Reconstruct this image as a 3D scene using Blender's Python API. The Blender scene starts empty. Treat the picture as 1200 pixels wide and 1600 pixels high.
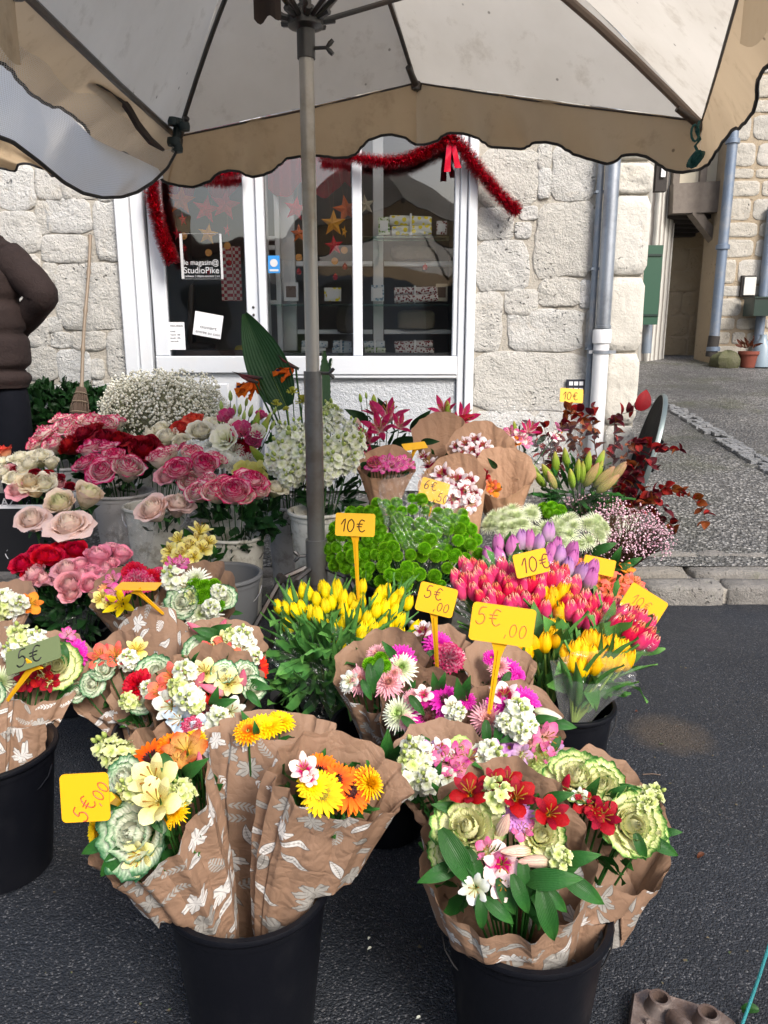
import bpy, math, random
from math import sin, cos, pi, radians, sqrt, atan2, exp
from mathutils import Vector, Matrix, noise
V = Vector
S = bpy.context.scene
COL = S.collection

# ---------------------------------------------------------------- camera, sky, sun, exposure
PITCH = radians(13.0); FPX = 1200.0; CAMH = 1.45
cam_d = bpy.data.cameras.new('camera'); cam = bpy.data.objects.new('camera', cam_d); COL.objects.link(cam)
cam.location = (0, 0, CAMH); cam.rotation_euler = (pi/2 - PITCH, 0, 0)
cam_d.sensor_fit = 'VERTICAL'; cam_d.sensor_height = 36; cam_d.lens = 27.0
cam_d.clip_start = 0.05; cam_d.clip_end = 500
S.camera = cam
SUN_EL, SUN_AZ = radians(40), radians(150)      # compass: 180 = behind the camera
world = bpy.data.worlds.new('World'); S.world = world; world.use_nodes = True
wn = world.node_tree; wn.nodes.clear()
sky = wn.nodes.new('ShaderNodeTexSky'); sky.sky_type = 'NISHITA'; sky.sun_disc = False
sky.sun_elevation = SUN_EL; sky.sun_rotation = SUN_AZ; sky.air_density = 1.0; sky.dust_density = 4.0; sky.ozone_density = 1.0
bg = wn.nodes.new('ShaderNodeBackground'); bg.inputs[1].default_value = 0.11
wo = wn.nodes.new('ShaderNodeOutputWorld')
wn.links.new(sky.outputs[0], bg.inputs[0]); wn.links.new(bg.outputs[0], wo.inputs[0])
sun_d = bpy.data.lights.new('sun', 'SUN'); sun = bpy.data.objects.new('sun', sun_d); COL.objects.link(sun)
sun_d.energy = 1.5; sun_d.angle = radians(18); sun_d.color = (1, 0.975, 0.945)
sd = V((sin(SUN_AZ)*cos(SUN_EL), cos(SUN_AZ)*cos(SUN_EL), sin(SUN_EL)))
sun.rotation_euler = sd.to_track_quat('Z', 'Y').to_euler(); sun.location = sd*30
S.view_settings.view_transform = 'Standard'; S.view_settings.look = 'None'
S.view_settings.exposure = 1.15; S.view_settings.gamma = 1; S.view_settings.use_curve_mapping = False
S.cycles.max_bounces = 8; S.cycles.transparent_max_bounces = 24

# ---------------------------------------------------------------- helpers
CP, SP = cos(PITCH), sin(PITCH)
def ray(px, py):
    u, v = (px-600)/FPX, (800-py)/FPX
    return V((u, CP+v*SP, -SP+v*CP))
def P(px, py, Y):                      # the point at distance Y (metres ahead) seen at a photo position
    d = ray(px, py); return V((0, 0, CAMH)) + d*(Y/d.y)
def PZ(px, py, z):
    d = ray(px, py); return V((0, 0, CAMH)) + d*((z-CAMH)/d.z)
def depth(p): return p.y*CP - (p.z-CAMH)*SP
def mpp(p): return depth(p)/FPX        # metres per photo pixel
W = {}                                 # world matrices of things and parts
def reg(o, par, M):
    COL.objects.link(o)
    if par is not None:
        o.parent = par; o.matrix_local = W[par].inverted() @ M
    else: o.matrix_world = M
    W[o] = M; return o
def thing(name, label, cat, loc=(0, 0, 0), group=None):
    o = bpy.data.objects.new(name, None); o.empty_display_size = .05
    reg(o, None, Matrix.Translation(V(loc)))
    o['label'] = label; o['category'] = cat
    if group: o['group'] = group
    return o
def tag(o, label, cat, group=None):
    o['label'] = label; o['category'] = cat
    if group: o['group'] = group
    return o
def put(name, mesh, par=None, M=None, label=None, kind=None):
    o = bpy.data.objects.new(name, mesh); reg(o, par, M or Matrix.Identity(4))
    if label: o['label'] = label
    if kind: o['kind'] = kind
    return o
def frame(loc, z, s=1.0, roll=0.0):
    z = V(z).normalized(); q = z.to_track_quat('Z', 'Y')
    m = q.to_matrix().to_4x4() @ Matrix.Rotation(roll, 4, 'Z')
    sc = Matrix.Diagonal((s, s, s, 1)) if not isinstance(s, tuple) else Matrix.Diagonal((*s, 1))
    return Matrix.Translation(V(loc)) @ m @ sc

class MB:
    def __init__(s): s.v, s.f, s.uv, s.at, s.mi = [], [], [], [], []
    def vert(s, p, uv=(0, 0), at=(0, 0, 0, 0)):
        s.v.append(tuple(p)); s.uv.append(uv); s.at.append(at); return len(s.v)-1
    def face(s, idx, m=0): s.f.append(tuple(idx)); s.mi.append(m)
    def grid(s, fn, nu, nv, m=0, closed=False, flip=False):
        b = len(s.v)
        cu = nu if closed else nu+1
        for j in range(nv+1):
            for i in range(cu):
                r = fn(i/nu, j/nv)
                s.vert(r[0], r[1] if len(r) > 1 else (i/nu, j/nv), r[2] if len(r) > 2 else (0, 0, j/nv, abs(2*i/nu-1)))
        for j in range(nv):
            for i in range(nu):
                a = b+j*cu+i; c = b+j*cu+(i+1) % cu; d = b+(j+1)*cu+(i+1) % cu; e = b+(j+1)*cu+i
                s.face((a, e, d, c) if flip else (a, c, d, e), m)
    def tube(s, pts, rad, seg=6, m=0, caps=True, at=(0, 0, 0, 0)):
        pts = [V(p) for p in pts]; n = len(pts); b = len(s.v)
        if not hasattr(rad, '__len__'): rad = [rad]*n
        t0 = (pts[1]-pts[0]).normalized(); ref = V((0, 0, 1)) if abs(t0.z) < .9 else V((1, 0, 0))
        nrm = t0.cross(ref).normalized(); L = 0
        for k in range(n):
            t = (pts[min(k+1, n-1)]-pts[max(k-1, 0)])
            t = t.normalized() if t.length > 1e-9 else t0
            nrm = (nrm - t*nrm.dot(t)); nrm = nrm.normalized() if nrm.length > 1e-6 else t.orthogonal().normalized()
            bn = t.cross(nrm)
            if k: L += (pts[k]-pts[k-1]).length
            for i in range(seg):
                a = 2*pi*i/seg
                s.vert(pts[k]+(nrm*cos(a)+bn*sin(a))*rad[k], (i/seg, L), (at[0], at[1], k/(n-1), 0))
        for k in range(n-1):
            for i in range(seg):
                j = (i+1) % seg
                s.face((b+k*seg+i, b+k*seg+j, b+(k+1)*seg+j, b+(k+1)*seg+i), m)
        if caps:
            s.face([b+i for i in range(seg)][::-1], m); s.face([b+(n-1)*seg+i for i in range(seg)], m)
    def lathe(s, prof, seg=24, m=0, o=(0, 0, 0), lobes=0, amp=0, at=None):
        b = len(s.v); n = len(prof); o = V(o)
        for k, (r, z) in enumerate(prof):
            for i in range(seg):
                a = 2*pi*i/seg; rr = r*(1+amp*cos(lobes*a))
                s.vert(o+V((rr*cos(a), rr*sin(a), z)), (i/seg, z), at or (0, 0, k/(n-1), 0))
        for k in range(n-1):
            for i in range(seg):
                j = (i+1) % seg
                s.face((b+k*seg+i, b+k*seg+j, b+(k+1)*seg+j, b+(k+1)*seg+i), m)
    def box(s, c, d, m=0, M=None, bev=0.0):
        cx, cy, cz = c; dx, dy, dz = d[0]/2, d[1]/2, d[2]/2; b = len(s.v)
        for sx in (-1, 1):
            for sy in (-1, 1):
                for sz in (-1, 1):
                    p = V((cx+sx*dx, cy+sy*dy, cz+sz*dz))
                    if M: p = M @ p
                    s.vert(p, ((sx+sy)*dx, sz*dz))
        for q in ((0, 1, 3, 2), (4, 6, 7, 5), (0, 4, 5, 1), (2, 3, 7, 6), (0, 2, 6, 4), (1, 5, 7, 3)): s.face([b+i for i in q], m)
    def prism(s, poly, y0, y1, m=0):     # poly of (x, z), extruded along y
        b = len(s.v); n = len(poly)
        for y in (y0, y1):
            for x, z in poly: s.vert((x, y, z), (x, z))
        s.face([b+i for i in range(n)][::-1], m); s.face([b+n+i for i in range(n)], m)
        for i in range(n):
            j = (i+1) % n; s.face((b+i, b+j, b+n+j, b+n+i), m)
    def mesh(s, name, mats, smooth=True, sharp=None):
        me = bpy.data.meshes.new(name)
        me.from_pydata(s.v, [], s.f)
        for m_ in (mats if isinstance(mats, (list, tuple)) else [mats]): me.materials.append(m_)
        me.polygons.foreach_set('material_index', s.mi)
        me.polygons.foreach_set('use_smooth', [smooth]*len(s.f))
        uvl = me.uv_layers.new(name='UVMap')
        li = [0]*len(me.loops); me.loops.foreach_get('vertex_index', li)
        flat = [];
        for i in li: flat.extend(s.uv[i])
        uvl.data.foreach_set('uv', flat)
        a = me.attributes.new('pt', 'FLOAT_COLOR', 'POINT')
        a.data.foreach_set('color', [x for t in s.at for x in t])
        if sharp is not None and smooth:
            me.update(); me.set_sharp_from_angle(angle=sharp)
        me.update(); return me
    def obj(s, name, mats, par=None, smooth=True, sharp=radians(40), label=None, kind=None, M=None):
        M = M or Matrix.Identity(4)
        o = put(name, s.mesh(name, mats, smooth, sharp), par, M, label, kind)
        return o
def wobj(mb, name, mats, par, **k):      # vertices are in world space: re-base on the parent
    o = mb.obj(name, mats, par, **k); return o

# ---------------------------------------------------------------- materials
class NT:
    def __init__(s, name):
        s.m = bpy.data.materials.new(name); s.m.use_nodes = True; s.t = s.m.node_tree; s.t.nodes.clear()
        s.out = s.t.nodes.new('ShaderNodeOutputMaterial')
    def n(s, typ, inp=None, **kw):
        nd = s.t.nodes.new('ShaderNode'+typ)
        for k, v in kw.items(): setattr(nd, k, v)
        for k, v in (inp or {}).items(): s.set(nd.inputs[k], v)
        return nd
    def set(s, sock, v):
        if hasattr(v, 'outputs'): v = v.outputs[0]
        if isinstance(v, bpy.types.NodeSocket): s.t.links.new(v, sock)
        elif isinstance(v, tuple) and len(v) == 3 and sock.type == 'RGBA': sock.default_value = (*v, 1)
        else: sock.default_value = v
    def math(s, op, a, b=0.0, c=None, clamp=False):
        nd = s.n('Math', {0: a, 1: b}, operation=op, use_clamp=clamp)
        if c is not None: s.set(nd.inputs[2], c)
        return nd.outputs[0]
    def mix(s, f, a, b, blend='MIX'):
        nd = s.t.nodes.new('ShaderNodeMix'); nd.data_type = 'RGBA'; nd.blend_type = blend
        s.set(nd.inputs[0], f); s.set(nd.inputs[6], a); s.set(nd.inputs[7], b); return nd.outputs[2]
    def ramp(s, f, stops, interp='LINEAR'):
        nd = s.n('ValToRGB', {0: f}); cr = nd.color_ramp; cr.interpolation = interp
        while len(cr.elements) < len(stops): cr.elements.new(.5)
        for e, (p, c) in zip(cr.elements, stops):
            e.position = p; e.color = (*c, 1) if isinstance(c, tuple) else (c, c, c, 1)
        return nd.outputs[0]
    def noise(s, scale, detail=4, rough=.55, vec=None, dist=0, out=0):
        nd = s.n('TexNoise', {'Scale': scale, 'Detail': detail, 'Roughness': rough, 'Distortion': dist})
        if vec is None: vec = s.objc()
        s.set(nd.inputs['Vector'], vec); return nd.outputs[out]
    def objc(s):
        if not hasattr(s, '_tc'): s._tc = s.n('TexCoord')
        return s._tc.outputs['Object']
    def uv(s):
        s.objc(); return s._tc.outputs['UV']
    def geo(s, k='Position'):
        if not hasattr(s, '_g'): s._g = s.n('NewGeometry')
        return s._g.outputs[k]
    def bump(s, h, strength=.5, dist=.01, nrm=None):
        nd = s.n('Bump', {'Height': h, 'Strength': strength, 'Distance': dist})
        if nrm is not None: s.set(nd.inputs['Normal'], nrm)
        return nd.outputs[0]
    def bsdf(s, col, rough=.6, normal=None, metal=0, spec=.5, trans=0, tcol=None, **kw):
        b = s.n('BsdfPrincipled', {'Base Color': col, 'Roughness': rough, 'Metallic': metal, 'Specular IOR Level': spec})
        for k, v in kw.items(): s.set(b.inputs[k.replace('_', ' ')], v)
        if normal is not None: s.set(b.inputs['Normal'], normal)
        o = b.outputs[0]
        if trans:
            t = s.n('BsdfTranslucent', {'Color': tcol if tcol is not None else col})
            o = s.n('MixShader', {0: trans, 1: o, 2: t.outputs[0]}).outputs[0]
        s.set(s.out.inputs[0], o); return s.m
def srgb(r, g, b):
    f = lambda c: (c/255/12.92) if c/255 <= .04045 else ((c/255+.055)/1.055)**2.4
    return (f(r), f(g), f(b))
def plain(name, col, rough=.5, metal=0, var=.15, bump=0, bscale=60, nscale=8, spec=.5, dirt=None, trans=0):
    k = NT(name); nz = k.noise(nscale, 5)
    c = k.mix(k.math('MULTIPLY', nz, var*2, clamp=True), col, tuple(x*.55 for x in col))
    if dirt: c = k.mix(k.ramp(k.noise(nscale*.4, 6, .7), [(.48, 0.), (.68, 1.)]), c, dirt)
    n = k.bump(k.noise(bscale, 4, .6), bump, .01) if bump else None
    return k.bsdf(c, k.math('ADD', k.math('MULTIPLY', nz, .2), rough-.1), n, metal, spec, trans)
MAT = {}
def petal(name, stops, chan='v', edge=None, trans=.22, rough=.55, var=.35, streak=None, spots=None):
    """colour runs from petal base to edge; chan: v along the petal, l by layer, m mixture"""
    if name in MAT: return MAT[name]
    k = NT(name); a = k.n('Attribute', attribute_name='pt'); sp = k.n('SeparateColor', {0: a.outputs['Color']})
    l, r, v = sp.outputs; e = a.outputs['Alpha']
    nz = k.noise(14, 3)
    f = v if chan == 'v' else l if chan == 'l' else k.math('ADD', k.math('MULTIPLY', l, .6), k.math('MULTIPLY', v, .4)) if chan == 'm' else k.math('MULTIPLY', v, k.math('ADD', .58, k.math('MULTIPLY', l, .42)))
    f = k.math('ADD', f, k.math('MULTIPLY', k.math('SUBTRACT', nz, .5), .35 if chan != 'k' else .30))
    if edge: f = k.math('ADD', f, k.math('MULTIPLY', k.math('POWER', e, 2.5), edge))
    c = k.ramp(f, stops)
    if streak:
        w = k.n('TexWave', {'Vector': k.uv(), 'Scale': 5., 'Distortion': 3., 'Detail': 2.}, bands_direction='X')
        c = k.mix(k.math('MULTIPLY', k.ramp(w.outputs[1], [(.55, 0.), (.8, 1.)]), streak[1]), c, streak[0])
    if spots:
        w = k.n('TexWave', {'Vector': k.uv(), 'Scale': 7., 'Distortion': 1.5, 'Detail Scale': 3.}, bands_direction='X')
        sm = k.math('MULTIPLY', k.math('GREATER_THAN', w.outputs[1], .82), k.math('MULTIPLY', k.math('GREATER_THAN', v, .25), k.math('LESS_THAN', v, .72)))
        c = k.mix(k.math('MULTIPLY', sm, k.math('LESS_THAN', r, .5)), c, spots)
    oi = k.n('ObjectInfo')
    rv = k.math('ADD', k.math('MULTIPLY', r, .5), k.math('MULTIPLY', oi.outputs['Random'], .5))
    val = k.math('ADD', 1-var/2, k.math('MULTIPLY', rv, var))
    hs = k.n('HueSaturation', {'Hue': k.math('ADD', .493, k.math('MULTIPLY', rv, .014)), 'Saturation': 1.04, 'Value': val, 'Color': c})
    veins = k.n('TexWave', {'Vector': k.uv(), 'Scale': 4., 'Distortion': 1.5}, bands_direction='X')
    nrm = k.bump(k.math('ADD', k.math('MULTIPLY', veins.outputs[1], .5), k.noise(25, 3)), .25, .03)
    MAT[name] = k.bsdf(hs.outputs[0], rough, nrm, 0, .3, trans); return MAT[name]
# ---------------------------------------------------------------- flower meshes (diameter about 1, axis +Z)
def sm(x): x = max(0, min(1, x)); return x*x*(3-2*x)
def wrap_petal(mb, phi, half, R, H, lip=.1, curl=.05, layer=0, rnd=.5, nu=6, nv=6, ruf=0, tip=0, drop=0, m=0, rb=.3, seed=0, z0=0, close=0):
    def fn(i, v):
        u = 2*i-1
        w = (min(1, (v/.4))**.6 if v > 0 else .25)
        if v > .5: w *= sqrt(max(0, 1-((v-.5)/.53)**2))*.75+.25
        w = max(w, .25)
        a = phi+u*half*w
        l = sm((v-.55)/.45)
        r = R*(rb+(1-rb)*sin(v*pi/2))*(1-close*(1-layer)*l) + lip*l*(1 if not close else layer) + curl*u*u*v
        z = z0+H*(v**.9) - drop*l*l - .05*H*u*u*v
        if tip: z += tip*l*(1-abs(u))
        if ruf:
            q = sin(a*17+seed)*.6+sin(a*31+seed*2)*.4
            r += ruf*q*v**2; z += ruf*.8*cos(a*23+seed*3)*v**2
        return (V((r*cos(a), r*sin(a), z)), (i, v), (layer, rnd, v, abs(u)))
    mb.grid(fn, nu, nv, m)
def flat_petal(mb, phi, L, Wd, e0, e1, r0=0.03, z0=0, fold=.25, layer=0, rnd=.5, nu=2, nv=4, pw=.8, ruf=0, m=0, M=None, wp=.5, seed=0, tw=0):
    N = nv; pts = []; x, z = r0, z0
    for j in range(N+1):
        pts.append((x, z)); e = e0+(e1-e0)*((j+.5)/N)
        x += cos(e)*L/N; z += sin(e)*L/N
    def fn(i, v):
        u = 2*i-1; j = min(N, int(round(v*N))); x, z = pts[j]; e = e0+(e1-e0)*v
        w = Wd/2*(max(0.0, sin(pi*min(1, v*.93+.05)**pw))**wp)
        h = fold*abs(u)*w
        if ruf: h += ruf*sin(u*7+v*9+seed)*v
        s = u*w
        px_, pz = x - sin(e)*h, z+cos(e)*h
        a = phi+tw*v
        p = V((px_*cos(a)-s*sin(a), px_*sin(a)+s*cos(a), pz))
        if M: p = M @ p
        return (p, (i, v), (layer, rnd, v, abs(u)))
    mb.grid(fn, nu, nv, m)
def rot(phi, tilt, base=(0, 0, 0), sc=1):
    return Matrix.Translation(V(base)) @ Matrix.Rotation(phi, 4, 'Z') @ Matrix.Rotation(tilt, 4, 'Y') @ Matrix.Scale(sc, 4)
CACHE = {}
def cached(fn):
    def g(mats, variant=0, *a):
        key = (fn.__name__, tuple(m.name for m in mats), variant, a)
        if key not in CACHE:
            mb = MB(); rr = random.Random(variant*77+13); fn(mb, rr, *a)
            CACHE[key] = mb.mesh(fn.__name__[2:], list(mats), True, None)
        return CACHE[key]
    return g
@cached
def m_rose(mb, rr, openness=.5):
    L = [3, 3, 4, 5, 6, 6, 7, 7]; n = len(L); ph = 0
    for k, c in enumerate(L):
        f = k/(n-1)
        for i in range(c):
            ph += 2*pi/c+rr.uniform(-.15, .15)
            R = .045+(.315+.06*openness)*f**.85; H = (.82-.16*f*(.4+openness))*rr.uniform(.93, 1.06); cl = .9*(1-f)**1.1
            lip = (.015+.11*f*f*(.5+openness))*rr.uniform(.7, 1.3); half = (1.25-.45*f)+rr.uniform(0, .12); q1, q2, rnd = rr.random()*9, rr.uniform(-.05, .05), rr.random()
            def fn(i_, v, ph=ph, R=R, H=H, cl=cl, lip=lip, half=half, f=f, q1=q1, q2=q2, rnd=rnd):
                u = 2*i_-1; w = .3+.7*min(1, v/.45)**.7
                if v > .6: w *= .22+.78*sqrt(max(0, 1-((v-.6)/.42)**2))
                l = sm((v-.6)/.4); an = ph+u*half*w
                r = R*(.30+.70*sin(min(1, v*1.5)*pi/2))*(1-cl*l*.75)+lip*l*(1+.35*abs(u))+.012*sin(an*9+q1)*v*v-(.03*u*u)*(1-f)
                z = H*v**.85-.13*f*f*(.4+openness)*l*l-.06*H*u*u*v+q2*v+.014*sin(an*7+q1*2)*v*v
                return (V((r*cos(an), r*sin(an), z)), (i_, v), (f, rnd, v, abs(u)*v))
            mb.grid(fn, 6, 7)
        ph += .5
    for i in range(5): flat_petal(mb, i*1.257, .32, .11, -.3, -1.0, .05, .04, layer=0, m=1)
    mb.lathe([(0, -.06), (.07, -.04), (.085, 0), (.2, .12)], 8, 1)
@cached
def m_carnation(mb, rr):
    for k, c in enumerate([5, 6, 8, 9, 9]):
        f = k/4
        for i in range(c):
            wrap_petal(mb, i*2*pi/c+k+rr.uniform(-.2, .2), .5, .05+.28*f, .55-.16*f*f+rr.uniform(-.03, .03), lip=.06+.14*f, layer=f, rnd=rr.random(),
                       nu=8, nv=5, ruf=.05, drop=.12*f, seed=rr.random()*20)
    mb.lathe([(0, -.25), (.09, -.2), (.1, 0), (.14, .1)], 8, 1)
@cached
def m_tulip(mb, rr, openness=0):
    for i in range(6):
        inner = i % 2
        phi = i*pi/3+rr.uniform(-.06, .06); R = .42 if inner else .48; R *= 1+openness*.15; H = 1.5*rr.uniform(.94, 1.05)
        rnd = rr.random()
        def fn(a, v, phi=phi, R=R, H=H, inner=inner, rnd=rnd):
            u = 2*a-1; w = 1.0*sqrt(max(0, sin(pi*min(1, (v*.86+.12)))))*(1 if v < .6 else 1-.80*((v-.6)/.4)**2.6)
            prof = sin(pi*(v*.86+.08)**.80)**.7
            r = R*prof*(1-.10*u*u)+(.02 if not inner else 0)+openness*.12*max(0, v-.55)
            r += .035*(abs(u) < .2)*(1-v)
            an = phi+u*.95*w
            return (V((r*cos(an), r*sin(an), H*v-.03*H*u*u)), (a, v), (inner, rnd, v, abs(u)))
        mb.grid(fn, 6, 7)
@cached
def m_gerbera(mb, rr, double=0):
    for ring, (n, L, e0, e1, r0) in enumerate([(22, .42, .12, -.25, .08), (20, .38, .28, -.08, .08)]+([(20, .30, .45, .15, .07), (18, .22, .7, .4, .06)] if double else [])):
        for i in range(n):
            flat_petal(mb, (i+.5*ring)*2*pi/n+rr.uniform(-.05, .05), L*rr.uniform(.93, 1.05), .105, e0+rr.uniform(-.08, .08), e1+rr.uniform(-.12, .12), r0, .02*ring,
                       fold=.3, layer=1-ring*.15, rnd=rr.random(), nu=2, nv=4, pw=1.1, wp=.55)
    for ring in range(3):
        n = 26-6*ring
        for i in range(n):
            flat_petal(mb, i*2*pi/n+rr.random(), .07, .022, .9, .3, .13-.035*ring, .03+.015*ring, layer=0, rnd=rr.random(), nu=1, nv=2, m=1)
    mb.lathe([(.15, .0), (.14, .04), (.09, .055), (.05, .045), (0, .03)], 14, 2)
@cached
def m_mum(mb, rr, spiky=0):
    n = 150
    for i in range(n):
        t = (i+.5)/n; e = 1.45-1.5*t; ph = i*2.39996
        L = (.14+.34*t)*rr.uniform(.88, 1.1)
        flat_petal(mb, ph, L, .065 if not spiky else .03, e+rr.uniform(-.1, .1), e+(.55 if t < .6 else -.15)+rr.uniform(-.15, .15), .02+.08*t, .10*(1-t), fold=.6, layer=t, rnd=rr.random(), nu=2, nv=3, pw=1.2, wp=.5)
@cached
def m_pompom(mb, rr):
    n = 120
    mb.lathe([(.001, -.18), (.24, -.08), (.34, .08), (.26, .27), (.001, .36)], 10, 0, at=(0, .2, .5, 0))
    for i in range(n):
        t = (i+.5)/n; z = 1-1.35*t; rr_ = sqrt(max(0, 1-z*z)); ph = i*2.39996
        e = math.asin(max(-1, min(1, z)))
        flat_petal(mb, ph, .17*rr.uniform(.85, 1.1)*(.85+.3*t), .095, e+.1, e+.75*(t < .8)-.2, .30*rr_-.03*(t < .2), .08+.28*z, fold=.5, layer=t, rnd=rr.random(), nu=2, nv=2, pw=1.1, wp=.5)
@cached
def m_alstro(mb, rr, openness=1.0):
    for i in range(6):
        inner = i % 2
        flat_petal(mb, i*pi/3+rr.uniform(-.1, .1), .62*rr.uniform(.92, 1.05), .40 if not inner else .24, 1.25, .25-.6*(1-inner)*openness+rr.uniform(-.2, .2), .02, 0,
                   fold=-.25, layer=1-inner, rnd=0 if inner else .9, nu=4, nv=5, pw=1.35, wp=.5, ruf=.012, seed=rr.random()*6)
    for i in range(6):
        a = i*1.05+.3; q = .14+.05*rr.random()
        mb.tube([(0, 0, .1), (.06*cos(a), .06*sin(a), .3), (q*cos(a), q*sin(a), .5)], [.008, .008, .02], 4, 1)
    mb.lathe([(.0, -.12), (.035, -.1), (.045, 0), (.03, .05)], 6, 2)
@cached
def m_lily(mb, rr):
    for i in range(6):
        flat_petal(mb, i*pi/3+rr.uniform(-.1, .1), .78*rr.uniform(.92, 1.05), .24, 1.25, .55-.35*(i % 2)+rr.uniform(-.25, .1), .02, 0,
                   fold=-.3, layer=i % 2, rnd=.9, nu=4, nv=5, pw=1.0, wp=.8)
    for i in range(5):
        a = i*1.25; mb.tube([(0, 0, .1), (.1*cos(a), .1*sin(a), .45), (.2*cos(a), .2*sin(a), .6)], [.008, .008, .025], 4, 1)
@cached
def m_bud(mb, rr, fat=.17):
    prof = [(.02, 0), (fat*.6, .08), (fat*.9, .25), (fat, .45), (fat*.8, .7), (fat*.42, .9), (.02, 1.0)]
    mb.lathe(prof, 12, 0, lobes=3, amp=.10)
@cached
def m_stock(mb, rr, n=22):
    for k in range(n):
        t = k/n; ph = k*2.4+rr.random()*.4; z = .05+.85*t; rad = .33*(1-.62*t)
        if t < .84:
            B = Matrix.Translation(V((rad*cos(ph), rad*sin(ph), z))) @ Matrix.Rotation(ph, 4, 'Z') @ Matrix.Rotation(1.15-.9*t, 4, 'Y')
            for q in range(7):
                flat_petal(mb, q*.9+rr.random()*.3, .17*rr.uniform(.85, 1.1), .15, (1.0 if q > 3 else .5), (.2 if q > 3 else -.5), .01, 0, fold=.2, layer=q/7, rnd=rr.random(), nu=2, nv=3, pw=1.3, wp=.5, ruf=.03, M=B, seed=rr.random()*9)
        else:
            B = Matrix.Translation(V((rad*.8*cos(ph), rad*.8*sin(ph), z))) @ Matrix.Rotation(ph, 4, 'Z') @ Matrix.Rotation(.7-.5*t, 4, 'Y')
            b = len(mb.v); mb.lathe([(.0, 0), (.05, .04), (.06, .1), (.03, .16), (0, .18)], 7, 1)
            for i in range(b, len(mb.v)): mb.v[i] = tuple(B @ V(mb.v[i]))
    mb.tube([(0, 0, -.5), (0, 0, .9)], .025, 6, 1)
@cached
def m_kale(mb, rr):
    L = [3, 4, 5, 5, 5, 6]; n = len(L); ph = 0
    for k, c in enumerate(L):
        f = k/(n-1)
        for i in range(c):
            ph += 2*pi/c+rr.uniform(-.12, .12); sd, rnd, tl = rr.random()*20, rr.random(), rr.uniform(-.05, .07)
            R, H, half = .05+.30*f, .50-.10*f, 1.15-.38*f
            def fn(i_, v, ph=ph, R=R, H=H, half=half, f=f, sd=sd, tl=tl, rnd=rnd):
                u = 2*i_-1; w = .35+.65*min(1, v/.5)
                if v > .55: w *= .35+.65*sqrt(max(0, 1-((v-.55)/.47)**2))
                l = sm((v-.45)/.55); an = ph+u*half*w; e = max(abs(u)**3, sm((v-.7)/.3))
                r = R*(.35+.65*sin(v*pi/2))*(1-.85*(1-f)*l)+(.03+.15*f)*f*l+tl*f*v+.018*f*e*sin(an*15+sd)+.008*e*sin(an*33+sd)
                z = -.05*f+H*v**.85-.05*f*l+.035*f*u*u*v-tl*f*l+.022*f*e*cos(an*13+sd*2)+.012*e*cos(an*29+sd)
                return (V((r*cos(an), r*sin(an), z)), (i_, v), (f, rnd, v, max(abs(u)**2*v, 0)))
            mb.grid(fn, 14, 8)
        ph += .7
@cached
def m_cup(mb, rr):       # lisianthus / closed double bloom
    for k, c in enumerate([3, 4, 5]):
        f = k/2
        for i in range(c):
            wrap_petal(mb, i*2*pi/c+k, .8, .12+.26*f, .75-.1*f, lip=.06+.08*f, layer=f, rnd=rr.random(), nu=5, nv=5, ruf=.015, rb=.3, seed=rr.random()*9)
    mb.lathe([(0, -.1), (.08, -.05), (.16, .05)], 8, 1)
def leafmesh(mb, L, Wd, curve=.5, fold=.3, M=None, nu=4, nv=7, pw=.8, wave=.02, seed=0, m=0, rnd=.5, e0=.4):
    flat_petal(mb, 0, L, Wd, e0, e0-curve, 0, 0, fold=fold, nu=nu, nv=nv, pw=pw, wp=1.0, ruf=wave, M=M, seed=seed, m=m, rnd=rnd, layer=.5)
@cached
def m_leaf(mb, rr, Wd=.3, curve=1.0): leafmesh(mb, 1, Wd, curve, .3, seed=rr.random()*9, nu=6, nv=10, wave=.015)
@cached
def m_tulipleaf(mb, rr): leafmesh(mb, 1, .14, .25, .9, nv=8, pw=.62, seed=rr.random()*9, e0=1.35)
@cached
def m_stem(mb, rr): mb.tube([(0, 0, 0), (.02, 0, -.3), (.02, .01, -.6), (0, 0, -1)], .5, 6)

# colours ---------------------------------------------------------
def C(*a): return srgb(*a)
GRN = petal('leaf_green', [(0., C(46, 84, 36)), (.6, C(44, 92, 42)), (1., C(60, 108, 48))], trans=.15, rough=.4, var=.5)
GRD = petal('leaf_dark_green', [(0., C(26, 54, 28)), (1., C(36, 70, 34))], trans=.1, rough=.38, var=.6)
GRT = petal('tulip_leaf_green', [(0., C(96, 136, 72)), (.6, C(76, 126, 66)), (1., C(104, 154, 78))], trans=.2, rough=.4, var=.5)
GRL = petal('stem_pale_green', [(0., C(120, 150, 70)), (1., C(150, 175, 90))], trans=.1, var=.4)
BUDG = petal('bud_green', [(0., C(110, 150, 60)), (.7, C(190, 208, 120)), (1., C(205, 215, 140))], trans=.2)
YEL_ST = petal('anther_yellow', [(0., C(200, 190, 90)), (1., C(150, 100, 30))], trans=0)
DARKC = petal('gerbera_heart_dark', [(0., C(40, 10, 14)), (1., C(70, 25, 20))], trans=0)
GRNC = petal('gerbera_heart_green', [(0., C(120, 120, 40)), (1., C(190, 170, 60))], trans=0)
P_ = petal
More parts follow.
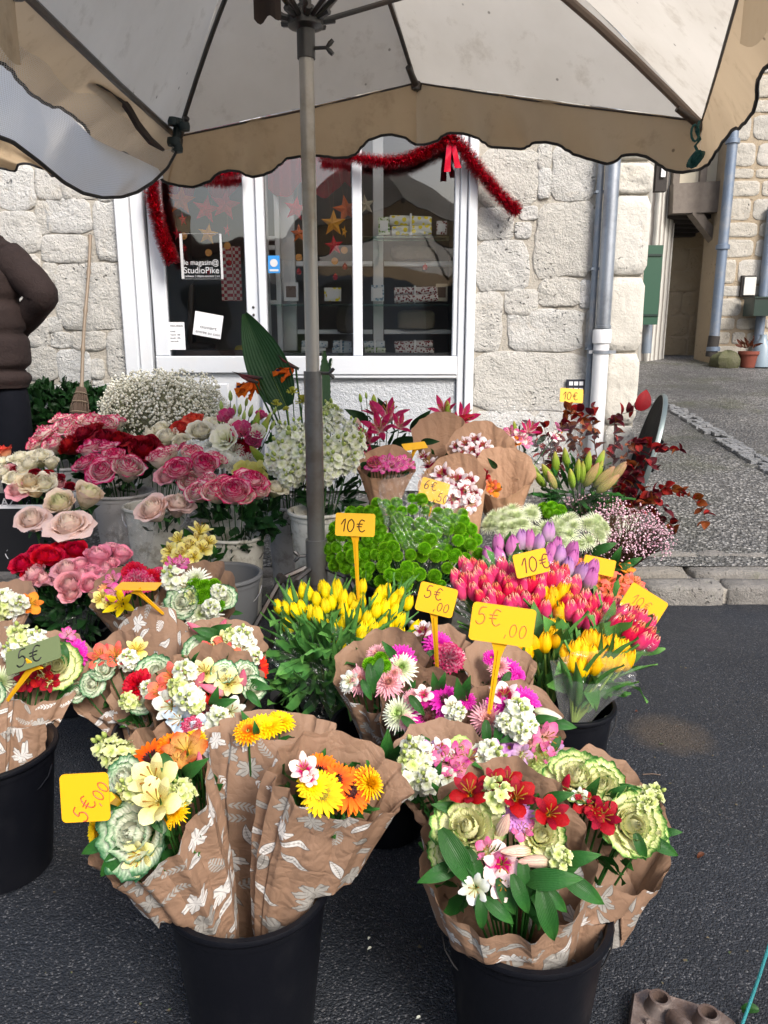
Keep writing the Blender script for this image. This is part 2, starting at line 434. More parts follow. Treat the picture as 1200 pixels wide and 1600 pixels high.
RM = {
 'bicolor': P_('rose_pink_edged', [(0., C(246, 236, 205)), (.84, C(250, 234, 222)), (.95, C(240, 130, 165)), (1., C(210, 30, 90))], edge=.15),
 'bicolor_deep': P_('rose_magenta_edged', [(0., C(250, 228, 222)), (.78, C(248, 208, 212)), (.92, C(232, 84, 142)), (1., C(200, 18, 84))], edge=.16),
 'red': P_('rose_crimson', [(0., C(92, 2, 14)), (1., C(150, 6, 30))], trans=.06, var=.6),
 'coral': P_('rose_coral', [(0., C(240, 110, 40)), (.5, C(214, 44, 50)), (1., C(200, 26, 60))], trans=.12),
 'coral_cream': P_('rose_cream_coral_edge', [(0., C(250, 225, 180)), (.5, C(250, 170, 130)), (1., C(225, 60, 60))]),
 'cream': P_('rose_cream', [(0., C(222, 226, 160)), (.6, C(246, 240, 208)), (1., C(252, 246, 228))]),
 'peach': P_('rose_peach_cream', [(0., C(250, 205, 130)), (.6, C(253, 228, 180)), (1., C(250, 238, 210))]),
 'pale': P_('rose_pale_blush', [(0., C(222, 228, 170)), (.45, C(250, 232, 216)), (1., C(250, 220, 212))], chan='m'),
 'pale_green': P_('rose_pale_greenish', [(0., C(200, 214, 140)), (.6, C(236, 232, 190)), (1., C(246, 222, 208))], chan='m'),
 'pink': P_('rose_soft_pink', [(0., C(240, 205, 190)), (.5, C(246, 186, 196)), (1., C(232, 140, 168))], chan='m', trans=.12),
 'pink_pale': P_('rose_pinkish_white', [(0., C(242, 222, 200)), (.6, C(246, 200, 200)), (1., C(240, 170, 182))], chan='m'),
}
CM = {'white': P_('carnation_white', [(0., C(228, 232, 200)), (1., C(252, 252, 244))]),
      'red': P_('carnation_red', [(0., C(150, 5, 25)), (1., C(205, 20, 50))]),
      'pink': P_('carnation_pink_white', [(0., C(245, 225, 225)), (.6, C(240, 190, 205)), (1., C(200, 50, 100))], edge=.2)}
TM = {'yellow': P_('tulip_yellow', [(0., C(196, 204, 50)), (.25, C(248, 222, 20)), (1., C(255, 226, 20))], trans=.3),
      'yellow_deep': P_('tulip_golden', [(0., C(230, 190, 20)), (.3, C(255, 205, 5)), (1., C(255, 196, 5))], trans=.3),
      'pink': P_('tulip_pink_red', [(0., C(250, 210, 160)), (.15, C(238, 100, 140)), (.80, C(224, 60, 116)), (1., C(250, 190, 160))], edge=.14, trans=.25),
      'red': P_('tulip_rose_red', [(0., C(240, 170, 140)), (.15, C(212, 30, 80)), (.8, C(196, 18, 70)), (1., C(240, 160, 110))], edge=.10, trans=.2),
      'mauve': P_('tulip_mauve', [(0., C(235, 220, 200)), (.3, C(214, 140, 190)), (1., C(186, 96, 170))], trans=.3),
      'mauve_grey': P_('tulip_lilac', [(0., C(205, 190, 200)), (.5, C(196, 150, 196)), (1., C(160, 110, 175))], trans=.3)}
GM = {'orange': P_('gerbera_orange', [(0., C(225, 60, 10)), (.5, C(250, 105, 10)), (1., C(255, 135, 35))]),
      'red': P_('gerbera_red', [(0., C(200, 20, 10)), (1., C(240, 60, 30))]),
      'yellow': P_('gerbera_yellow', [(0., C(245, 190, 10)), (1., C(255, 222, 20))]),
      'magenta': P_('gerbera_magenta', [(0., C(170, 10, 120)), (.6, C(208, 28, 160)), (1., C(226, 90, 190))]),
      'mauve': P_('gerbera_mauve', [(0., C(185, 110, 190)), (1., C(222, 165, 222))]),
      'fire': P_('gerbera_orange_yellow_tips', [(0., C(200, 60, 20)), (.6, C(238, 120, 20)), (1., C(255, 210, 60))]),
      'peach': P_('gerbera_peach', [(0., C(250, 150, 90)), (1., C(252, 190, 140))])}
MM = {'white': P_('mum_white', [(0., C(205, 222, 130)), (.35, C(240, 244, 222)), (1., C(252, 252, 246))], chan='l'),
      'whitegreen': P_('mum_white_green_heart', [(0., C(170, 205, 90)), (.4, C(225, 236, 190)), (1., C(250, 250, 240))], chan='l'),
      'pink': P_('mum_pale_pink', [(0., C(250, 214, 190)), (.5, C(248, 196, 200)), (1., C(246, 180, 196))], chan='l'),
      'yellow': P_('mum_yellow', [(0., C(230, 160, 10)), (1., C(252, 205, 20))], chan='l'),
      'silver': P_('plume_white_green', [(0., C(150, 175, 90)), (.5, C(215, 226, 180)), (1., C(244, 246, 230))], chan='m'),
      'green': P_('pompom_green', [(0., C(34, 84, 10)), (.35, C(78, 146, 18)), (1., C(150, 208, 56))], chan='v', var=.5)}  # pompom green: dark petal bases paint in the shade between petals
AM = {'coral': P_('alstro_coral', [(0., C(250, 220, 120)), (.35, C(246, 140, 90)), (1., C(238, 110, 110))], spots=C(120, 20, 30)),
      'orange': P_('alstro_orange', [(0., C(250, 210, 60)), (.4, C(246, 170, 80)), (1., C(240, 130, 60))], spots=C(120, 30, 20)),
      'rust': P_('alstro_rust', [(0., C(250, 210, 80)), (.5, C(240, 190, 110)), (1., C(190, 80, 40))], spots=C(110, 20, 20)),
      'crimson': P_('alstro_crimson', [(0., C(230, 160, 60)), (.2, C(150, 5, 25)), (1., C(165, 8, 35))], spots=C(50, 0, 10)),
      'yellow': P_('alstro_yellow', [(0., C(230, 200, 80)), (.4, C(246, 228, 110)), (1., C(246, 238, 170))], spots=C(120, 60, 30)),
      'lemon': P_('alstro_pale_lemon', [(0., C(225, 205, 110)), (.5, C(238, 232, 150)), (1., C(240, 236, 184))], spots=C(130, 80, 30)),
      'bright': P_('lily_bright_yellow', [(0., C(225, 190, 10)), (1., C(245, 222, 20))]),
      'white': P_('alstro_white', [(0., C(210, 218, 160)), (1., C(238, 241, 240))]),
      'bluewhite': P_('alstro_icy_white', [(0., C(190, 215, 235)), (1., C(225, 238, 250))]),
      'burgundy': P_('alstro_white_burgundy', [(0., C(245, 225, 225)), (.25, C(150, 20, 60)), (.5, C(170, 40, 80)), (.62, C(248, 228, 232)), (1., C(250, 240, 240))]),
      'pinkwhite': P_('alstro_pink_white', [(0., C(230, 80, 140)), (.35, C(205, 30, 120)), (.6, C(248, 220, 222)), (1., C(248, 232, 214))]),
      'pink': P_('alstro_pink', [(0., C(250, 214, 190)), (.5, C(238, 150, 180)), (1., C(206, 90, 150))], spots=C(120, 10, 50)),
      'magenta': P_('alstro_magenta', [(0., C(250, 200, 220)), (1., C(212, 50, 150))]),
      'mauve': P_('alstro_mauve', [(0., C(240, 220, 230)), (1., C(205, 150, 210))]),
      'lilypink': P_('lily_dark_pink', [(0., C(235, 215, 200)), (.35, C(200, 60, 110)), (1., C(160, 18, 72))], edge=-.35)}
BM = {'green': BUDG, 'limegreen': P_('lily_bud_green', [(0., C(120, 160, 50)), (.6, C(150, 180, 70)), (1., C(190, 170, 90))]),
      'pinkgreen': P_('lily_bud_pink', [(0., C(140, 160, 70)), (.5, C(190, 170, 110)), (1., C(206, 140, 130))], streak=(C(150, 170, 90), .6)),
      'cream': P_('bud_cream_pink', [(0., C(190, 190, 110)), (.4, C(244, 228, 200)), (1., C(240, 196, 180))], streak=(C(200, 110, 120), .5)),
      'pink': P_('bud_pink', [(0., C(170, 180, 100)), (.3, C(240, 160, 170)), (1., C(226, 100, 130))]),
      'crimson': P_('bud_crimson', [(0., C(150, 20, 30)), (1., C(185, 10, 45))]),
      'white': P_('bud_white', [(0., C(190, 205, 140)), (.4, C(240, 240, 220)), (1., C(245, 235, 225))])}
SM_ = {'white': P_('stock_white', [(0., C(220, 228, 180)), (1., C(246, 247, 240))]),
       'cream': P_('stock_cream_green', [(0., C(190, 208, 110)), (1., C(236, 240, 190))])}
KM = {'cream': P_('kale_cream', [(0., C(206, 220, 130)), (.25, C(240, 238, 190)), (.68, C(240, 238, 190)), (.82, C(212, 226, 150)), (.92, C(116, 162, 82)), (1., C(58, 110, 50))], chan='k', edge=.12),
      'white': P_('kale_white', [(0., C(200, 214, 150)), (.25, C(236, 236, 214)), (.66, C(230, 236, 214)), (.80, C(182, 206, 172)), (.91, C(92, 138, 98)), (1., C(44, 92, 60))], chan='k', edge=.12),
      'pale': P_('kale_pale', [(0., C(236, 234, 170)), (.6, C(226, 230, 170)), (1., C(176, 200, 120))], chan='m')}
UM = {'pink': P_('lisianthus_pink', [(0., C(235, 190, 200)), (1., C(206, 50, 120))]),
      'white': P_('lisianthus_white', [(0., C(225, 230, 170)), (1., C(250, 248, 236))]),
      'yellow': P_('lisianthus_yellow', [(0., C(210, 215, 110)), (1., C(246, 238, 160))])}
# bloom(kind, variant) -> (plain name, mesh, where the stem joins, size factor)
def bloom(kind, var):
    k, _, c = kind.partition(':')
    if k == 'rose': return 'rose', m_rose([RM[c], GRN], var % 6, (.2, .45, .7, .55, .0, .3)[var % 6]), 1.08
    if k == 'roseo': return 'rose', m_rose([RM[c], GRN], 8+var % 2, .95), 1.0
    if k == 'carn': return 'carnation', m_carnation([CM[c], GRN], var % 3), 1.15
    if k == 'tulip': return 'tulip', m_tulip([TM[c]], var % 4, (0, .1, .15, .05)[var % 4]), .98
    if k == 'gerb': return 'gerbera', m_gerbera([GM[c], DARKC if c in ('red', 'magenta', 'orange', 'fire') else GRNC, DARKC if c in ('red', 'magenta', 'orange') else GRNC], var % 2, 0), 1.05
    if k == 'gerbd': return 'gerbera', m_gerbera([GM[c], GM[c], GRNC], var % 2, 1), 1.05
    if k == 'mum': return 'chrysanthemum', m_mum([MM[c]], var % 2), 1.05
    if k == 'plume': return 'plume_flower', m_mum([MM[c]], 5+var % 2, 1), 1.1
    if k == 'pom': return 'pompom_chrysanthemum', m_pompom([MM['green']], var % 2), 1.15
    if k == 'alstro': return 'alstroemeria', m_alstro([AM[c], YEL_ST, GRL], var % 3, (.6, 1., .3)[var % 3]), 1.12
    if k == 'lily': return 'lily', m_lily([AM[c], YEL_ST], var % 2), 1.1
    if k == 'bud': return 'flower_bud', m_bud([BM[c]], 0), 1.0
    if k == 'stock': return 'stock_flower', m_stock([SM_[c], BUDG], var % 3), 1.45
    if k == 'kale': return 'ornamental_kale', m_kale([KM[c]], var % 3), .96
    if k == 'cup': return 'lisianthus', m_cup([UM[c], GRN], var % 2), 1.3
    if k == 'leaf': return 'leaf', m_leaf([GRN], var % 3, .34, 1.2), 1.0
    if k == 'dleaf': return 'leaf', m_leaf([GRD], var % 3, .34, .8), 1.0
    raise KeyError(kind)
RNG = random.Random(5)
def add_bloom(par, kind, p, axis, size, base=None, var=None, roll=None, stem=True, stemr=.003, stemmat=None):
    var = RNG.randrange(12) if var is None else var
    name, me, k = bloom(kind, var)
    s = size*k; roll = RNG.uniform(0, 6.28) if roll is None else roll
    M = frame(p, axis, s, roll); o = put(name, me, par, M)
    if stem and base is not None and not kind.startswith(('leaf', 'dleaf')):
        p = V(p); b = V(base); d = (p-b); L = d.length
        if L > .02:
            F = Matrix.Translation(p) @ d.to_track_quat('Z', 'Y').to_matrix().to_4x4() @ Matrix.Diagonal((stemr*2, stemr*2, L, 1))
            put('stem', m_stem([stemmat or GRN], 0), o, F)
    return o
# ---------------------------------------------------------------- wrapping papers, sleeves, buckets, signs
def kraft(name, printed=True, cell=.057, tint=(160, 129, 106), pat=1.0, both=False):
    k = NT(name); uv = k.uv()
    sc = k.n('VectorMath', {0: uv, 3: 1/cell}, operation='SCALE')
    vo = k.n('TexVoronoi', {'Vector': sc.outputs[0], 'Scale': 1.0, 'Randomness': .6}, voronoi_dimensions='2D')
    d = k.n('VectorMath', {0: sc.outputs[0], 1: vo.outputs['Position']}, operation='SUBTRACT')
    rc = k.n('SeparateColor', {0: vo.outputs['Color']}); r1, r2, r3 = rc.outputs
    rt = k.n('VectorRotate', {'Vector': d.outputs[0], 'Angle': k.math('MULTIPLY', r1, 6.283)}, rotation_type='Z_AXIS')
    xyz = k.n('SeparateXYZ', {0: rt.outputs[0]}); x, y = xyz.outputs[0], xyz.outputs[1]
    M = k.math
    y = M('ADD', y, M('MULTIPLY', M('MULTIPLY', x, x), .35)); ay = M('ABSOLUTE', y); xx = M('MULTIPLY', x, x)
    env = M('SUBTRACT', 1.0, M('DIVIDE', xx, .47*.47))
    A = M('SUBTRACT', M('MULTIPLY', env, .14), ay)
    fw = M('SUBTRACT', M('MULTIPLY', M('SQRT', M('MAXIMUM', env, 0.)), .17), ay)
    saw = M('MULTIPLY', M('ADD', M('SINE', M('MULTIPLY', M('ADD', x, M('MULTIPLY', ay, .7)), 46.)), .35), .05)
    B = M('MAXIMUM', M('MINIMUM', fw, saw), M('MINIMUM', M('SUBTRACT', .014, ay), M('SUBTRACT', .42, M('ABSOLUTE', x))))
    th = M('ARCTAN2', y, x); rr = M('SQRT', M('ADD', xx, M('MULTIPLY', y, y)))
    lob = M('ADD', .50, M('MULTIPLY', M('ABSOLUTE', M('COSINE', M('MULTIPLY', th, 2.5))), .5))
    lob = M('ADD', lob, M('MULTIPLY', M('SINE', M('MULTIPLY', th, 15.)), .06))
    Cc = M('SUBTRACT', M('MULTIPLY', lob, .46), rr)
    isA = M('LESS_THAN', r2, .36); isC = M('GREATER_THAN', r2, .62)
    def sel(f, a, b):
        return M('ADD', M('MULTIPLY', f, a), M('MULTIPLY', M('SUBTRACT', 1., f), b))
    sdf = sel(isA, A, sel(isC, Cc, B))
    fill = k.ramp(M('ADD', M('MULTIPLY', sdf, 20.), .5), [(.45, 0.), (.55, 1.)])
    line = k.ramp(M('ABSOLUTE', sdf), [(.006, 1.), (.016, 0.)])
    mid = M('MULTIPLY', k.ramp(ay, [(.006, 1.), (.014, 0.)]), M('MULTIPLY', fill, M('ADD', M('MULTIPLY', isA, .8), M('MULTIPLY', isC, .5))))
    vein = M('MULTIPLY', M('MULTIPLY', isC, fill), M('GREATER_THAN', M('COSINE', M('MULTIPLY', th, 10.)), .72))
    vein = M('MULTIPLY', vein, M('GREATER_THAN', rr, .12))
    inner = M('MULTIPLY', isA, M('MULTIPLY', M('LESS_THAN', ay, .06), M('GREATER_THAN', M('SINE', M('MULTIPLY', x, 60.)), .0)))
    nz = k.noise(9, 5, .6); nf = k.noise(260, 2)
    base = k.mix(M('MULTIPLY', nz, .55), srgb(*tint), tuple(c*.72 for c in srgb(*tint)))
    base = k.mix(M('MULTIPLY', nf, .16), base, srgb(120, 86, 60))
    white = k.mix(M('GREATER_THAN', r3, .52), srgb(226, 224, 220), srgb(172, 170, 164))
    white = k.mix(M('MULTIPLY', inner, .5), white, srgb(150, 148, 142))
    c = k.mix(M('MULTIPLY', fill, .92*pat), base, white)
    dark = M('MAXIMUM', M('MAXIMUM', M('MULTIPLY', line, M('SUBTRACT', 1., M('MULTIPLY', M('SUBTRACT', 1., M('MAXIMUM', isA, isC)), .7))), mid), M('MULTIPLY', vein, .6))
    c = k.mix(M('MULTIPLY', dark, .8*pat), c, srgb(84, 76, 72))
    back = k.geo('Backfacing')
    c = (c if both else k.mix(back, c, base)) if printed else base
    # crumple relief: sharp creases from two voronoi distances plus noise
    dv = k.noise(5, 3, .5, vec=k.objc(), out=1)
    dv2 = k.n('VectorMath', {0: k.objc(), 1: k.n('VectorMath', {0: dv, 3: .25}, operation='SCALE').outputs[0]}, operation='ADD')
    v1 = k.n('TexVoronoi', {'Vector': dv2.outputs[0], 'Scale': 16.}, feature='DISTANCE_TO_EDGE')
    v2 = k.n('TexVoronoi', {'Vector': dv2.outputs[0], 'Scale': 40.}, feature='DISTANCE_TO_EDGE')
    h = M('ADD', M('MULTIPLY', v1.outputs[0], 1.0), M('ADD', M('MULTIPLY', v2.outputs[0], .4), M('MULTIPLY', k.noise(14, 4), .8)))
    return k.bsdf(c, .62, k.bump(h, .42, .014), 0, .3, .2, tcol=c)
KRAFT = kraft('kraft_paper_leaf_print')
KRAFT2 = kraft('kraft_paper_print_showing_through', both=True)
KRAFTP = kraft('kraft_paper_plain', False, tint=(190, 150, 120))
def clear_film(name, white=.05, tint=(1, 1, 1)):
    k = NT(name)
    v1 = k.n('TexVoronoi', {'Vector': k.objc(), 'Scale': 22.}, feature='DISTANCE_TO_EDGE')
    w = k.n('TexWave', {'Vector': k.uv(), 'Scale': 14., 'Distortion': 2.}, bands_direction='X')
    nrm = k.bump(k.math('ADD', k.math('ADD', v1.outputs[0], k.math('MULTIPLY', w.outputs[1], .25)), k.noise(18, 4)), .7, .02)
    lw = k.n('LayerWeight', {'Blend': .25, 'Normal': nrm})
    gl = k.n('BsdfGlossy', {'Color': (1, 1, 1, 1), 'Roughness': .12, 'Normal': nrm})
    tr = k.n('BsdfTransparent', {'Color': (*tint, 1)})
    df = k.n('BsdfDiffuse', {'Color': (.9, .92, .95, 1)})
    a = k.n('MixShader', {0: white, 1: tr.outputs[0], 2: df.outputs[0]})
    f = k.math('ADD', k.math('MULTIPLY', lw.outputs['Facing'], .20), .02, clamp=True)
    b = k.n('MixShader', {0: f, 1: a.outputs[0], 2: gl.outputs[0]})
    k.set(k.out.inputs[0], b.outputs[0]); return k.m
FILM = clear_film('cellophane', .015)
FILMW = clear_film('cellophane_misted', .07)
def rimframe(n):
    n = V(n).normalized(); e1 = V((1, 0, 0)); e1 = (e1-n*e1.dot(n)).normalized(); e2 = n.cross(e1)
    return n, e1, e2          # e2 points away / up
def zig(rr, n, lo, hi, alt=0, jit=.35):
    """piecewise linear closed function of the angle: straight paper edges and pleats"""
    ks = sorted(((i+rr.uniform(-jit, jit))/n) % 1 for i in range(n)); vs = [rr.uniform(lo, hi)*(1 if not alt else (1 if i % 2 else -1)) for i in range(n)]
    def f(t):
        t %= 1
        for i in range(n):
            a, b = ks[i], ks[(i+1) % n]+(1 if i == n-1 else 0); tt = t+1 if (i == n-1 and t < a) else t
            if a <= tt <= b: return vs[i]+(vs[(i+1) % n]-vs[i])*(tt-a)/max(b-a, 1e-6)
        return vs[0]
    return f
def wrap(par, apex, cen, R, n, seed=0, mat=None, name='wrapping_paper', back=.0, corner=.12, ruff=1.0, nph=132, nv=18, gap=None, ell=1.0, pw=.92, r0=.02, ph0=None, label=None, bk=None):
    mb = MB(); rr = random.Random(seed*31+7); n, e1, e2 = rimframe(n); A, Cn = V(apex), V(cen)
    L = (Cn-A).length; k_ = R/sqrt(L*L+R*R)
    zr, zp, zq = zig(rr, 9, -.06, .12), zig(rr, 24, .4, 1, 1, .3), zig(rr, 44, .3, 1, 1, .3)
    zh = zig(rr, 8, -.05, .16); zm = zig(rr, 7, -.5, 1)
    mid = V((A.x*.62+Cn.x*.38, A.y*.62+Cn.y*.38, A.z+(Cn.z-A.z)*.62))
    def fn(i, v):
        ph = 2*pi*i; t = i
        fold = zp(t)*.075*ruff*min(1, .3+v)+zq(t)*.022*ruff+zr(t)*v
        rad = R*(1+fold)
        h = R*(back*max(0, sin(ph))+zh(t)*(1+corner*4)-.04)
        rim = e1*(rad*cos(ph))+e2*(rad*ell*sin(ph)); q = rim.normalized()
        ax = A*(1-v)**2+mid*(2*v*(1-v))+Cn*v*v
        p = ax+rim*(v**pw)+n*(h*v*v)+q*(r0*(1-v))
        if v > .88: p += q*(R*.8*(v-.88)*zm(t))-n*(R*.5*(v-.88)*max(0, zm(t)))
        nn = noise.noise(V((p.x*13+seed, p.y*13, p.z*13))); n2 = noise.noise(V((p.x*34, p.y*34+seed, p.z*34)))
        p += q*R*ruff*(.3+v)*((.5-abs(nn))*.055+(.5-abs(n2))*.012)
        if bk:      # the paper stays inside its bucket below the rim and lies over the rim above it
            dx, dy = p.x-bk[0], p.y-bk[1]; dd = sqrt(dx*dx+dy*dy); zr_ = bk[2]+.014
            if v < .55:
                lim = bk[3]-.014
                if p.z < zr_ and dd > lim: p.x, p.y = bk[0]+dx*lim/dd, bk[1]+dy*lim/dd
            elif p.z < zr_ and dd < bk[3]+.03: p.z = zr_
        s = .02+v*sqrt(L*L+R*R); al = ph*k_+seed
        return (p, (s*cos(al)+seed*.37, s*sin(al)), (0, 0, v, 0))
    mb.grid(fn, nph, nv)
    return put(name, mb.mesh(name, mat or KRAFT, True, radians(28) if mat in (None, KRAFT, KRAFTP, KRAFT2) else None), par, None, label)
def hit(px, py, cen, n, off):
    d = ray(px, py); o = V((0, 0, CAMH)); c = V(cen)+n*off
    return o+d*((c-o).dot(n)/d.dot(n))
def foliage(par, cen, R, n, N, size, mat, seed=0, ell=1.0, name='foliage', down=.02, axis=None, spread=.9, wl=.34):
    """a mass of small leaves among the stems"""
    mb = MB(); rr = random.Random(seed+99); n, e1, e2 = rimframe(n); q = n.to_track_quat('Z', 'Y').to_matrix().to_4x4()
    for i in range(N):
        a = rr.uniform(0, 6.28); r = sqrt(rr.random())*R*.95
        o = V(cen)+e1*(r*cos(a))+e2*(r*ell*sin(a)) - n*(down+rr.random()*.06)
        dirv = (n*rr.uniform(.2, 1.1)+(e1*cos(a)+e2*sin(a))*(spread*rr.uniform(.2, 1.2))+V((rr.uniform(-.5, .5), rr.uniform(-.5, .5), rr.uniform(-.3, .3)))).normalized()
        M = Matrix.Translation(o) @ dirv.to_track_quat('X', 'Z').to_matrix().to_4x4() @ Matrix.Rotation(rr.uniform(0, 6.28), 4, 'X')
        s = size*rr.uniform(.6, 1.25)
        leafmesh(mb, s, s*wl, rr.uniform(.3, 1.2), .3, M=M, nu=2, nv=4, seed=rr.random()*9, rnd=rr.random(), e0=.3, wave=.1*s)
    return wobj(mb, name, mat, par, kind='stuff', sharp=None)
def parse(s):
    for t in s.replace('\n', ';').split(';'):
        t = t.split()
        if t: yield t[0], float(t[1]), float(t[2]), float(t[3]), [float(x) for x in t[4:]]
def blooms(par, txt, cen, n, R, base, bulge=.3, fan=.7, cam_=.25, stemr=.0025, off0=0, tleaf=False, rr=None, stem=True, bs=1.0, upright=False):
    n, e1, e2 = rimframe(n); cen = V(cen); rr = rr or random.Random(len(txt))
    for kind, x, y, s, ex in parse(txt):
        off = off0+bulge*R; p = hit(x, y, cen, n, off)
        for _ in range(3):
            rho = min(1.3, (p-cen-n*((p-cen).dot(n))).length/max(R, .01))
            off = off0+bulge*R*(1-rho*rho)+(ex[0] if ex else 0); p = hit(x, y, cen, n, off)
        sz = s*mpp(p)*bs*rr.uniform(.9, 1.08); rad = (p-cen-n*((p-cen).dot(n)))/max(R, .01)
        if rad.length > 1: rad.normalize()
        tc = (V((0, 0, CAMH))-p).normalized()
        ax = (n+rad*fan+tc*cam_).normalized() if not (upright and 'rose' in kind or upright and 'carn' in kind) else (V((0, -.42, 1))+rad*.55).normalized()
        if kind.startswith(('tulip', 'bud')):
            ax = (((p-V(base)).normalized()*.7+V((0, -.05, 1))*1.0 if kind.startswith('tulip') else (p-V(base)).normalized()*1.5+n*.2)+rad*.30*fan+V((rr.uniform(-.12, .12), rr.uniform(-.12, .12), 0))).normalized()
            if len(ex) > 1: ax = (V((cos(radians(ex[1]))*.9, -.25, sin(radians(ex[1]))))).normalized()
            half = (.75 if kind.startswith('tulip') else .5)*sz
            p = p-ax*half
        elif kind.startswith(('leaf', 'dleaf')):
            ang = ex[1] if len(ex) > 1 else rr.uniform(0, 360)
            d = V((cos(radians(ang)), -.5, sin(radians(ang)))).normalized()
            # leaf lies along d with its face to the viewer, starting at p
            zz = (tc-d*tc.dot(d)).normalized(); xx = d; yy = zz.cross(xx)
            B = Matrix((xx, yy, zz)).transposed().to_4x4()
            name, me, k = bloom(kind, rr.randrange(3))
            put('leaf', me, par, Matrix.Translation(p-d*sz*.4) @ B @ Matrix.Scale(sz, 4)); continue
        else:
            p = p-ax*(.3*sz if not kind.startswith('stock') else .45*sz)
            ax = (ax+V((rr.uniform(-.12, .12), rr.uniform(-.12, .12), rr.uniform(-.12, .12)))).normalized()
        o = add_bloom(par, kind, p, ax, sz, base, rr.randrange(12), rr.uniform(0, 6.28), stem, stemr*(1.5 if kind.startswith('tulip') else 1), GRL if kind.startswith('tulip') else GRN)
        if tleaf:
            d = (p-V(base)); Ln = d.length; dn = d.normalized()
            for q in range(2):
                st = V(base)+dn*(Ln*rr.uniform(.25, .62)); Lf = rr.uniform(.14, .24)
                side = V((rr.uniform(-1, 1), rr.uniform(-1, 1), 0)).normalized()
                ddir = (dn+side*.22).normalized(); zz = (side*-1-ddir*(side*-1).dot(ddir)).normalized(); xx_ = zz.cross(ddir)
                # local +Z along the stem, +X outwards
                X = (side-ddir*side.dot(ddir)).normalized(); Y = ddir.cross(X)
                B = Matrix((X, Y, ddir)).transposed().to_4x4()
                put('leaf', m_tulipleaf([GRT], rr.randrange(3)), o, Matrix.Translation(st) @ B @ Matrix.Scale(Lf, 4))
def bouquet(name, label, cat, group, apex, cen, Rpx, n, txt, seed=0, wrapmat='kraft', nf=34, fs=.07, fmat=None, bulge=.35, ell=1.0, fan=.7, cam_=.25, group_leaf=True, stem=True, wk=None, back=.0, tleaf=False, base=None, fdown=.035, fwl=.34):
    A = P(*apex) if not isinstance(apex, Vector) else V(apex); Cn = P(*cen); R = Rpx*mpp(Cn)
    t = thing(name, label, cat, A, group)
    if wrapmat:
        m = {'kraft': KRAFT, 'kraft2': KRAFT2, 'plain': KRAFTP, 'film': FILM, 'filmw': FILMW}[wrapmat]
        if wrapmat == 'plain': wk = dict(ruff=.55, **(wk or {}))
        wrap(t, A, Cn, R*(.93 if seed > 30 else .87), n, seed, m, 'wrapping_paper' if 'kraft' in wrapmat or wrapmat == 'plain' else 'cellophane_sleeve', back=back, ell=ell, **(wk or {}))
    if nf: foliage(t, Cn, R*(.85 if not wrapmat else .68), n, nf, fs, fmat or GRN, seed, ell, down=fdown, wl=fwl)
    blooms(t, txt, Cn, n, R, base or A, bulge, fan, cam_, tleaf=tleaf, stem=stem, bs=1.14 if wrapmat in ('kraft', 'kraft2') else 1.0, upright=wrapmat is None, off0=.18*R if wrapmat in ('kraft', 'kraft2') else 0, rr=random.Random(seed+3))
    return t
def plastic(name, col, rough=.35, scratch=.2, dirt=None, spec=.5):
    k = NT(name); nz = k.noise(6, 6, .65)
    c = k.mix(k.math('MULTIPLY', nz, scratch), col, tuple(min(1, x*1.6+.02) for x in col))
    if dirt: c = k.mix(k.ramp(k.noise(11, 8, .75), [(.5, 0.), (.62, .8)]), c, dirt)
    w = k.noise(90, 3); n = k.bump(k.math('ADD', w, k.math('MULTIPLY', k.noise(300, 2), .3)), .08, .004)
    return k.bsdf(c, k.math('ADD', rough-.1, k.math('MULTIPLY', nz, .25)), n, 0, spec)
BLACKP = plastic('black_bucket_plastic', (.003, .0035, .006), .36, .12, dirt=(.007, .0075, .010), spec=.22)
WHITEP = plastic('white_bucket_plastic', (.62, .61, .54), .4, .25, dirt=(.30, .27, .2))
GREYP = plastic('grey_bucket_plastic', (.40, .39, .38), .5, .3, dirt=(.24, .22, .2))
DARKGREY = plastic('dark_grey_bucket_plastic', (.12, .125, .13), .45, .3)
STEEL = plain('galvanised_wire', (.35, .35, .35), .35, .9)
def bucket(cx, cy, z0, rtop, h, mat, label, group=None, taper=.78, rim=True, name='flower_bucket', handle=True, ribs=True):
    t = thing(name, label, 'bucket', (cx, cy, z0), group)
    rb = rtop*taper; th = .004
    mb = MB(); prof = [(0.001, .008), (rb-.01, .0), (rb, .006)]
    for i in range(1, 9): prof.append((rb+(rtop-rb)*i/9, h*i/9))
    if ribs: prof += [(rtop-.004, h*.93), (rtop+.001, h*.935), (rtop+.002, h*.96)]
    prof += [(rtop, h), (rtop-th, h), (rb-th, .02), (0.001, .02)]
    mb.lathe(prof, 40); wb = mb.obj('bucket_body', mat, t, M=Matrix.Translation(V((cx, cy, z0))), sharp=radians(50))
    mb = MB(); mb.lathe([(rtop+.0005, h-.004), (rtop+.010, h-.002), (rtop+.012, h+.004), (rtop+.009, h+.011), (rtop-.001, h+.012), (rtop-.005, h+.006), (rtop-.0045, h-.004)], 40)
    mb.obj('bucket_rim', mat, t, M=Matrix.Translation(V((cx, cy, z0))), sharp=radians(60))
    if handle:
        mb = MB(); pts = [V((cx+(rtop+.012)*cos(a), cy-.02-(rtop*.35)*sin(a), z0+h-.03-.0*sin(a)-(.10)*sin(a))) for a in [pi*i/12 for i in range(13)]]
        mb.tube(pts, .0022, 5); mb.obj('bucket_handle', STEEL if mat is not BLACKP else BLACKP, t)
    return t
